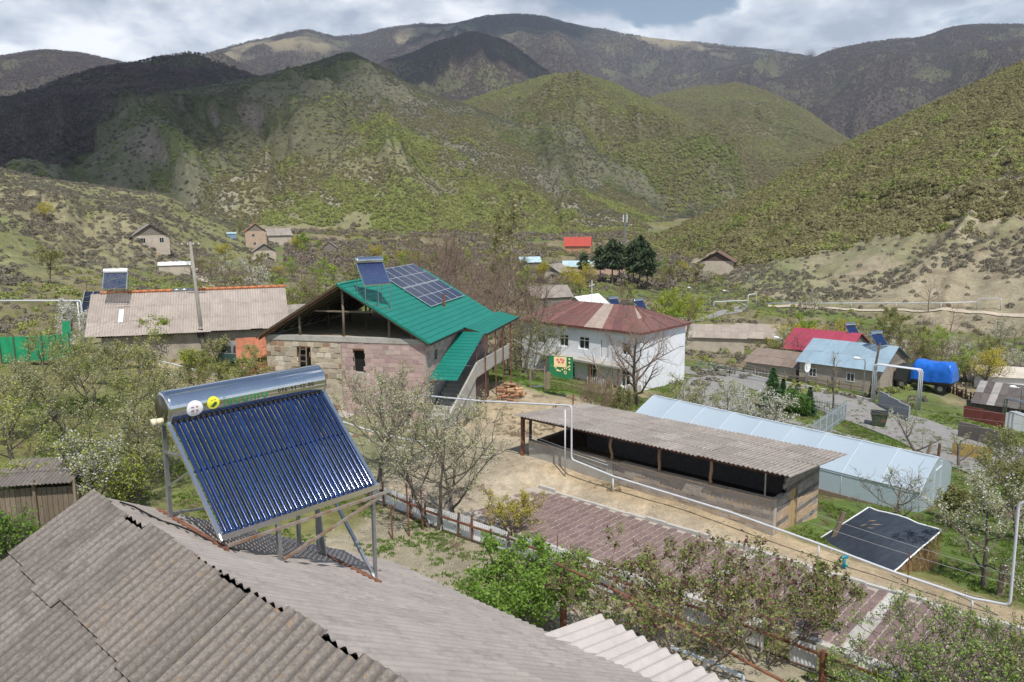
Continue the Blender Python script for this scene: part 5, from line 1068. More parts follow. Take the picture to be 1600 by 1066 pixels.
M_hoop = mat('hoop_white', (.58, .64, .70), .5, .05)
greenhouse()
# ------------------------------------------------------------------ haystack under a dark tarpaulin
def haystack():
    c = [Vector(onz(1268, 850, -.55)), Vector(onz(1393, 897, -.30)), Vector(onz(1472, 828, .85)), Vector(onz(1357, 793, .85))]
    ctr = sum(c, Vector()) / 4; g0 = hgt(ctr.x, ctr.y); rng = np.random.default_rng(3)
    t = thing('haystack', 'mound of brown hay under the dark tarpaulin beside the street', 'haystack', (ctr.x, ctr.y, g0))
    n = 26; f = lambda s, r: c[0].lerp(c[1], s).lerp(c[3].lerp(c[2], s), r)
    m = MB()
    for i in range(n + 1):
        for j in range(n + 1):
            s, r = i / n, j / n; p = f(.04 + .92 * s, .04 + .92 * r); e = min(s, r, 1 - s, 1 - r); bul = .28 * math.sin(math.pi * s) * math.sin(math.pi * r)
            z = p.z + bul - .07
            if e < .02: p = ctr.lerp(p, 1.02); z = hgt(p.x, p.y) - .15
            elif e < .05: p = ctr.lerp(p, 1.04); z = (z + hgt(p.x, p.y)) / 2
            p = Vector((p.x, p.y, z)) - Vector((ctr.x, ctr.y, g0)) + Vector(rng.normal(size=3) * .02); m.v.append(tuple(p))
    m.f = [(i * (n + 1) + j, (i + 1) * (n + 1) + j, (i + 1) * (n + 1) + j + 1, i * (n + 1) + j + 1) for i in range(n) for j in range(n)]
    Mh = mat('hay', (.235, .165, .085), .95, .3, 6, bump=.9, bscale=30, band=((.13, .09, .05), 3, .5, .65)); m.build('mound', Mh, t, True)
    st = MB()   # loose stalks hanging on the sides
    for k in range(5200):
        a = rng.integers(4); u = rng.uniform(); p = c[a].lerp(c[(a + 1) % 4], u); p = ctr + (p - ctr) * rng.uniform(.96, 1.03); z0 = hgt(ctr.x, ctr.y); zt = p.z + .02; z = z0 + (zt - z0) * rng.uniform(0, 1.0)
        q = Vector((p.x, p.y, z)) - Vector((ctr.x, ctr.y, g0)); d = Vector((rng.normal() * .4, rng.normal() * .4, -1)).normalized() * rng.uniform(.12, .35); w = Vector((rng.normal(), rng.normal(), .2)).normalized() * .008
        st.add([q - w, q + w, q + d], [(0, 1, 2)])
    tag(st.build('hay_stalks', leafmat('hay_stalk', (.25, .17, .08), (.42, .30, .16), .2), t), kind='stuff')
    tp = thing('tarpaulin', 'dark blue grey tarpaulin with white hem spread over the hay', 'tarpaulin', (ctr.x, ctr.y, g0)); m = MB(); n = 34
    def tz(s, r):
        p = f(s, r); return p + Vector((0, 0, .28 * math.sin(math.pi * s) * math.sin(math.pi * r) + .035 * math.sin(s * 9 + r * 4) * math.sin(r * 8) * math.sin(math.pi * s) + .06 * (fbm(np.array([s * 7.]), np.array([r * 7.]), 5, 4)[0] - .5))) - Vector((ctr.x, ctr.y, g0))
    for i in range(n + 1):
        for j in range(n + 1): m.v.append(tuple(tz(i / n, j / n)))
    m.f = [(i * (n + 1) + j, (i + 1) * (n + 1) + j, (i + 1) * (n + 1) + j + 1, i * (n + 1) + j + 1) for i in range(n) for j in range(n)]
    Mt = mat('tarpaulin_dark', (.035, .045, .062), .55, .22, 2.5, bump=.5, bscale=9, spec=.4, stretch=(1, 3, 1)); m.build('sheet', Mt, tp, True)
    for e in ([(k / n, 0) for k in range(n + 1)], [(1, k / n) for k in range(n + 1)], [(k / n, 1) for k in range(n + 1)], [(0, k / n) for k in range(n + 1)]):
        b = MB(); b.tube([tz(*q) for q in e], .032, 5); b.build('hem', M_white, tp, True)
    for (s0, r0, s1, r1) in ((.26, .66, .34, .72), (.34, .58, .46, .66), (.24, .52, .33, .57), (.36, .50, .44, .53)):
        a, b_ = tz(s0, r0), tz(s1, r1); d = Vector((.01, .035, 0)); q = MB(); up = Vector((0, 0, .015)); q.v = [tuple(a + up), tuple(a.lerp(b_, .5) + d + up), tuple(b_ + up), tuple(a.lerp(b_, .5) - d + up)]; q.f = [(0, 1, 2, 3)]; q.build('tear', mat('hay_show', (.42, .31, .19), .9), tp)
haystack()
# ------------------------------------------------------------------ cottages
M_cslate = mat('roof_slate_far', (.28, .245, .215), .95, .15, 1.2, rnd=.12, band=((.20, .175, .155), .8, .5, .7)); M_cwall = mat('far_plaster', (.47, .41, .34), .95, .12, 1., band=((.36, .30, .24), .8, .5, .7)); M_plank = mat('grey_plank', (.20, .175, .15), .9, .2, 3)
def cottage(label, pos, az, L, Wd, hw, hr, roof=M_cslate, wall=M_cwall, gable=None, over=.4, n=8, wins=(), name='house', cat='house', rows=2, floor=0., group=None, sheets=None, left_roof=None):
    t = thing(name, label, cat, pos, -az, group); X, Y = Wd / 2, L / 2; rng = np.random.default_rng(int(abs(pos[0]) * 10) + 3)
    b = MB(); b.box((-X, -Y, -1.2), (X, Y, hw)); b.build('wall', wall, t)
    for s in (-1, 1):
        y = s * (Y - .02); g = MB(); g.add([(-X, y, hw), (X, y, hw), (0, y, hw + hr - .08), (-X, y - s * .12, hw), (X, y - s * .12, hw), (0, y - s * .12, hw + hr - .08)], [(0, 1, 2), (3, 5, 4), (0, 3, 4, 1), (1, 4, 5, 2), (2, 5, 3, 0)]); g.build('gable', gable or wall, t)
    sl = hr / X
    for s in (-1, 1):
        for i in range(n):
            for j in range(rows):
                y0, y1 = -Y - over + (L + 2 * over) * i / n, -Y - over + (L + 2 * over) * (i + 1) / n - .01; xa, xb = (X + over) * j / rows, (X + over) * (j + 1) / rows + (.05 if j < rows - 1 else 0)
                z = lambda x: hw + hr + .03 - x * sl; q = MB(); k = .012 * ((i + j) % 2) + (.02 if j == 0 else 0); w = [(s * xa, y0, z(xa) + k), (s * xb, y0, z(xb) + k), (s * xb, y1, z(xb) + k), (s * xa, y1, z(xa) + k)]
                q.slab(w, .04); rm = roof if not callable(roof) else roof(i, j, rng); q.build('roof_sheet', (left_roof if left_roof and s < 0 else rm), t)
    for side, x, z, w, h in wins:   # side: 's' gable at -y, 'n' gable at +y, 'e' wall at +x, 'w' wall at -x
        o, a = {'s': ((x - w / 2, -Y, z), (1, 0, 0)), 'n': ((x + w / 2, Y, z), (-1, 0, 0)), 'e': ((X, x - w / 2, z), (0, 1, 0)), 'w': ((-X, x + w / 2, z), (0, -1, 0))}[side]
        window(t, o, a, w, h, 2 if w > .7 else 1, 1, M_frame, -.035, .07)
    return t
def ground_at(px, d):
    r = ray(px, 400); h = math.hypot(r[0], r[1]); x, y = r[0] / h * d, r[1] / h * d; return Vector((x, y, hgt(x, y)))
def roofmat(name, c, **k): return mat(name, c, k.pop('rough', .5), k.pop('var', .08), 1.0, rnd=.06, **k)
M_bluer = roofmat('roof_blue', (.25, .34, .41), band=((.31, .40, .46), .6, .5, .7)); M_crim = roofmat('roof_crimson', (.34, .05, .085)); M_orange = roofmat('roof_orange', (.47, .17, .07)); M_redr = roofmat('roof_red', (.40, .06, .04)); M_ltblue = roofmat('roof_pale_blue', (.42, .54, .60)); M_brownr = mat('roof_brown', (.17, .10, .08), .8, .2, 1)
# blue roofed house and crimson roofed house across the road, both in line with the village grid
uaz = math.pi / 2 + GA
bh = cottage('low house with a blue grey sheet metal roof across the asphalt road', W(-27.9, 83.5, -5.05), uaz, 8.0, 8.4, 2.45, 1.75, M_bluer, mat('rough_house_wall', (.36, .31, .25), .95, .2, 1, band=((.24, .20, .17), 1, .5, .65)), M_plank, .35, 9, (('e', -2.6, .9, .8, .9), ('e', 1.2, .9, .8, .9)))
cottage('house with a crimson sheet metal roof behind the blue roofed house', W(-33.9, 92.0, -5.6), uaz, 7.2, 8.0, 2.6, 1.8, M_crim, M_cwall, M_plank, .3, 8)
cottage('low barn with a brown corrugated roof beside the blue roofed house', W(-35.5, 83.6, -5.1), uaz, 5.6, 6.5, 1.5, 1.0, mat('roof_slate_brown', (.22, .17, .14), .95, .15, 1, rnd=.1), M_cwall, M_plank, .3, 6, name='barn', cat='barn')
cottage('dark corrugated roofed shed with grey patches beside the fenced yard', W(-12.2, 84.0, -6.4), uaz, 7.6, 6.0, 1.6, 1.4, lambda i, j, r: [mat('patch_dark', (.11, .095, .09), .95, .2, 1.5, rnd=.2), mat('patch_grey', (.27, .25, .24), .9, .2, 1.5, rnd=.2)][int(r.uniform() < .3)], mat('dark_shed_wall', (.10, .085, .075), .95, .2), None, .3, 13, name='shed', cat='shed')
rk = dict(reach=.95, drop=1.15, ntube=18, pitch=.075)
def roof_heater(label, px, py, d, az, fall, **kw):
    o = Vector(at(px, py, d)); solar_heater(label, o, -az + math.pi / 2 - math.pi / 2, None, roofz=lambda x, y: -1.2 - fall - .02 * x, detail=False, **{**rk, **kw})
roof_heater('solar water heater on the blue grey roof', 1360, 521, 79.5, math.radians(70), .62); roof_heater('solar water heater on the crimson roof', 1320, 508, 90.5, math.radians(70), .5)
# left long building
def left_building():
    e0 = Vector(at(147, 527, 60.0)); az = math.radians(72); d = Vector((math.sin(az), math.cos(az), 0)); L = 14.4; per = Vector((-math.cos(az), math.sin(az), 0)); hwid = 4.1
    rz0 = 6.75; t = thing('barn', 'long low barn under pale corrugated slate with a power pole in front', 'barn', (e0.x, e0.y, 0), math.pi / 2 - az); ze = e0.z; rng = np.random.default_rng(4)
    b = MB(); b.box((.4, .5, .8), (L - .4, hwid * 2 - .5, ze + .1)); b.build('wall', mat('barn_wall', (.33, .29, .24), .95, .25, 1), t)
    Mp = mat('slate_pinkish', (.385, .33, .29), .95, .1, 1.5, bump=.3, bscale=30, rnd=.08, band=((.30, .255, .225), 1.0, .5, .7)); trough_shade(Mp, .2, (.22, .19, .17), .6); sm = [with_mat(corr_mesh('sheet', 1.08, 1.75, .2, .03, seed=40 + k, seg=5), m) for k, m in enumerate((Mp, Mp))]
    dep = math.hypot(hwid, rz0 - ze); dn = Vector((0, -hwid, ze - rz0)).normalized()
    sheet_roof(t, (0, hwid, rz0), (1, 0, 0), dn, L, dep, sm, 1.0, 1.68, rng, jit=.012) if False else None
    # courses laid from the ridge down, x runs along the ridge
    x = slope_matrix((L, hwid, rz0), (-1, 0, 0), dn)
    sheet_roof(t, (L, hwid, rz0), (-1, 0, 0), dn, L, dep, sm, 1.0, 1.66, rng, jit=.012, tilt=.012)
    q = MB(); q.slab([(0, hwid, rz0 - .03), (L, hwid, rz0 - .03), (L, hwid * 2, ze), (0, hwid * 2, ze)], .05); q.build('rear_slope', Mp, t)
    q = MB(); q.slab([(.1, .2, ze - .1), (L - .1, .2, ze - .1), (L - .1, hwid, rz0 - .14), (.1, hwid, rz0 - .14)], .03); q.build('roof_boarding', M_gap, t)
    for k in range(24):
        c = MB(); c.tube([(k * .6, hwid, rz0 + .07), (k * .6 + .62, hwid, rz0 + .07)], .13, 8); c.build('ridge_tile', M_orange if k not in (9, 10, 11) else M_galv, t, True)
    for s in (0, L): g = MB(); g.add([(s, .3, ze), (s, hwid * 2 - .3, ze), (s, hwid, rz0 - .1)], [(0, 1, 2)]); g.build('gable', M_plank, t)
    p = MB(); p.slab([(1.55, 1.2, ze + (rz0 - ze) * 1.2 / hwid + .06), (1.9, 1.2, ze + (rz0 - ze) * 1.2 / hwid + .06), (1.9, 2.4, ze + (rz0 - ze) * 2.4 / hwid + .06), (1.55, 2.4, ze + (rz0 - ze) * 2.4 / hwid + .06)], .02); p.build('roof_patch', M_white, t)
    o = e0 + d * 0.75 + per * (hwid - .3); o.z = rz0 + 1.75
    # white heater: faces the camera side of the valley
    az2 = math.radians(80); solar_heater('solar water heater with a white tank on the long barn ridge', Vector(at(162, 424, 62.5)), -az2, None, ntube=20, pitch=.085, tank_r=.2, reach=.75, drop=1.35, tank=M_tank_white, roofz=lambda x, y: -1.62 - .2 * x, detail=True, k=5)
    pv = thing('solar_array', 'tilted dark solar panel frame behind the long barn', 'solar array', at(134, 470, 66))
    Mal = MATS['panel_frame']; Mc = MATS['solar_cells']
    for i in range(2):
        for j in range(2):
            q = MB(); q.slab([(i * .75 - .5 + j * .2, j * .1, j * .85 - .9), (i * .75 + .22 + j * .2, j * .1, j * .85 - .9), (i * .75 + .42 + j * .2, .1 + j * .1, j * .85 - .1), (i * .75 - .3 + j * .2, .1 + j * .1, j * .85 - .1)], .04); pn = q.build('panel', Mc, pv)
    for i in (-.5, .25, 1.0): q = MB(); q.bar((i, -.03, -.92), (i + .4, .16, .78), .05); q.build('frame_bar', Mal, pv)
    q = MB(); q.bar((-.3, .2, -4.3), (-.3, .2, -.3), .08); q.bar((.9, .25, -4.3), (.9, .25, -.2), .08); q.build('stand', M_galv, pv)
left_building()
wires  # (power lines follow with the poles)
cottage('small red brick lean-to with rusty tile roof beside the stone house', ground_at(408, 56) + Vector((0, 0, 0)), math.radians(72), 3.6, 3.0, 2.6, 1.0, mat('rust_tile', (.36, .13, .07), .85, .2, 3, rnd=.12), mat('red_brick', (.32, .13, .08), .9, .2, 3), None, .2, 7, name='lean_to', cat='shed')
cottage('flat grey roofed outbuilding behind the stone house', ground_at(462, 72), math.radians(72), 9, 5, 3.0, .5, M_cslate, M_cwall, None, .3, 7, name='outbuilding', cat='shed')
# hillside and valley houses
cottage('grey slate roofed stone house on the left hillside', ground_at(236, 200) + Vector((0, 0, -.9)), math.radians(-28), 9.0, 7.6, 3.2, 2.5, M_cslate, M_cwall, M_plank, .5, 10, (('s', -1.6, 1.5, 1, 1.2), ('s', 2.2, 1.5, 1, 1.2)))
cottage('white roofed low shed below the hillside house', ground_at(272, 165), math.radians(70), 5.5, 4, 1.9, .5, M_white, M_cwall, None, .2, 5, name='shed', cat='shed')
cottage('tall brick house with an orange roof in the valley', ground_at(401, 292), math.radians(-20), 6.5, 7, 6.0, 2.6, M_orange, mat('pale_brick', (.44, .33, .25), .95, .15, 1), M_plank, .4, 7, (('s', -.5, 1.2, 1, 1), ('s', -.8, 4, 1, 1.1), ('e', 0, 3.6, 2.2, 1.4)))
cottage('grey roofed stone cottage just below the orange roofed house', ground_at(413, 255), math.radians(-20), 6.5, 6.5, 2.8, 2.1, M_cslate, M_cwall, M_plank, .4, 7, (('s', -1.5, 1, .9, 1.1), ('s', 1.0, 1, .9, 1.1)))
cottage('brown roofed barn in front of the grey roofed cottage', ground_at(408, 222), math.radians(-30), 6, 5.5, 1.6, 1.3, mat('roof_sand', (.36, .29, .22), .9, .12, 1, rnd=.1), M_plank, M_plank, .3, 6, name='barn', cat='barn')
cottage('grey hip roofed house behind the orange roofed house', ground_at(436, 330), math.radians(60), 9, 7, 3.6, 2.4, M_cslate, M_cwall, M_cwall, .5, 8)
cottage('small grey gabled shed among the valley trees', ground_at(516, 300), math.radians(-10), 5, 5, 2.4, 2.0, M_cslate, M_plank, M_plank, .3, 5, name='shed', cat='shed')
cottage('tiny blue hut on the green meadow', ground_at(364, 300), math.radians(70), 3, 2.4, 1.8, .4, M_ltblue, mat('blue_wall', (.2, .3, .42), .8), None, .2, 4, name='hut', cat='hut')
cottage('house with a vivid red roof below the central hill', ground_at(903, 352), math.radians(98), 11, 8, 3.2, 3.4, M_redr, mat('orange_wall', (.45, .24, .15), .9, .12), mat('orange_wall', (.45, .24, .15), .9, .12), .6, 11, (('n', -1.2, .8, 1, 1.4), ('n', 1.4, .8, 1, 1.4), ('n', 0, 3.6, 1, 1.2)))
cottage('small house with a pale blue roof in the valley bottom', ground_at(827, 262), math.radians(80), 6.5, 6, 2.4, 1.5, M_ltblue, M_plank, M_plank, .4, 6)
cottage('brown slate roofed house among yellow willows', ground_at(866, 205), math.radians(30), 6.5, 6.5, 2.4, 1.9, M_cslate, M_cwall, M_plank, .4, 6)
cottage('long low building with a pale blue roof behind the pines', ground_at(945, 232), math.radians(96), 24, 7, 3.0, 1.4, M_ltblue, mat('peach_wall', (.50, .35, .27), .9, .1), None, .4, 14, name='building', cat='building')
cottage('small house with a bright white roof behind the red hip roof', ground_at(917, 128), math.radians(42), 6, 6, 2.2, 2.0, M_white, M_cwall, None, .3, 5)
cottage('grey domed shed roof behind the red hip roof', ground_at(855, 135), math.radians(70), 7, 5, 2.6, 1.6, M_cslate, M_plank, None, .3, 6, name='shed', cat='shed')
cottage('dark brown gabled house on the slope above the road', ground_at(1122, 228) + Vector((0, 0, 1.)), math.radians(20), 8, 9, 3.2, 2.6, M_brownr, M_cwall, mat('dark_board', (.10, .07, .055), .9), .6, 7)
cottage('long grey roofed shed beyond the white building', ground_at(1105, 112), math.radians(104), 10.5, 5.6, 2.2, 1.3, mat('roof_grey_tan', (.33, .28, .24), .95, .12, 1, rnd=.1), M_cwall, None, .3, 10, name='shed', cat='shed')
cottage('grey roofed cottage below the dirt track', ground_at(1188, 122), math.radians(110), 5.6, 5.6, 1.9, 1.5, mat('roof_grey_tan', (.33, .28, .24), .95, .12, 1, rnd=.1), M_cwall, M_plank, .4, 6)
cottage('low white walled shed with a pale roof at the meadow edge', ground_at(1592, 100), math.radians(110), 7, 4, 1.7, .7, mat('roof_pale', (.52, .47, .40), .9, .1, 1), M_white, None, .3, 7, name='shed', cat='shed')
roof_heater('solar water heater behind the red hip roof beside the white gable', 950, 467, 98, math.radians(60), .6); roof_heater('solar water heater behind the red hip roof beside the bare trees', 990, 470, 98, math.radians(60), .6)
for px, d in ((952, 101), (993, 101)): cottage('low grey roofed house carrying a solar heater behind the red hip roof' if px < 970 else 'low grey roofed house carrying a solar heater beside bare trees', ground_at(px, d), math.radians(132), 6, 5, 3.6, 1.3, M_cslate, M_cwall, None, .3, 6)
# ------------------------------------------------------------------ trees: skeleton grown in python, surfaces made with numpy
def tubes_np(lines, k):
    """lines: list of (pts[P,3], radii[P]) grouped by P -> verts, quads"""
    by = {}
    for p, r in lines: by.setdefault(len(p), []).append((p, r))
    V, Q, off = [], [], 0
    for P, ls in by.items():
        p = np.array([l[0] for l in ls]); r = np.array([l[1] for l in ls]); n = len(ls)
        d = np.gradient(p, axis=1); d /= np.linalg.norm(d, axis=2, keepdims=True) + 1e-9
        ref = np.where(np.abs(d[:, :1, 2:3]) < .9, np.array([0, 0, 1.]), np.array([1., 0, 0])); a = np.cross(d, np.broadcast_to(ref, d.shape)); a /= np.linalg.norm(a, axis=2, keepdims=True) + 1e-9; b = np.cross(d, a)
        t = 2 * np.pi * np.arange(k) / k
        v = p[:, :, None] + (a[:, :, None] * np.cos(t)[:, None] + b[:, :, None] * np.sin(t)[:, None]) * r[:, :, None, None]
        V.append(v.reshape(-1, 3)); idx = off + np.arange(n * P * k).reshape(n, P, k); nx = np.roll(idx, -1, axis=2)
        Q.append(np.stack([idx[:, :-1], nx[:, :-1], nx[:, 1:], idx[:, 1:]], -1).reshape(-1, 4)); off += n * P * k
    return np.vstack(V), np.vstack(Q)
def np_mesh(name, V, Q, smooth=False):
    k = Q.shape[1]; me = bpy.data.meshes.new(name); me.vertices.add(len(V)); me.loops.add(Q.size); me.polygons.add(len(Q))
    me.vertices.foreach_set('co', V.ravel()); me.loops.foreach_set('vertex_index', Q.ravel().astype(np.int32)); me.polygons.foreach_set('loop_start', np.arange(len(Q), dtype=np.int32) * k)
    if smooth: me.polygons.foreach_set('use_smooth', np.ones(len(Q), bool))
    me.update(calc_edges=True); return me
def grow(rng, H, trunks=1, tr=.11, lean=.15, first=.25, nmain=6, nsec=6, ntwig=6, ang=.9, up=.35, mlen=.55, slen=.5, tlen=.35, seg=5, col=0.):
    """returns thick lines, thin lines, twig points; columnar when col > 0"""
    thick, thin, tw = [], [], []
    def line(p, d, L, r0, r1, wob, tropism, n):
        pts = [p]; d = d / np.linalg.norm(d)
        for i in range(n):
            d = d + rng.normal(size=3) * wob + np.array([0, 0, tropism]); d /= np.linalg.norm(d); pts.append(pts[-1] + d * L / n)
        return np.array(pts), np.linspace(r0, r1, n + 1)
    for t in range(trunks):
        a = rng.uniform(0, 6.28); d = np.array([math.cos(a) * lean, math.sin(a) * lean, 1.]) if trunks == 1 else np.array([math.cos(a) * lean * 2.2, math.sin(a) * lean * 2.2, 1.])
        st = np.array([0, 0, -.25]) + (np.array([math.cos(a), math.sin(a), 0]) * .12 * (trunks > 1))
        P, R = line(st, d, H * .8 * rng.uniform(.85, 1.1), tr * rng.uniform(.8, 1.1), tr * .22, .07, .03, 7); thick.append((P, R))
        for m in range(nmain):
            s = first + (1 - first) * (m + rng.uniform(0, .8)) / nmain; q = s * 7; i = min(int(q), 6); p0 = P[i] + (P[i + 1] - P[i]) * (q - i); a = rng.uniform(0, 6.28) if m == 0 else a + 2.4 + rng.normal() * .3
            el = (1 - ang) + rng.uniform(0, .35) + col; d = np.array([math.cos(a), math.sin(a), el * 1.3]); L = H * mlen * (1 - .55 * s) * rng.uniform(.75, 1.2) * (1 - col * .35); r = max(.012, np.interp(q, np.arange(8), R) * .62)
            P2, R2 = line(p0, d, L, r, r * .25, .16, up * .25, seg); thick.append((P2, R2))
            for k in range(nsec):
                s2 = .2 + .8 * (k + rng.uniform(0, 1)) / nsec; q2 = min(s2 * seg, seg - .01); i2 = int(q2); p1 = P2[i2] + (P2[i2 + 1] - P2[i2]) * (q2 - i2); dd = P2[i2 + 1] - P2[i2]; dd /= np.linalg.norm(dd)
                d2 = dd * .6 + rng.normal(size=3) * .6 + np.array([0, 0, up]); L2 = L * slen * (1 - .45 * s2) * rng.uniform(.7, 1.2); P3, R3 = line(p1, d2, L2, max(.008, r * .38), .005, .2, up * .2, 4); thin.append((P3, R3))
                for w in range(ntwig):
                    s3 = .15 + .85 * rng.uniform(); q3 = min(s3 * 4, 3.99); i3 = int(q3); p2 = P3[i3] + (P3[i3 + 1] - P3[i3]) * (q3 - i3); d3 = (P3[i3 + 1] - P3[i3]); d3 = d3 / np.linalg.norm(d3) * .7 + rng.normal(size=3) * .55 + np.array([0, 0, up * .7])
                    P4, R4 = line(p2, d3, max(.12, L2 * tlen * rng.uniform(.6, 1.3)), .006, .003, .22, up * .15, 3); thin.append((P4, R4)); tw.append(P4)
    return thick, thin, np.array(tw)
def leaves_np(rng, tw, n, size, spread, aspect=.6, tipw=1.):
    i = rng.integers(len(tw), size=n); s = rng.uniform(0, 1, n) ** (1 / (1 + tipw)) * 2.999; k = s.astype(int); f = (s - k)[:, None]; P = tw[i, k] * (1 - f) + tw[i, k + 1] * f + rng.normal(size=(n, 3)) * spread
    a = rng.normal(size=(n, 3)); a[:, 2] = np.abs(a[:, 2]) * .6; a /= np.linalg.norm(a, axis=1, keepdims=True); b = np.cross(a, rng.normal(size=(n, 3))); b /= np.linalg.norm(b, axis=1, keepdims=True); L = size * rng.uniform(.6, 1.3, n)[:, None]
    V = np.stack([P - a * L * .5, P + b * L * aspect * .5, P + a * L * .5, P - b * L * aspect * .5], 1).reshape(-1, 3); return V, np.arange(n * 4).reshape(-1, 4)
M_bark = mat('bark_grey', (.135, .115, .098), .95, .25, 6, bump=.5, bscale=30); M_barkb = mat('bark_brown', (.17, .128, .10), .95, .25, 6); M_twigp = mat('twig_pale', (.34, .29, .235), .95, .2, 6); M_twigb = mat('twig_brown', (.235, .165, .125), .95, .2, 6)
LF = dict(bud=leafmat('leaf_bud', (.30, .31, .13), (.56, .55, .36), .4), olive=leafmat('leaf_olive', (.19, .20, .06), (.38, .37, .15), .4), lime=leafmat('leaf_lime', (.30, .36, .04), (.50, .55, .10), .45), green=leafmat('leaf_green', (.13, .24, .035), (.30, .44, .08), .4), blossom=leafmat('petal_white', (.66, .65, .58), (.84, .84, .80), .4), willow=leafmat('leaf_willow', (.40, .36, .035), (.62, .54, .10), .45), yellow=leafmat('leaf_yellow', (.38, .35, .04), (.60, .53, .10), .45), lilac=leafmat('bud_purple', (.085, .03, .04), (.19, .075, .085), .2), pine=leafmat('needle_dark', (.04, .065, .03), (.09, .125, .055), .15), spruce=leafmat('needle_green', (.03, .075, .025), (.075, .15, .05), .15), thuja=leafmat('thuja', (.06, .13, .02), (.13, .24, .05), .2))
def tree_meshes(seed, leaf=(), bark=M_bark, twig=None, k_thick=6, k_thin=3, **kw):
    """leaf: tuples (material key, count, size, spread)"""
    rng = np.random.default_rng(seed); th, tn, tw = grow(rng, **kw); out = []
    V, Q = tubes_np(th, k_thick); m = np_mesh('trunk', V, Q, True); m.materials.append(bark); out.append(('trunk', m))
    V, Q = tubes_np(tn, k_thin); m = np_mesh('twigs', V, Q); m.materials.append(twig or bark); out.append(('twigs', m))
    for mk, n, size, spread in leaf:
        V, Q = leaves_np(rng, tw, n, size, spread); m = np_mesh('crown', V, Q); m.materials.append(LF[mk]); out.append(('blossom' if mk == 'blossom' else ('flower_buds' if mk == 'lilac' else 'crown'), m))
    return out
def plant(name, label, cat, meshes, pos, rz=0., s=1., group=None, sz=1.):
    t = thing(name, label, cat, pos, rz, group); t.scale = (s, s, s * sz)
    for nm, me in meshes:
        o = link(nm, me, None, t)
        if nm == 'twigs': o['kind'] = 'stuff'
    return t
def top_for(px, py, base):   # height that reaches pixel row py above a base point
    d = base.y * C_ - (base.z - CZ) * S_; return at(px, py, d)[2] - base.z
def near_trees():
    fr = dict(nmain=9, nsec=8, ntwig=6, tr=.10, first=.18, ang=.75, up=.42, mlen=.62, slen=.55, tlen=.5)
    def T(label, px, py, topy, seed, leaf, guess=.5, name='fruit_tree', cat='tree', **kw):
        b = gp(px, py, guess); H = top_for(px, topy, b); p = dict(fr); p.update(kw); plant(name, label, cat, tree_meshes(seed, leaf, H=H, **p), b); return b, H
    # garden trees between the near house and the stone house
    T('twin budding pear tree at the white tin fence, thicker trunk', 679, 826, 572, 1, (('bud', 5200, .08, .06), ('blossom', 700, .07, .05)), trunks=2, twig=M_bark)
    T('budding pear tree at the white tin fence, leaning trunk', 712, 823, 580, 2, (('bud', 4400, .08, .06), ('blossom', 900, .07, .05)), lean=.3, twig=M_bark)
    T('budding fruit tree behind the large solar heater', 586, 753, 545, 3, (('bud', 5600, .085, .07), ('blossom', 900, .075, .05)), trunks=2, twig=M_bark)
    T('thin budding tree before the pink block wall', 640, 730, 600, 4, (('bud', 1800, .08, .06),), twig=M_bark, tr=.06)
    # thicket on the left
    labs = ('cream budding fruit tree in the thicket before the green netting', 'olive leafing fruit tree in the thicket before the green netting', 'lime green leafing fruit tree in the thicket before the green netting')
    for i, (px, py, ty) in enumerate(((15, 690, 545), (80, 660, 505), (150, 640, 525), (120, 730, 560), (215, 690, 520), (40, 770, 600), (275, 660, 560), (345, 640, 540), (415, 625, 530), (205, 780, 620), (305, 615, 545), (470, 690, 590), (185, 605, 525), (255, 740, 600), (380, 665, 575))):
        b = gp(px, py, 1.5); H = top_for(px, ty, b); plant('fruit_tree', labs[i % 3], 'tree', tree_meshes(10 + i, (((('bud', 3300, .09, .09), ('olive', 2100, .09, .09), ('blossom', 350, .08, .05)), (('olive', 3300, .09, .09), ('lime', 1000, .09, .08), ('blossom', 200, .08, .05)), (('bud', 2300, .09, .08), ('lime', 1600, .09, .09)))[i % 3]), H=H * 1.02, **{**fr, 'nmain': 10, 'lean': .25}), b, i * 1.1, 1., ('cream fruit trees in the thicket', 'olive fruit trees in the thicket', 'lime fruit trees in the thicket')[i % 3])
    T('upright plum tree full of white blossom beside the near roof', 140, 815, 655, 30, (('blossom', 2600, .085, .07), ('lime', 1900, .09, .09)), 1.2, 'plum_tree', trunks=4, col=.8, ang=.5, tr=.05, nmain=7)
    T('yellow green leafing bush beside the near roof verge', 195, 800, 690, 31, (('lime', 2200, .10, .10), ('blossom', 250, .08, .05)), 1.2, 'bush', 'bush', trunks=4, col=.5, tr=.04)
    T('leafy yellow green bush behind the left shed', 45, 800, 700, 32, (('lime', 2600, .10, .10), ('green', 700, .10, .1)), 1.4, 'bush', 'bush', trunks=4, tr=.04)
    T('green nettle clump at the roof corner', 20, 872, 790, 33, (('green', 2600, .11, .12),), 1.2, 'bush', 'bush', trunks=6, tr=.02, col=.3)
    T('white blossoming cherry tree beside the tall pipe frame', 108, 556, 468, 34, (('blossom', 2600, .13, .08), ('bud', 500, .1, .08)), 2., 'cherry_tree', tr=.08)
    T('green leafing tree before the long barn', 264, 558, 488, 35, (('lime', 1800, .17, .14), ('green', 1600, .16, .12)), 2., 'tree', trunks=2, tr=.07)
    for i, (px, py, ty, k) in enumerate(((178, 578, 530, 'olive'), (225, 575, 538, 'bud'), (345, 568, 520, 'olive'), (300, 575, 540, 'lime'))):
        b = gp(px, py, 2.); plant('shrub', 'leafing shrub along the wall of the long barn', 'shrub', tree_meshes(36 + i + 100, ((k, 1900, .14, .12),), H=top_for(px, ty, b), **{**fr, 'trunks': 3, 'tr': .05}), b, i, 1., 'shrubs along the long barn')
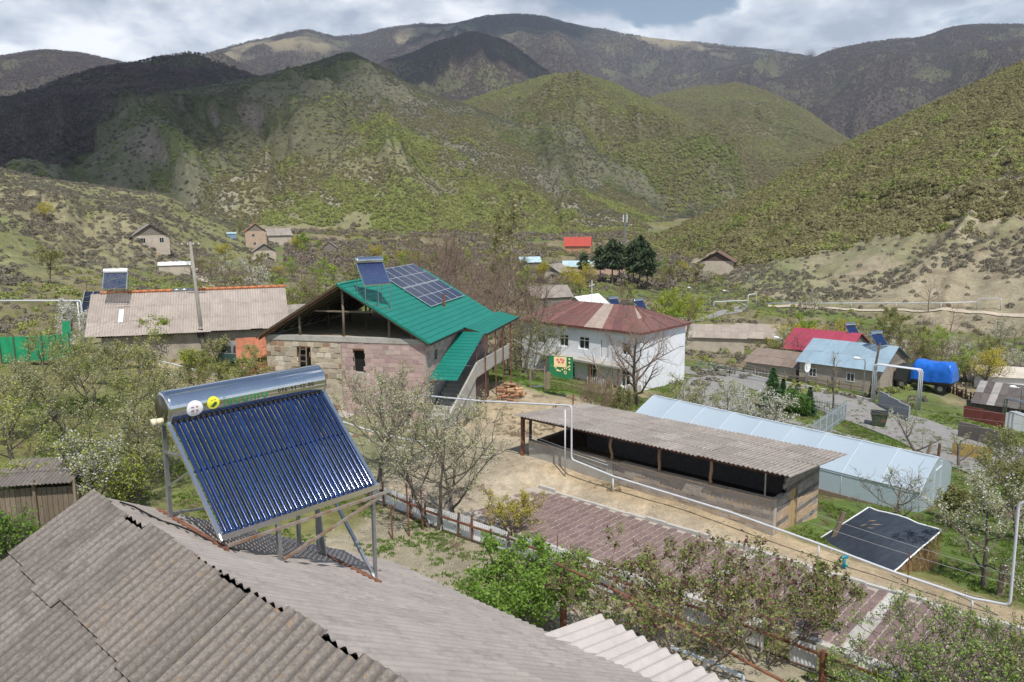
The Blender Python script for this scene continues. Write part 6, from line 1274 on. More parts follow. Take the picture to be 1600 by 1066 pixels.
    # bushes at the lower right
    T('yellow flowering bush over the white tin fence', 800, 826, 752, 40, (('yellow', 3800, .07, .06),), .5, 'bush', 'bush', trunks=6, tr=.03, lean=.35, nmain=5, nsec=6)
    T('large fresh green bush beside the rusty post', 815, 990, 812, 41, (('green', 11000, .115, .09),), .6, 'bush', 'bush', trunks=11, tr=.03, lean=.40, nmain=6, nsec=6, ntwig=5, first=.3, mlen=.45)
    for i, (px, py, ty, lb) in enumerate(((985, 1035, 800, 'lilac bush with purple buds beside the porch roof'), (1075, 1050, 775, 'tall lilac bush with purple buds between the porch roof and the street'), (1190, 1035, 800, 'lilac bush with purple buds beside the white bench frame'), (1240, 1000, 850, 'small lilac bush with purple buds at the kerb'))):
        T(lb, px, py, ty, 42 + i, (('olive', 2700, .085, .05), ('green', 1100, .085, .05), ('lilac', 420, .14, .02)), .5, 'lilac_bush', 'bush', trunks=8, tr=.028, lean=.34, nmain=5, nsec=5, ntwig=5, first=.3, mlen=.45, up=.5, bark=M_barkb, twig=M_twigb)
    T('leafing blackthorn bush beside the kerb end', 1475, 1140, 905, 47, (('green', 3600, .08, .05), ('bud', 2600, .07, .05)), .2, 'bush', 'bush', trunks=7, tr=.03, lean=.4, nmain=6, nsec=6)
    T('leafing bush under the pipe post', 1585, 1120, 930, 48, (('olive', 3400, .08, .05), ('green', 1600, .08, .05)), .2, 'bush', 'bush', trunks=7, tr=.03, lean=.35, nmain=6, nsec=6)
    T('leafing hedge bush at the street end', 1385, 1130, 985, 49, (('green', 3000, .08, .05), ('bud', 1500, .07, .05)), .2, 'bush', 'bush', trunks=6, tr=.03, lean=.35, nmain=5, nsec=5)
    T('white budding apple tree behind the haystack', 1537, 915, 728, 50, (('bud', 3400, .085, .06), ('blossom', 1700, .075, .06)), -1., nmain=9)
    T('bare spreading plum tree before the greenhouse', 1388, 822, 715, 51, (('bud', 800, .07, .04), ('blossom', 250, .06, .04)), -2., lean=.3, ang=.95, mlen=.8, up=.25)
    for i, (px, py, ty) in enumerate(((1555, 812, 650), (1600, 800, 640), (1490, 815, 745), (1590, 850, 700))):
        b = gp(px, py, -2.4); plant('tree', 'dusky leafing tree on the grass beyond the haystack', 'tree', tree_meshes(55 + i, (('olive', 3200, .11, .08), ('bud', 700, .09, .08)), H=top_for(px, ty, b), **fr), b, 0, 1., 'trees beyond the haystack')
    T('small dark crooked tree by the yellow scrap', 1499, 728, 660, 60, (('bud', 300, .1, .06),), -3., 'tree', tr=.16, nmain=6, nsec=4, ntwig=3)
    T('crooked bare tree at the road edge', 1437, 712, 628, 61, (('bud', 400, .1, .06), ('blossom', 150, .1, .05)), -5., 'tree', tr=.13, lean=.5, nmain=6, nsec=5, ntwig=3)
    T('large bare tree before the white building', 996, 634, 478, 62, (('bud', 150, .1, .05),), -3., 'bare_tree', tr=.20, nmain=15, nsec=11, ntwig=8, mlen=.66, up=.45, first=.12, bark=M_barkb, twig=M_twigb)
    T('brown thorny shrub at the yard edge before the gallery', 930, 652, 570, 63, (('olive', 300, .1, .08),), -1., 'shrub', 'shrub', trunks=8, tr=.03, bark=M_twigb, twig=M_twigb, nmain=6, nsec=6)
    T('olive leafing shrub beneath the large bare tree', 968, 650, 596, 64, (('olive', 2200, .12, .1),), -1., 'shrub', 'shrub', trunks=6, tr=.03, nmain=5)
    T('leafing tree between the green roof and the white building', 828, 592, 490, 65, (('olive', 2600, .13, .12), ('bud', 800, .12, .1)), -1., 'tree', trunks=3, tr=.07)
    T('budding tree beside the yard of the white building', 1078, 668, 585, 66, (('bud', 2600, .10, .08), ('lime', 700, .1, .08)), -3.5, trunks=3, tr=.06)
    T('white blossoming pear tree above the greenhouse', 1196, 672, 585, 67, (('blossom', 2200, .12, .08), ('bud', 1600, .11, .08)), -4., 'pear_tree', trunks=2, tr=.09, lean=.3)
    T('budding tree beside the blossoming pear tree', 1140, 660, 590, 68, (('bud', 1900, .11, .08), ('blossom', 500, .11, .06)), -4., tr=.07)
    T('tall bare sapling at the road railing', 1303, 645, 522, 69, (('bud', 120, .1, .04),), -5., 'bare_tree', tr=.10, col=1.1, ang=.4, nmain=14, nsec=6, ntwig=4, first=.35, mlen=.42, twig=M_twigp)
    T('bare shrubs along the lane behind the railing', 1395, 735, 690, 70, (('bud', 500, .1, .06),), -4.5, 'shrub', 'shrub', trunks=6, tr=.03)
def conifer(label, px, py, topy, key, guess, w=.30, name='spruce_tree', n=2200, group=None, pos=None, H=None, round_=False):
    rng = np.random.default_rng(int(px) + n); b = pos if pos is not None else gp(px, py, guess); H = H or top_for(px, topy, b)
    z = rng.uniform(.04, 1, n) ** 1.1; a = rng.uniform(0, 6.28, n); R = (np.sqrt(np.clip(1 - (2 * z - 1) ** 2, .02, 1)) if round_ else ((1 - z) ** .45 * np.clip(z * 5, .3, 1) * (1 + .3 * np.sin(z * 17 + np.cos(a * 2))) if key == 'pine' else (1 - z) * (1 + .25 * np.sin(z * 40)))) * w * H * rng.uniform(.55, 1.05, n)
    z = .32 + .68 * z if key == 'pine' else z; P = np.stack([np.cos(a) * R, np.sin(a) * R, z * H], -1); d = np.stack([np.cos(a), np.sin(a), -.35 + rng.normal(size=n) * .3], -1); s = H * .07 * rng.uniform(.6, 1.4, n)[:, None]; wv = np.cross(d, rng.normal(size=(n, 3))); wv /= np.linalg.norm(wv, axis=1, keepdims=True)
    V = np.stack([P - d * s * .6 - wv * s * .35, P - d * s * .6 + wv * s * .35, P + d * s], 1).reshape(-1, 3); m = np_mesh('crown', V, np.arange(n * 3).reshape(-1, 3)); m.materials.append(LF[key])
    Vt, Qt = tubes_np([(np.array([[0, 0, -.2], [0, 0, H * .5], [0, 0, H * .97]]), np.array([H * .022, H * .015, .01]))], 6); tm = np_mesh('trunk', Vt, Qt, True); tm.materials.append(M_barkb)
    plant(name, label, 'tree', [('trunk', tm), ('crown', m)], b, 0, 1., group)
near_trees()
conifer('dark spruce behind the blossoming pear tree', 1206, 640, 575, 'spruce', -4.8); conifer('small spruce at the railing corner', 1264, 648, 605, 'spruce', -5, .24); conifer('slim young spruce beside the round thujas', 1222, 640, 592, 'spruce', -5, .2)
conifer('round green thuja nearest the dark spruce', 1235, 645, 606, 'thuja', -5, .42, 'thuja_bush', round_=True); conifer('round green thuja beside the small spruce', 1252, 648, 614, 'thuja', -5, .42, 'thuja_bush', round_=True)
# ------------------------------------------------------------------ trees of the valley: a few kinds, copied
def valley_trees():
    rng = np.random.default_rng(77); K = {}
    far = dict(k_thick=4, k_thin=3, nmain=8, nsec=6, ntwig=5, H=6., tr=.11, tlen=.5, up=.45)
    K['bare'] = [tree_meshes(200 + i, (), M_barkb, M_twigb, **{**far, 'ntwig': 6, 'nmain': 10}) for i in range(3)]
    K['poplar'] = [tree_meshes(210, (('olive', 700, .16, .1),), M_twigp, M_twigp, **{**far, 'col': 1.6, 'ang': .3, 'nmain': 16, 'mlen': .4, 'first': .1})]
    K['olive'] = [tree_meshes(220 + i, (('olive', 1700, .22, .16),), M_bark, M_twigb, **far) for i in range(2)]
    K['green'] = [tree_meshes(225, (('green', 900, .22, .16), ('lime', 900, .22, .16)), M_bark, M_twigb, **far)]
    K['willow'] = [tree_meshes(230 + i, (('willow', 2400, .20, .2),), M_bark, M_twigb, **{**far, 'trunks': 3, 'nmain': 6}) for i in range(2)]
    K['limew'] = [tree_meshes(235, (('lime', 2600, .20, .2),), M_bark, M_twigb, **{**far, 'trunks': 3, 'nmain': 6})]
    K['white'] = [tree_meshes(240, (('blossom', 700, .16, .1), ('bud', 900, .16, .12)), M_bark, M_twigp, **{**far, 'trunks': 2})]
    LB = dict(bare=('bare_tree', 'leafless brown tree among the valley houses', 'leafless valley trees'), olive=('tree', 'olive leafing tree among the valley houses', 'olive valley trees'), green=('tree', 'fresh green tree among the valley houses', 'green valley trees'), willow=('willow_tree', 'bright yellow willow in the valley bottom', 'yellow willows'), white=('fruit_tree', 'pale blossoming fruit tree among the valley houses', 'blossoming valley trees'), limew=('willow_tree', 'large lime green willow beside the far road', None), poplar=('poplar_tree', 'tall pale leafless poplar behind the green roof', None))
    def put(kind, p, h, own=None):
        nm, lb, gr = LB[kind]; lb, gr = own or (lb, gr); me = K[kind][rng.integers(len(K[kind]))]; s = h / 5.6; plant(nm, lb, 'tree', me, p, rng.uniform(0, 6.28), s, gr, rng.uniform(.85, 1.15))
    def at_d(px, d): return ground_at(px, d)
    # brown grove behind the green roof
    for i in range(34):
        d = rng.uniform(72, 122); px = rng.uniform(664, 824); put('bare', at_d(px, d), rng.uniform(8, 12) * (1.0 if d < 100 else 1.15), ('tall leafless brown tree in the grove behind the green roof', 'grove behind the green roof'))
    put('poplar', at_d(792, 140), 21); LB['poplar'] = ('poplar_tree', 'shorter pale leafless poplar behind the green roof', None); put('poplar', at_d(776, 146), 18); limes = iter(('large lime green willow beside the far road', 'lime green willow touching the larger one by the far road'))
    for px, d, h, k in ((1045, 122, 7.5, 'limew'), (1072, 126, 7, 'limew'), (1050, 118, 5, 'green'), (888, 178, 6, 'willow'), (850, 190, 5.5, 'willow'), (908, 170, 5, 'willow'), (1243, 108, 5, 'willow'), (1228, 116, 4.5, 'willow'), (1285, 112, 4, 'willow'), (1268, 122, 4.5, 'willow'), (1552, 96, 4.5, 'willow'), (1525, 98, 4, 'green'), (470, 280, 9, 'green'), (462, 285, 7, 'willow'), (632, 180, 7, 'green'), (350, 210, 6, 'willow'), (590, 250, 6, 'willow'), (1462, 110, 4, 'green'), (1340, 112, 4, 'olive'), (1380, 110, 4.5, 'olive')): (LB.__setitem__('limew', ('willow_tree', next(limes), None)) if k == 'limew' else None, put(k, at_d(px, d), h))
    for px, d, h in ((1430, 92, 5), (1455, 94, 5.5), (1485, 92, 5), (1400, 96, 4.5), (1440, 100, 5), (1530, 100, 5), (1575, 98, 4.5), (1500, 104, 5), (1350, 100, 4.5)): put('bare' if rng.uniform() < .6 else 'white', at_d(px, d), h)
    for i in range(26): put(rng.choice(['bare', 'olive', 'white'], p=[.68, .2, .12]), at_d(rng.uniform(1190, 1620), rng.uniform(94, 126)), rng.uniform(2.6, 4.6))
    n = 0
    while n < 262:   # the rest between and around the houses, never on roads or roofs
        d = 88 * math.exp(rng.uniform(0, 1.42)); px = rng.uniform(-20, 1620); p = at_d(px, d)
        lay = grid_at(GL, math.atan2(p.x, p.y), math.hypot(p.x, p.y), True)
        if lay >= 0 and rng.uniform() < .8: continue
        if 200 < px < 560 and 180 < d < 310 and rng.uniform() < .72: continue
        if px > 1060 and d < 92: continue
        if px < 210 and d < 330 and rng.uniform() < .85: continue
        if 1060 < px < 1200 and 125 < d < 175: continue
        if abs(px - 236) < 60 and d < 210: continue
        if any(abs(px - a) < 26 + 900 / b and b - 26 < d < b + 8 for a, b in HOUSES): continue
        k = rng.choice(['bare', 'olive', 'green', 'willow', 'white'], p=[.52, .24, .08, .04, .12]); put(k, p, rng.uniform(3., 6.2)); n += 1
    for i, (px, d, h) in enumerate(((938, 208, 9), (957, 200, 11), (968, 205, 10), (990, 190, 11), (1000, 196, 12), (1012, 186, 10), (912, 215, 7))): conifer('dark pine in the clump before the pale blue roof', px, 0, 0, 'pine', 0, .26, 'pine_tree', 700, 'pines before the pale blue roof', at_d(px, d), h)
HOUSES = [(236, 200), (401, 292), (413, 255), (408, 222), (903, 352), (827, 262), (866, 205), (945, 232), (917, 128), (1122, 228), (1105, 112), (1188, 122), (955, 101), (516, 300), (436, 330), (993, 101), (900, 80), (1300, 88)]
valley_trees()
# ------------------------------------------------------------------ grass and weeds near the camera
def near_cover():
    rng = np.random.default_rng(15)
    def field(n, r0, r1, test, seed, hills=False):
        az = rng.uniform(-.64, .64, n); r = np.sqrt(rng.uniform(r0 ** 2, r1 ** 2, n)); x, y = r * np.sin(az), r * np.cos(az); ir = np.clip(np.searchsorted(_rr, r) - 1, 0, NR - 2); ia = np.clip(np.searchsorted(_az, az) - 1, 0, NA - 2); c = GC[ir, ia]; st = _st[ir, ia] + (0 if hills else (GL[ir, ia] >= 0))
        u = x * UX + y * UY; v = x * NX + y * NY; ok = test(c, x, y, u, v) & (st < .05) & ~((u > -11.5) & (u < 2) & (v > -2) & (v < 9.5)) & ~((u > -28) & (u < -10) & (v > 41.2) & (v < 47.5)) & ~((u > -25.5) & (u < -12.3) & (v > 28.9) & (v < 33.8))
        return np.stack([x, y, grid_at(GH, az, r)], -1)[ok]
    p = field(60000, 14, 80, lambda c, x, y, u, v: (c[:, 1] > c[:, 0] * 1.05) & (fbm(x / 1.7, y / 1.7, 51, 3) > .44), 1); scatter('grass_tufts', 'short green grass tufts on the village ground', p, sizes(len(p), .07, .26, 1), 'tuft', leafmat('grass_blade', (.11, .17, .03), (.22, .30, .07), .35), 301)
    p = field(26000, 14, 75, lambda c, x, y, u, v: fbm(x / 2.3, y / 2.3, 52, 3) > .60, 2); scatter('weeds', 'dry weeds and dead stalks on the village ground', p, sizes(len(p), .06, .22, 2), 'bare', leafmat('dry_stalk', (.26, .21, .13), (.42, .35, .23), .3), 302)
    p = field(16000, 15, 34, lambda c, x, y, u, v: (v > 8) & (v < 21) & (fbm(x / 1.3, y / 1.3, 53, 3) > .56), 3); scatter('garden_weeds', 'small green weeds in the bare garden soil', p, sizes(len(p), .05, .20, 3), 'tuft', leafmat('weed_leaf', (.09, .17, .025), (.20, .31, .06), .35), 303)
    p = field(14000, 80, 210, lambda c, x, y, u, v: fbm(x / 6, y / 6, 54, 3) > .5, 4); scatter('valley_undergrowth', 'mixed undergrowth between the valley houses', p, sizes(len(p), .2, .75, 4), 'bush', SC['grey'], 304)
    p = field(9000, 80, 260, lambda c, x, y, u, v: fbm(x / 8, y / 8, 55, 3) > .52, 5); scatter('valley_green_undergrowth', 'green undergrowth between the valley houses', p, sizes(len(p), .25, .9, 5), 'bush', SC['green'], 305)
    p = field(16000, 190, 470, lambda c, x, y, u, v: (fbm(x / 11, y / 11, 56, 3) > .45) & (np.degrees(np.arctan2(x, y)) > -16), 7); scatter('far_valley_thicket', 'brown thicket filling the far valley bottom', p, sizes(len(p), .6, 2.2, 7), 'bush', SC['brown'], 306)
    p = field(9000, 190, 470, lambda c, x, y, u, v: (fbm(x / 13, y / 13, 57, 3) > .5) & (np.degrees(np.arctan2(x, y)) > -14), 8); scatter('far_valley_green_thicket', 'olive thicket filling the far valley bottom', p, sizes(len(p), .6, 2.3, 8), 'bush', SC['olive'], 307)
    # stones and clods on the bare soil
    n = 2600; p = field(14000, 14, 50, lambda c, x, y, u, v: (c[:, 0] > c[:, 1] * 1.08), 6)
    V, Q = [], []
    base = np.array([(1, 0, 0), (-1, 0, 0), (0, 1, 0), (0, -1, 0), (0, 0, .8), (0, 0, -.5)]); fs = np.array([(0, 2, 4), (2, 1, 4), (1, 3, 4), (3, 0, 4), (2, 0, 5), (1, 2, 5), (3, 1, 5), (0, 3, 5)])
    s = (rng.beta(1.1, 6, len(p)) * .17 + .014)[:, None, None]; jit = rng.uniform(.6, 1.3, (len(p), 6, 3)); V = (base[None] * jit * s + p[:, None]).reshape(-1, 3); Q = (fs[None] + (np.arange(len(p)) * 6)[:, None, None]).reshape(-1, 3)
    me = np_mesh('pebbles', V, Q); o = link('pebbles', me, mat('pebble', (.36, .31, .24), .95, .25, 3)); tag(o, 'loose stones and clods on the bare soil', None, None, 'stuff')
near_cover()
# ------------------------------------------------------------------ fences, poles, vehicles and small things
def bars(name, label, cat, pos, specs, group=None, rz=0.):
    """specs: (part name, a, b, width, material[, height]) in local coordinates"""
    t = thing(name, label, cat, pos, rz, group)
    for s in specs: b = MB(); b.bar(s[1], s[2], s[3], s[5] if len(s) > 5 else None); b.build(s[0], s[4], t)
    return t
def tin_fence():
    rng = np.random.default_rng(31); Mt = [mat('tin_white_%d' % i, c, .75, .1, 2.5, bump=.3, bscale=20, rnd=.12, band=((.36, .25, .18), 3.0, .64, .72)) for i, c in enumerate([(.76, .76, .75), (.68, .69, .70)])]
    t = thing('fence', 'patched white tin fence with rusty rails along the street garden', 'fence', W(-27.2, 20.3, 0), -GA); x = 0.
    while x < 25:
        w = rng.uniform(.55, 1.0); u = -27.2 + x; z = hun(u, 20.3) - .1; h = rng.uniform(.82, 1.08)
        if rng.uniform() < .88:
            o = link('tin_sheet', with_mat(corr_mesh('tin', round(w / .11) * .11, h, .11, .012, .003, seg=4, seed=int(x * 10)), Mt[rng.integers(2)]), None, t); o.matrix_local = Matrix(((1, 0, 0, x), (0, 0, -1, 0), (0, -1, 0, z + h), (0, 0, 0, 1))) @ Matrix.Rotation(rng.normal() * .03, 4, 'Z') @ Matrix.Rotation(rng.normal() * .06, 4, 'X')
        if rng.uniform() < .55: b = MB(); b.bar((x, -.06, z - .2), (x + rng.normal() * .04, -.06, z + rng.uniform(.9, 1.25)), .06); b.build('post', M_rust if rng.uniform() < .6 else M_darkwood, t)
        b = MB(); b.bar((x, -.09, z + .78 + rng.normal() * .02), (x + w + .05, -.09, hun(u + w, 20.3) - .1 + .78), .06, .08); b.build('rail', M_rust if rng.uniform() < .7 else M_darkwood, t)
        b = MB(); b.bar((x, -.07, z + .2), (x + w, -.07, z + .22), .05, .05); b.build('rail', M_darkwood, t); x += w + rng.uniform(.0, .12)
tin_fence()
def stake(px, py, ty, r, m, label, name='garden_stake', cat='stake', group=None, lean=.04, k=7):
    b = gp(px, py, .5); H = top_for(px, ty, b); s = MB(); s.tube([(0, 0, -.2), (lean * H, 0, H * .5), (lean * H * 1.6, .02, H)], r, k); o = s.build(name, m, None, loc=b); tag(o, label, cat, group); return b, H
for px, py, ty in ((614, 843, 785), (640, 838, 750), (661, 829, 760), (646, 800, 745)): stake(px, py, ty, .035, M_rust, 'rusty iron stake in the garden behind the solar heater', group='garden stakes', lean=-.02)
stake(763, 962, 924, .02, M_rust, 'short rusty rod beside the roof edge'); stake(870, 860, 835, .02, M_rust, 'thin rusty rod beside the large green bush')
stake(866, 668, 632, .05, M_rust, 'rusty post behind the shed roof, taller of two', 'post', 'post'); stake(893, 660, 614, .05, M_rust, 'rusty post beside the brown thorny shrub', 'post', 'post')
stake(1296, 845, 798, .10, M_wood, 'leaning grey wooden post before the tarpaulin', 'wooden_post', 'post', lean=.28); stake(1562, 930, 880, .13, M_wood, 'stout grey wooden post behind the gas pipe', 'wooden_post', 'post')
stake(1418, 912, 858, .025, M_rust, 'thin rusty post before the tarpaulin', 'post', 'post', lean=0); stake(1445, 715, 688, .1, M_wood, 'grey wooden post on the grass by the road', 'wooden_post', 'post', lean=.2); stake(1466, 712, 692, .1, M_darkwood, 'dark stump post beside the yellow scrap', 'wooden_post', 'post')
# rusty arbour: stout posts and a sloping pipe
b1, H1 = stake(880, 995, 886, .10, M_rust, 'stout rusty pipe post carrying the sloping beam', 'pipe_post', 'post', lean=0, k=12); b2, H2 = stake(1284, 1080, 1012, .10, M_rust, 'stout rusty pipe post beside the street kerb', 'pipe_post', 'post', lean=0, k=12)
q0 = Vector(at(868, 880, 22.2)); q1 = Vector(at(1010, 945, 21.4)); q2 = Vector(at(1180, 1042, 20.6)); q3 = Vector(at(1262, 1085, 20.4)); s = MB(); s.tube([Vector((0, 0, 0)), q1 - q0, q2 - q0, q3 - q0], .045, 8); tag(s.build('arbour_beam', M_rust, None, True, loc=q0), 'long rusty pipe beam sloping from the stout post', 'beam')
# pale bench frame by the porch
p = [gp(1048, 1043, .6), gp(1100, 1064, .6), gp(1160, 1092, .6)]; t = thing('bench_frame', 'pale blue grey metal bench frame beside the porch roof', 'frame', p[0])
for k, a in enumerate(p):
    b = MB(); b.bar(a - p[0] - Vector((0, 0, .2)), a - p[0] + Vector((0, 0, .62)), .06); b.build('leg', M_hoop, t)
    if k < 2: b = MB(); b.bar(a - p[0] + Vector((0, 0, .62)), p[k + 1] - p[0] + Vector((0, 0, .62)), .07); b.build('top_bar', M_hoop, t); b = MB(); b.bar(a - p[0] + Vector((0, 0, .15)), p[k + 1] - p[0] + Vector((0, 0, .15)), .05); b.build('low_bar', M_hoop, t)
# small plank shed beside the near house
t = thing('shed', 'small grey plank shed with a slate roof under the plum tree', 'shed', gp(62, 822, 1.2), math.radians(8))
for k in range(16): b = MB(); b.box((-1.5 + k * .19, -.02, -.3), (-1.5 + k * .19 + .175, .02, 1.55)); b.build('plank', M_wood, t)
for x in (-1.45, 0, 1.45): b = MB(); b.bar((x, -.12, -.3), (x, -.12, 1.9), .1); b.build('post', M_wood, t)
b = MB(); b.box((-1.5, 1.6, -.3), (1.5, 1.7, 1.6)); b.build('rear_wall', M_darkwood, t)
sm = with_mat(corr_mesh('sheet', 1.05, 1.3, .15, .024, seed=70), M_slate_old)
for k in range(3):
    for j in range(2): o = link('roof_sheet', sm, None, t); o.matrix_local = slope_matrix((-1.65 + k * 1.02, -.35 + j * 1.12, 1.78 + j * .16), (1, 0, 0), (0, 1, .13)) @ Matrix.Translation((0, 0, .01 * k + .015 * j))
# ------------------------------------------------------------------ power poles, lamps, wires
def pole(label, base, top, r, m, arms=True, name='power_pole'):
    t = thing(name, label, 'pole', base); v = Vector(top) - Vector(base); b = MB(); b.tube([-v * .03, v * .5, v], [r * 1.25, r, r * .8], 8); b.build('shaft', m, t, True)
    if arms:
        for z in (.97, .93): b = MB(); c = v * z; b.bar(c - Vector((.7, .2, 0)), c + Vector((.7, .2, 0)), .09); b.build('crossarm', M_darkwood, t)
        for x in (-.6, -.2, .2, .6): b = MB(); c = v * .97 + Vector((x, x * .28, .05)); b.tube([c, c + Vector((0, 0, .16))], .04, 6); b.build('insulator', M_white, t)
    return Vector(top)
pA = gp(320, 560, 2.); pT = pole('leaning grey power pole before the long barn', pA, Vector(at(297, 378, pA.y * C_ - (pA.z - CZ) * S_)), .15, mat('pole_concrete', (.27, .25, .22), .9, .15, 2))
b = MB(); c = pA.lerp(pT, .22); b.box((-.22, -.3, -.35), (.22, -.1, .35)); o = b.build('meter_box', M_socket, None, loc=c); tag(o, 'black meter box fixed to the leaning power pole', 'box')
p2 = gp(1066, 562, -5); pole('dark leaning pole at the white building corner', p2, Vector(at(1083, 470, p2.y + 3)), .13, M_darkwood, False)
p3 = gp(1358, 622, -5); pT3 = pole('dark leaning pole before the blue grey roof', p3, Vector(at(1375, 536, p3.y)), .12, M_darkwood, False)
def lamp(label, px, py, ty, side=-1, guess=-5.):
    b = gp(px, py, guess); H = top_for(px, ty, b); t = thing('street_lamp', label, 'street lamp', b); q = MB(); q.tube([(0, 0, -.2), (0, 0, H * .96), (side * .12, 0, H), (side * .55, 0, H + .1)], .05, 7); q.build('post', M_galv, t, True)
    q = MB(); q.tube([(side * .45, 0, H + .08), (side * .7, 0, H + .14), (side * 1.05, 0, H + .17), (side * 1.15, 0, H + .16)], [.05, .14, .13, .04], 8); q.build('lamp_head', M_white, t, True)
lamp('street lamp before the blue grey roofed house', 1348, 628, 560); lamp('street lamp beyond the white building', 1222, 580, 528, -1, -5.5); lamp('street lamp at the far road bend', 1137, 480, 455, -1, -7); lamp('street lamp behind the lime green willow', 1082, 482, 450, -1, -7); lamp('street lamp above the dark patched shed', 1592, 660, 605, -1, -6)
for k, (lb, zz) in enumerate((('topmost', 0), ('second', -.45), ('third', -.9), ('lowest', -1.3))):
    wires('%s power line crossing the valley from the leaning pole' % lb, [(pT + Vector((.2, 0, zz)), Vector(at(760, 452 + k * 3, 95)) + Vector((0, 0, zz * .6 + 1.5)))], .009, 'power line', 1.2, None, 'power_line'); wires('%s power line running out of the leaning pole over the barn' % lb, [(pT + Vector((-.2, 0, zz)), Vector(at(-60, 415 + k * 28, 52)))], .009, 'power line', .8, None, 'power_line')
for k, (lb, y0, y1) in enumerate((('topmost', 528, 640), ('second', 540, 655), ('third', 556, 668), ('lowest', 566, 682))): wires('%s wire stretched along the asphalt road' % lb, [(Vector(at(1074, y0, 82)), Vector(at(1640, y1, 52)))], .012, 'power line', .9, None, 'power_line')
# ------------------------------------------------------------------ pipe frames
def frame_pipe(label, a, b, h, r, m=M_pipe, n=1, off=(0, .35, 0), name='gas_pipe'):
    t = thing(name, label, 'pipe', a)
    for k in range(n):
        o = Vector(off) * k; q = MB(); v = Vector(b) - Vector(a); d = v.normalized() * .25; up = Vector((0, 0, h)); zb = v.z
        q.tube([o + Vector((0, 0, -.2)), o + up - Vector((0, 0, .25)), o + up + d * .3 - Vector((0, 0, .06)), o + up + d, o + v + up - d, o + v + up - d * .3 - Vector((0, 0, .06)), o + v + up - Vector((0, 0, .25)), o + v + Vector((0, 0, -.2))], r, 8); q.build('pipe', m, t, True)
    return t
g1 = gp(133, 552, 2.); d1 = g1.y * C_ - (g1.z - CZ) * S_; l1 = Vector(at(-80, 470, d1)); h1 = Vector(at(126, 470, d1)).z
pipe('tall pale pipe frame beside the green netting', [l1, Vector(at(126, 470, d1)), Vector(at(135, 545, d1)) - Vector((0, 0, 1.0))], .075, [(Vector(at(121, 472, d1 - .3)), Vector(at(128, 545, d1 - .3)) - Vector((0, 0, .6)))])
frame_pipe('tall triple pipe arch over the yard entrance across the road', gp(1361, 629, -5.2), gp(1432, 640, -5.3), 3.7, .06, n=3, off=(.22, .12, 0))
frame_pipe('pale pipe arch at the far road bend', gp(1115, 484, -7), gp(1168, 482, -7), 1.6, .10); frame_pipe('tall pale pipe arch above the far road', gp(1168, 486, -7), gp(1181, 484, -7), 3.2, .10)
frame_pipe('pale pipe arch on the dirt track', gp(1526, 484, -5), gp(1563, 486, -5), 2.0, .08); frame_pipe('pale pipe arch beside the red corrugated fence', gp(1572, 700, -6), gp(1600, 712, -6), 3.0, .08, n=2, off=(.3, 0, 0)); frame_pipe('grey pipe arch behind the white sheets', gp(1566, 662, -6), gp(1600, 672, -6), 2.3, .07, M_galv, 2, (.35, .2, 0))
low = [gp(150, 550, 2), gp(250, 575, 2), gp(347, 600, 1.5), gp(430, 630, 1), gp(520, 668, .8), gp(600, 695, .6), gp(660, 706, .4)]
pipe('low pale pipe running along the ground before the stone house', [q + Vector((0, 0, .55)) for q in low], .05, [(q + Vector((0, 0, .55)), q - Vector((0, 0, .1))) for q in low[1:]])
pipe('pale pipe along the dirt track foot', [gp(px, 481, -5) + Vector((0, 0, .9)) for px in (1195, 1260, 1330, 1400, 1470, 1526)], .09, [(gp(px, 481, -5) + Vector((0, 0, .9)), gp(px, 481, -5)) for px in (1260, 1330, 1400, 1470)])
# ------------------------------------------------------------------ green netting
def netting():
    A, B = gp(3, 568, 2), gp(112, 573, 2); L = (B - A).length; v = (B - A).normalized(); t = thing('netting_fence', 'green netting fence behind the thicket of fruit trees', 'fence', A, math.atan2(v.y, v.x)); rng = np.random.default_rng(5); n = 5; Mn = mat('green_net', (.015, .27, .12), .8, .15, 2, bump=.3, bscale=15)
    for k in range(n):
        m = MB(); x0, x1 = L * k / n, L * (k + 1) / n
        for i in range(9):
            for j in range(5): m.v.append((x0 + (x1 - x0) * i / 8, .05 * math.sin(i * 1.3 + j), .05 + 1.95 * j / 4 - .05 * math.sin(math.pi * i / 8) * (j == 4)))
        m.f = [(i * 5 + j, (i + 1) * 5 + j, (i + 1) * 5 + j + 1, i * 5 + j + 1) for i in range(8) for j in range(4)]; m.build('net_panel', Mn, t, True)
    for k in range(n + 1): b = MB(); b.tube([(L * k / n, -.05, -.2), (L * k / n, -.05, 2.15)], .04, 6); b.build('post', M_darkwood, t)
    m = MB(); m.add([(L - .5, .12, 1.6), (L + .1, .12, 1.6), (L + .1, .16, 3.0), (L - .4, .14, 2.9)], [(0, 1, 2, 3)]); m.build('upper_net', Mn, t)
netting()
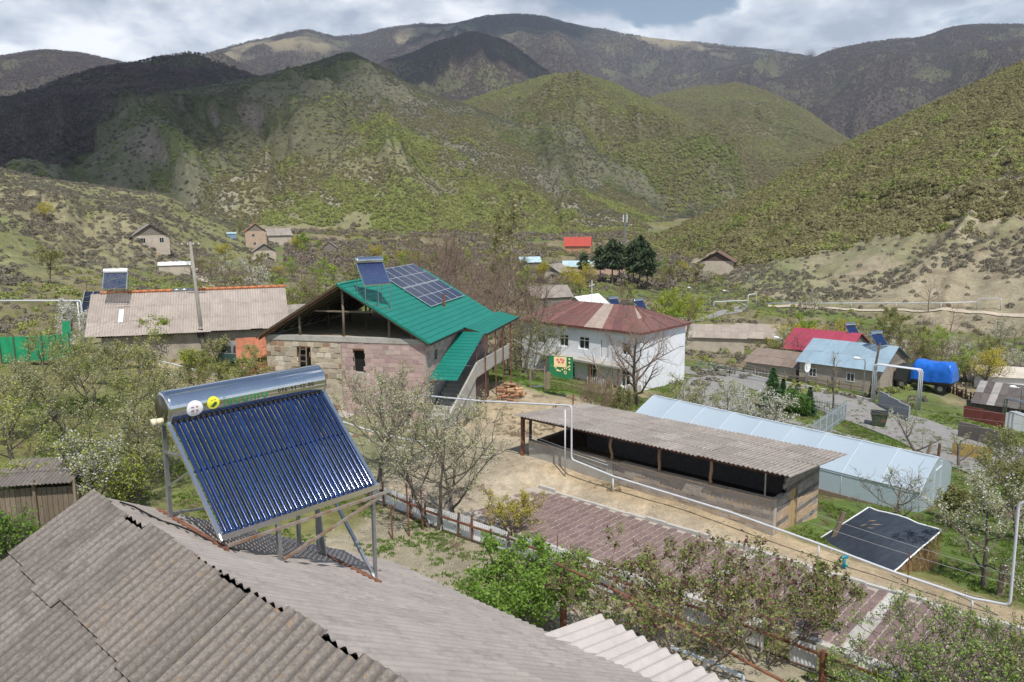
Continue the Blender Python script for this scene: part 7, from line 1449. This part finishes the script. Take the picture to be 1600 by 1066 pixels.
# ------------------------------------------------------------------ vehicles
def wheel(parent, x, y, r, w):
    b = MB(); b.tube([(x, y - w / 2, r), (x, y - w / 2 + .03, r), (x, y + w / 2 - .03, r), (x, y + w / 2, r)], [r * .9, r, r, r * .9], 16); wv = b.build('wheel', M_socket, parent, False); q = MB(); q.tube([(x, y - w / 2 - .02, r), (x, y + w / 2 + .02, r)], r * .5, 12); q.build('rim', M_galv, wv)
def jeep():
    t = thing('car', 'old dark green off-road car parked beside the stone house', 'car', gp(385, 572, 1.5), math.radians(-18)); Mb = mat('car_green', (.03, .075, .065), .35, .1, 2, spec=.6)
    b = MB(); b.hexa([(-2.0, -.8, .45), (2.0, -.8, .45), (2.0, .8, .45), (-2.0, .8, .45)], [(-2.0, -.78, 1.05), (2.0, -.74, 1.0), (2.0, .74, 1.0), (-2.0, .78, 1.05)]); b.build('body', Mb, t)
    b = MB(); b.hexa([(-1.95, -.76, 1.05), (.75, -.76, 1.03), (.75, .76, 1.03), (-1.95, .76, 1.05)], [(-1.85, -.66, 1.78), (.40, -.66, 1.76), (.40, .66, 1.76), (-1.85, .66, 1.78)]); b.build('cabin', mat('canvas_grey', (.19, .19, .20), .8, .1), t)
    for s in (-1, 1):
        for x0, x1 in ((-1.6, -.7), (-.55, .35)): b = MB(); y = s * .745; b.add([(x0, s * .765, 1.14), (x1, s * .765, 1.14), (x1 - .08, s * .70, 1.66), (x0 + .04, s * .70, 1.66)], [(0, 1, 2, 3)]); b.build('side_window', M_glass, t)
        b = MB(); b.tube([(2.01, s * .55, .82), (2.05, s * .55, .82)], .1, 10); b.build('headlight', M_white, t)
    b = MB(); b.add([(.78, -.66, 1.08), (.78, .66, 1.08), (.45, .58, 1.70), (.45, -.58, 1.70)], [(0, 1, 2, 3)]); b.build('windscreen', M_glass, t)
    b = MB(); b.box((2.0, -.8, .45), (2.1, .8, .6)); b.build('bumper', M_galv, t)
    for x in (-1.25, 1.3):
        for y in (-.74, .74): wheel(t, x, y, .36, .2)
jeep()
def truck():
    t = thing('truck', 'old dark truck in the yard across the road', 'truck', gp(1443, 609, -5), -GA + math.radians(180)); Md = mat('truck_dark', (.035, .04, .04), .5, .2, 2)
    b = MB(); b.box((-2.5, -.95, .75), (2.6, .95, .95)); b.build('chassis', M_socket, t)
    b = MB(); b.hexa([(.9, -.98, .9), (2.6, -.98, .9), (2.6, .98, .9), (.9, .98, .9)], [(1.0, -.9, 2.35), (2.3, -.9, 2.35), (2.3, .9, 2.35), (1.0, .9, 2.35)]); b.build('cab', Md, t)
    b = MB(); b.box((-2.5, -1.05, .95), (.8, 1.05, 1.6)); b.build('cargo_bed', M_darkwood, t)
    b = MB(); b.add([(2.56, -.85, 1.55), (2.56, .85, 1.55), (2.36, .8, 2.2), (2.36, -.8, 2.2)], [(0, 1, 2, 3)]); b.build('windscreen', M_glass, t)
    for x in (-1.7, 1.8):
        for y in (-.85, .85): wheel(t, x, y, .5, .3)
    p = thing('tarpaulin', 'bright blue tarpaulin wrapped over the truck load', 'tarpaulin', t.location, t.rotation_euler.z); m = MB(); n = 26; rng = np.random.default_rng(2)
    for i in range(n + 1):
        for j in range(n + 1):
            x = -2.75 + 3.75 * i / n; a = math.pi * (j / n) ; ex = min(1, 5 * min(i / n, 1 - i / n) + .62); y = -1.22 * math.copysign(abs(math.cos(a)) ** .45, math.cos(a)) * (.93 + .07 * ex); z = 1.15 + 1.85 * (abs(math.sin(a)) ** .5) * ex + .05 * math.sin(i * .35)
            w = .12 * (fbm(np.array([i * .35]), np.array([j * .35]), 8, 4)[0] - .5); m.v.append((x + w, y + w, z + w))
    m.f = [(i * (n + 1) + j, (i + 1) * (n + 1) + j, (i + 1) * (n + 1) + j + 1, i * (n + 1) + j + 1) for i in range(n) for j in range(n)]
    Mb = mat('tarp_blue', (.012, .13, .56), .38, .15, 2, bump=.7, bscale=5); m.build('sheet', Mb, p, True)
    for i in (0, n): q = MB(); q.v = [m.v[i * (n + 1) + j] for j in range(n + 1)]; q.f = [tuple(range(n + 1))]; q.build('end_flap', Mb, p)
truck()
def dumpster():
    t = thing('dumpster', 'rusty dark green metal dumpster on the grass by the road', 'dumpster', gp(1373, 665, -5.5), math.radians(-25)); Md = mat('dumpster_green', (.055, .085, .055), .7, .2, 3, band=((.26, .13, .06), 3.2, .52, .62))
    a, c, h = .48, .68, 1.15; b = MB(); b.hexa([(-a, -a, .1), (a, -a, .1), (a, a, .1), (-a, a, .1)], [(-c, -c, h), (c, -c, h), (c, c, h), (-c, c, h)]); b.build('bin', Md, t)
    for q in (((-c, -c), (c, -c)), ((c, -c), (c, c)), ((c, c), (-c, c)), ((-c, c), (-c, -c))): b = MB(); b.bar((*q[0], h + .01), (*q[1], h + .01), .08); b.build('rim', Md, t)
    b = MB(); b.box((-c + .06, -c + .06, h - .14), (c - .06, c - .06, h - .06)) if False else b.add([(-c + .04, -c + .04, h + .004), (c - .04, -c + .04, h + .004), (c - .04, c - .04, h + .004), (-c + .04, c - .04, h + .004)], [(0, 1, 2, 3)]); b.build('dark_inside', M_black, t)
    for x in (-.35, .35):
        for y in (-.35, .35): b = MB(); b.tube([(x, y - .04, .08), (x, y + .04, .08)], .08, 10); b.build('castor', M_socket, t)
dumpster()
# ------------------------------------------------------------------ railings and yard walls
def railing(label, a, b, h, step, m, post=.06, bar=.025, name='railing', guess=-5.):
    A, B = gp(*a, guess), gp(*b, guess); v = B - A; L = v.length; n = int(L / step); t = thing(name, label, 'railing', A)
    for k in range(n + 1):
        p = v * (k / n); thick = k % 8 == 0; q = MB(); q.bar(p - Vector((0, 0, .1)), p + Vector((0, 0, h * (1.08 if thick else 1))), post if thick else bar); q.build('post' if thick else 'baluster', m, t)
    for z in (.15, .85): q = MB(); q.bar(Vector((0, 0, h * z)), v + Vector((0, 0, h * z)), .04); q.build('rail', m, t)
M_rail = mat('railing_grey_blue', (.33, .38, .42), .5, .1)
railing('grey blue metal railing gate across the drive', (1270, 690), (1322, 652), 1.5, .28, M_rail); railing('dark metal railing beside the round thujas', (1268, 645), (1320, 655), 1.3, .22, mat('railing_dark', (.10, .11, .12), .5)); railing('green metal railing at the road bend', (1090, 580), (1140, 589), 1.2, .25, mat('railing_green', (.12, .26, .22), .5)); railing('grey metal railing behind the yard of the white building', (1140, 589), (1200, 598), 1.1, .35, M_rail)
def lowwall(label, a, b, h, th, m, guess=-5., name='wall'):
    A, B = gp(*a, guess), gp(*b, guess); v = (B - A); L = v.length; t = thing(name, label, 'wall', A, math.atan2(v.y, v.x)); n = max(2, int(L / 1.6)); rng = np.random.default_rng(int(a[0]))
    for k in range(n): q = MB(); z0 = v.z * k / n; q.box((L * k / n, -th / 2, z0 - .4), (L * (k + 1) / n - .02, th / 2, z0 + h + rng.normal() * .02)); q.build('panel', m, t)
lowwall('grey concrete panel wall at the yard entrance across the road', (1373, 633), (1420, 660), 1.35, .15, mat('blue_grey_concrete', (.27, .29, .30), .9, .12, 1)); lowwall('dark stained concrete wall below the red corrugated fence', (1497, 683), (1562, 700), 1.3, .18, mat('dark_concrete', (.16, .14, .125), .95, .2, 1), -6)
lowwall('red brown corrugated sheet fence beside the dark patched shed', (1505, 652), (1568, 668), 1.1, .06, mat('sheet_red_brown', (.20, .05, .04), .7, .2, 2), -6); lowwall('white corrugated sheet fence beside the red brown sheets', (1570, 668), (1625, 680), 1.3, .06, M_white, -6)
lowwall('yellow stained plywood scrap wall at the road edge', (1487, 712), (1550, 722), 1.0, .2, mat('yellow_scrap', (.34, .24, .07), .9, .3, 2, band=((.20, .14, .08), 2, .5, .62)), -5.8)
rng = np.random.default_rng(9); t = thing('paling_fence', 'ragged dark paling fence around the truck yard', 'fence', gp(1462, 606, -5))
A, B = gp(1462, 606, -5), gp(1530, 632, -5.6)
for k in range(26): p = (B - A) * (k / 25); q = MB(); q.bar(p - Vector((0, 0, .2)), p + Vector((rng.normal() * .08, 0, rng.uniform(.5, 1.2))), rng.uniform(.07, .16)); q.build('pale', M_darkwood, t)
for z in (.4, .75): q = MB(); q.bar(Vector((0, 0, z)), B - A + Vector((0, 0, z)), .07); q.build('rail', M_darkwood, t)
rng = np.random.default_rng(19); A, B = gp(1100, 578, -5), gp(1345, 622, -5); t = thing('rail_fence', 'weathered rail fence behind the far kerb of the road', 'fence', A); n2 = Vector((0.5, .9, 0))
for k in range(16): p = (B - A) * (k / 15) + n2 * 1.6; q = MB(); q.bar(p - Vector((0, 0, .2)), p + Vector((0, 0, 1.0)), .09); q.build('post', M_wood, t)
for z in (.35, .7): q = MB(); q.bar(n2 * 1.6 + Vector((0, 0, z)), B - A + n2 * 1.6 + Vector((0, 0, z)), .09); q.build('rail', M_wood, t)
# ------------------------------------------------------------------ carpet on the line, gate, dish, hydrant, mast
def carpet():
    d = 57.5; o = Vector(at(858, 556, d)); x = Vector(at(895, 558, d)) - o; dn = Vector(at(872, 590, d)) - Vector(at(872, 557, d)); t = thing('carpet', 'green floral carpet with a cream centre hanging on the line', 'carpet', o); N = 16
    P = lambda s, r, l=0.: x * s + dn * r * (1 - .22 * max(0, .25 - s) * 4 * (r > .5) + .12 * (s - .4)) + Vector((.02 * math.sin(s * 14), -l - .05 * math.sin(s * 9) * r, 0))
    def sheet(name, s0, s1, r0, r1, m, l, n=N):
        q = MB(); q.v = [tuple(P(s0 + (s1 - s0) * i / n, r0 + (r1 - r0) * j / n, l)) for i in range(n + 1) for j in range(n + 1)]; q.f = [(i * (n + 1) + j, (i + 1) * (n + 1) + j, (i + 1) * (n + 1) + j + 1, i * (n + 1) + j + 1) for i in range(n) for j in range(n)]; q.build(name, m, t, True)
    G = mat('carpet_green', (.012, .14, .055), .95, .1, 4); Cc = mat('carpet_cream', (.66, .52, .27), .95, .08, 4); Pk = mat('carpet_pink', (.55, .13, .16), .95, .1, 4)
    sheet('pile', 0, 1, 0, 1, G, 0); sheet('cream_field', .20, .74, 0.02, .50, Cc, .02)
    def blob(s, r, w, h, m, l, k=10): q = MB(); q.v = [tuple(P(s + w * math.cos(2 * math.pi * i / k), r + h * math.sin(2 * math.pi * i / k), l)) for i in range(k)]; q.f = [tuple(range(k))]; q.build('motif', m, t)
    for s, r in ((.36, .16), (.50, .14), (.60, .18), (.42, .27), (.56, .28)): blob(s, r, .05, .06, Pk, .035)
    for i in range(12): a = i / 11; blob(.12 + .06 * math.sin(a * 8) + a * .62, .46 + .22 * math.sin(a * math.pi) + .03 * math.cos(a * 20), .032, .035, Cc, .02)
    for r in (.1, .26, .42, .56): blob(.86, r, .035, .045, Cc, .02)
    blob(.68, .73, .075, .085, Cc, .02); blob(.68, .73, .04, .045, G, .03)
    wires('clothesline from the green roofed house to the carpet', [(Vector(at(803, 530, 55)), o + Vector((0, 0, .02))), ], .012, 'rope', .1, M_white, 'clothesline'); wires('clothesline from the carpet to the gallery', [(o + x, Vector(at(985, 575, 62)))], .012, 'rope', .15, M_white, 'clothesline')
carpet()
g0 = gp(829, 606, 0); bars('gate_frame', 'weathered timber gate frame beside the carpet', 'gate', g0, [('post', (0, 0, -.2), (0, 0, 1.75), .12, M_wood), ('post', (1.1, .2, -.2), (1.1, .2, 1.65), .12, M_wood), ('crossbar', (0, 0, 1.45), (1.1, .2, 1.4), .07, M_wood), ('board', (1.35, .2, -.2), (1.4, .2, 1.2), .3, M_wood, .05), ('sheet', (.15, -.1, .1), (.95, .1, .12), .5, M_galv, .03)])
t = thing('tyre', 'old black tyre leaning in the grass behind the balcony', 'tyre', gp(792, 585, -.3) + Vector((0, 0, .3))); b = MB()
for i in range(18):
    for j in range(7): a, c = 2 * math.pi * i / 18, 2 * math.pi * j / 7; R = .28 + .09 * math.cos(c); b.v.append((R * math.cos(a), .09 * math.sin(c), R * math.sin(a)))
b.f = [(i * 7 + j, ((i + 1) % 18) * 7 + j, ((i + 1) % 18) * 7 + (j + 1) % 7, i * 7 + (j + 1) % 7) for i in range(18) for j in range(7)]; b.build('tread', M_socket, t, True)
b = MB(); n = 14
for i in range(5):
    for j in range(n): r = .5 * i / 4; a = 2 * math.pi * j / n; b.v.append((r * math.cos(a), -.16 * (1 - (r / .5) ** 2) * -1, r * math.sin(a) * 1.15))
b.f = [(i * n + j, i * n + (j + 1) % n, (i + 1) * n + (j + 1) % n, (i + 1) * n + j) for i in range(4) for j in range(n)]; t = thing('satellite_dish', 'white satellite dish before the blue grey roofed house', 'satellite dish', Vector(at(1262, 573, 76.5)), math.radians(35)); b.build('reflector', M_white, t, True); q = MB(); q.bar((0, .1, 0), (0, .1, -2.2), .06); q.build('mast', M_galv, t); q = MB(); q.bar((0, 0, -.3), (0, -.5, 0), .03); q.build('feed_arm', M_galv, t)
t = thing('water_hydrant', 'small teal blue water standpipe beside the paved street', 'standpipe', gp(1318, 888, 0)); Mh = mat('hydrant_teal', (.01, .22, .34), .5, .2, 6); b = MB(); b.tube([(0, 0, -.1), (0, 0, .28), (.02, 0, .42)], [.07, .06, .05], 9); b.build('body', Mh, t, True); b = MB(); b.tube([(-.1, 0, .42), (.12, 0, .44)], .06, 8); b.build('cap', Mh, t, True); b = MB(); b.tube([(0, 0, .2), (.1, -.12, .12)], .045, 8); b.build('spout', mat('hydrant_green', (.02, .25, .20), .5), t, True)
mb = ground_at(976, 385); t = thing('radio_mast', 'lattice radio mast on the hill beside the red roof', 'mast', mb)
Hm = top_for(976, 334, mb)
for x, y in ((-.4, -.3), (.4, -.3), (0, .5)): q = MB(); q.bar((x, y, -1), (x * .5, y * .5, Hm), .16); q.build('leg', M_galv, t)
for k in range(14):
    z0, z1 = Hm * k / 14, Hm * (k + 1) / 14; q = MB(); q.bar((-.4 * (1 - k / 28), -.3, z0), (.4 * (1 - k / 28), -.3, z1), .1); q.build('brace', M_galv, t)
for x in (-.9, .9): q = MB(); q.box((x - .2, -.2, Hm - 4), (x + .2, .2, Hm - .5)); q.build('antenna', M_white, t)
q = MB(); q.box((-3, -1, -.5), (-1.6, .4, 2.2)); q.build('cabinet', M_white, t)
# ------------------------------------------------------------------ rubble, boards and blocks lying about
def lying(label, name, cat, px, py, dims, m, rz, guess=.3, tilt=0., lift=0., group=None):
    b = MB(); x, y, z = dims; b.hexa([(-x, -y, 0), (x, -y, 0), (x * .96, y, 0), (-x * .98, y, 0)], [(-x * .95, -y * .9, z), (x * .93, -y * .92, z), (x * .9, y * .95, z * .92), (-x * .94, y * .9, z * 1.05)]); p = gp(px, py, guess); o = b.build(name, m, None, loc=(p.x, p.y, p.z + lift)); o.rotation_euler = (tilt, 0, rz); tag(o, label, cat, group)
lying('white plastic board leaning on the pink block wall', 'board', 'board', 592, 640, (.22, .03, 1.5), M_white, .3, .3, -.2, 2.0)
lying('orange red crate by the drive railing', 'crate', 'crate', 1303, 703, (.42, .35, .8), mat('crate_orange', (.50, .24, .15), .8, .15), .4, -4.6); lying('black stump post beside the orange red crate', 'stump', 'post', 1318, 704, (.12, .12, .9), M_socket, .2, -4.6, .25); lying('rusty orange plate behind the greenhouse', 'metal_plate', 'plate', 1136, 664, (.5, .05, .7), mat('rust_orange', (.36, .12, .06), .8, .2), .8, -3.5)
rng = np.random.default_rng(23); ms = [M_sand, M_conc, mat('stone_red', (.26, .12, .10), .9, .2, 4)]
for k in range(46): px = rng.uniform(500, 700); py = rng.uniform(655, 705); s = rng.uniform(.08, .28); lying('rough building stone lying in the yard before the stone house', 'building_stone', 'stone', px, py, (s, s * rng.uniform(.5, .9), s * rng.uniform(.5, .9)), ms[rng.integers(3)], rng.uniform(0, 3), .4, rng.normal() * .1, -.03, 'building stones in the yard')
for k, (px, py, lb) in enumerate(((520, 640, 'pale roofing slab lying before the rubble stone wall'), (545, 648, 'tilted pale slab against the rubble stone wall'))): lying(lb, 'slab', 'slab', px, py, (.9, .5, .08), M_conc, .4 + k, .4, .25)
# ------------------------------------------------------------------ clouds overhead (out of frame) that shade the left ridge and the far hill
def cloudmat():
    m = bpy.data.materials.new('cloud'); m.use_nodes = True; N, L = m.node_tree.nodes, m.node_tree.links; p = N['Principled BSDF']; p.inputs['Base Color'].default_value = (.9, .9, .92, 1); p.inputs['Roughness'].default_value = 1
    a = N.new('ShaderNodeAttribute'); a.attribute_name = 'cover'; nz = N.new('ShaderNodeTexNoise'); nz.inputs['Scale'].default_value = .006; nz.inputs['Detail'].default_value = 6; tc = N.new('ShaderNodeTexCoord'); L.new(tc.outputs['Object'], nz.inputs['Vector'])
    ad = N.new('ShaderNodeMath'); ad.operation = 'ADD'; L.new(a.outputs['Fac'], ad.inputs[0]); L.new(nz.outputs['Fac'], ad.inputs[1]); mr = N.new('ShaderNodeMapRange'); mr.inputs['From Min'].default_value = .55; mr.inputs['From Max'].default_value = .95; mr.inputs['To Max'].default_value = .72; L.new(ad.outputs[0], mr.inputs[0])
    t = N.new('ShaderNodeBsdfTransparent'); mx = N.new('ShaderNodeMixShader'); L.new(mr.outputs[0], mx.inputs[0]); L.new(t.outputs[0], mx.inputs[1]); L.new(p.outputs[0], mx.inputs[2]); L.new(mx.outputs[0], N['Material Output'].inputs[0]); return m
M_cloud = cloudmat(); CALT = 2700.
def cloud(poly):
    """poly: shadow outline on the ground as (azimuth degrees, distance); the cloud stands where the sun casts it there"""
    pts = []
    for a, r in poly:
        a = math.radians(a); x, y = r * math.sin(a), r * math.cos(a); z = float(grid_at(GH, np.array([np.clip(a, _az[0], _az[-2])]), np.array([r]))[0]); k = (CALT - z) / SDIR.z; pts.append((x + SDIR.x * k, y + SDIR.y * k))
    P = np.array(pts); c = P.mean(0); n = 56; lo, hi = P.min(0) - 60, P.max(0) + 60; X, Y = np.meshgrid(np.linspace(lo[0], hi[0], n), np.linspace(lo[1], hi[1], n)); ins = np.zeros(X.shape, bool); dist = np.full(X.shape, 1e9)
    for (x0, y0), (x1, y1) in zip(P, np.roll(P, -1, 0)):
        cond = ((y0 > Y) != (y1 > Y)) & (X < (x1 - x0) * (Y - y0) / (y1 - y0 + 1e-9) + x0); ins ^= cond
        t = np.clip(((X - x0) * (x1 - x0) + (Y - y0) * (y1 - y0)) / ((x1 - x0) ** 2 + (y1 - y0) ** 2), 0, 1); dist = np.minimum(dist, np.hypot(X - x0 - t * (x1 - x0), Y - y0 - t * (y1 - y0)))
    sd_ = np.where(ins, dist, -dist) + (fbm(X / 160, Y / 160, 71, 5) - .5) * 190; den = np.clip(sd_ / 150, 0, 1); h = np.sqrt(np.clip(sd_, 0, None)) * 9 * (.6 + .8 * fbm(X / 120, Y / 120, 72, 4))
    V = np.concatenate([np.stack([X, Y, CALT + h + 2], -1).reshape(-1, 3), np.stack([X, Y, CALT - h * .25 - 2], -1).reshape(-1, 3)]); i = np.arange(n * n).reshape(n, n); keep = (sd_[:-1, :-1] > 0) | (sd_[1:, 1:] > 0)
    q = np.stack([i[:-1, :-1], i[:-1, 1:], i[1:, 1:], i[1:, :-1]], -1)[keep]; me = np_mesh('cloud', V, np.concatenate([q, (q + n * n)[:, ::-1]]), True)
    at_ = me.attributes.new('cover', 'FLOAT', 'POINT'); at_.data.foreach_set('value', np.concatenate([den.ravel()] * 2).astype(float)); o = link('cloud', me, M_cloud); tag(o, None, None, None, 'structure')
cloud([(-52, 330), (-34, 350), (-28, 400), (-23, 470), (-18, 560), (-13, 690), (-7, 860), (-3, 1000), (-4, 1200), (-11, 1350), (-15, 1900), (-52, 2000)])
cloud([(-10, 1700), (-5, 1900), (-1.5, 2050), (3, 2150), (4, 2700), (-4, 2850), (-10, 2600)])
cloud([(-8, 3700), (1, 3800), (6, 4100), (5, 5000), (-6, 5000)])
# ------------------------------------------------------------------ haze
def haze():
    b = MB(); b.box((-9800, -9800, -40), (9800, 9800, 2150)); m = bpy.data.materials.new('haze'); m.use_nodes = True; N, L = m.node_tree.nodes, m.node_tree.links
    N.remove(N['Principled BSDF']); v = N.new('ShaderNodeVolumePrincipled'); v.inputs['Color'].default_value = (.70, .84, 1, 1); v.inputs['Density'].default_value = HAZE; v.inputs['Anisotropy'].default_value = .2; L.new(v.outputs[0], N['Material Output'].inputs['Volume'])
    o = b.build('haze', m, None); tag(o, None, None, None, 'stuff')
HAZE = 9e-5
haze()
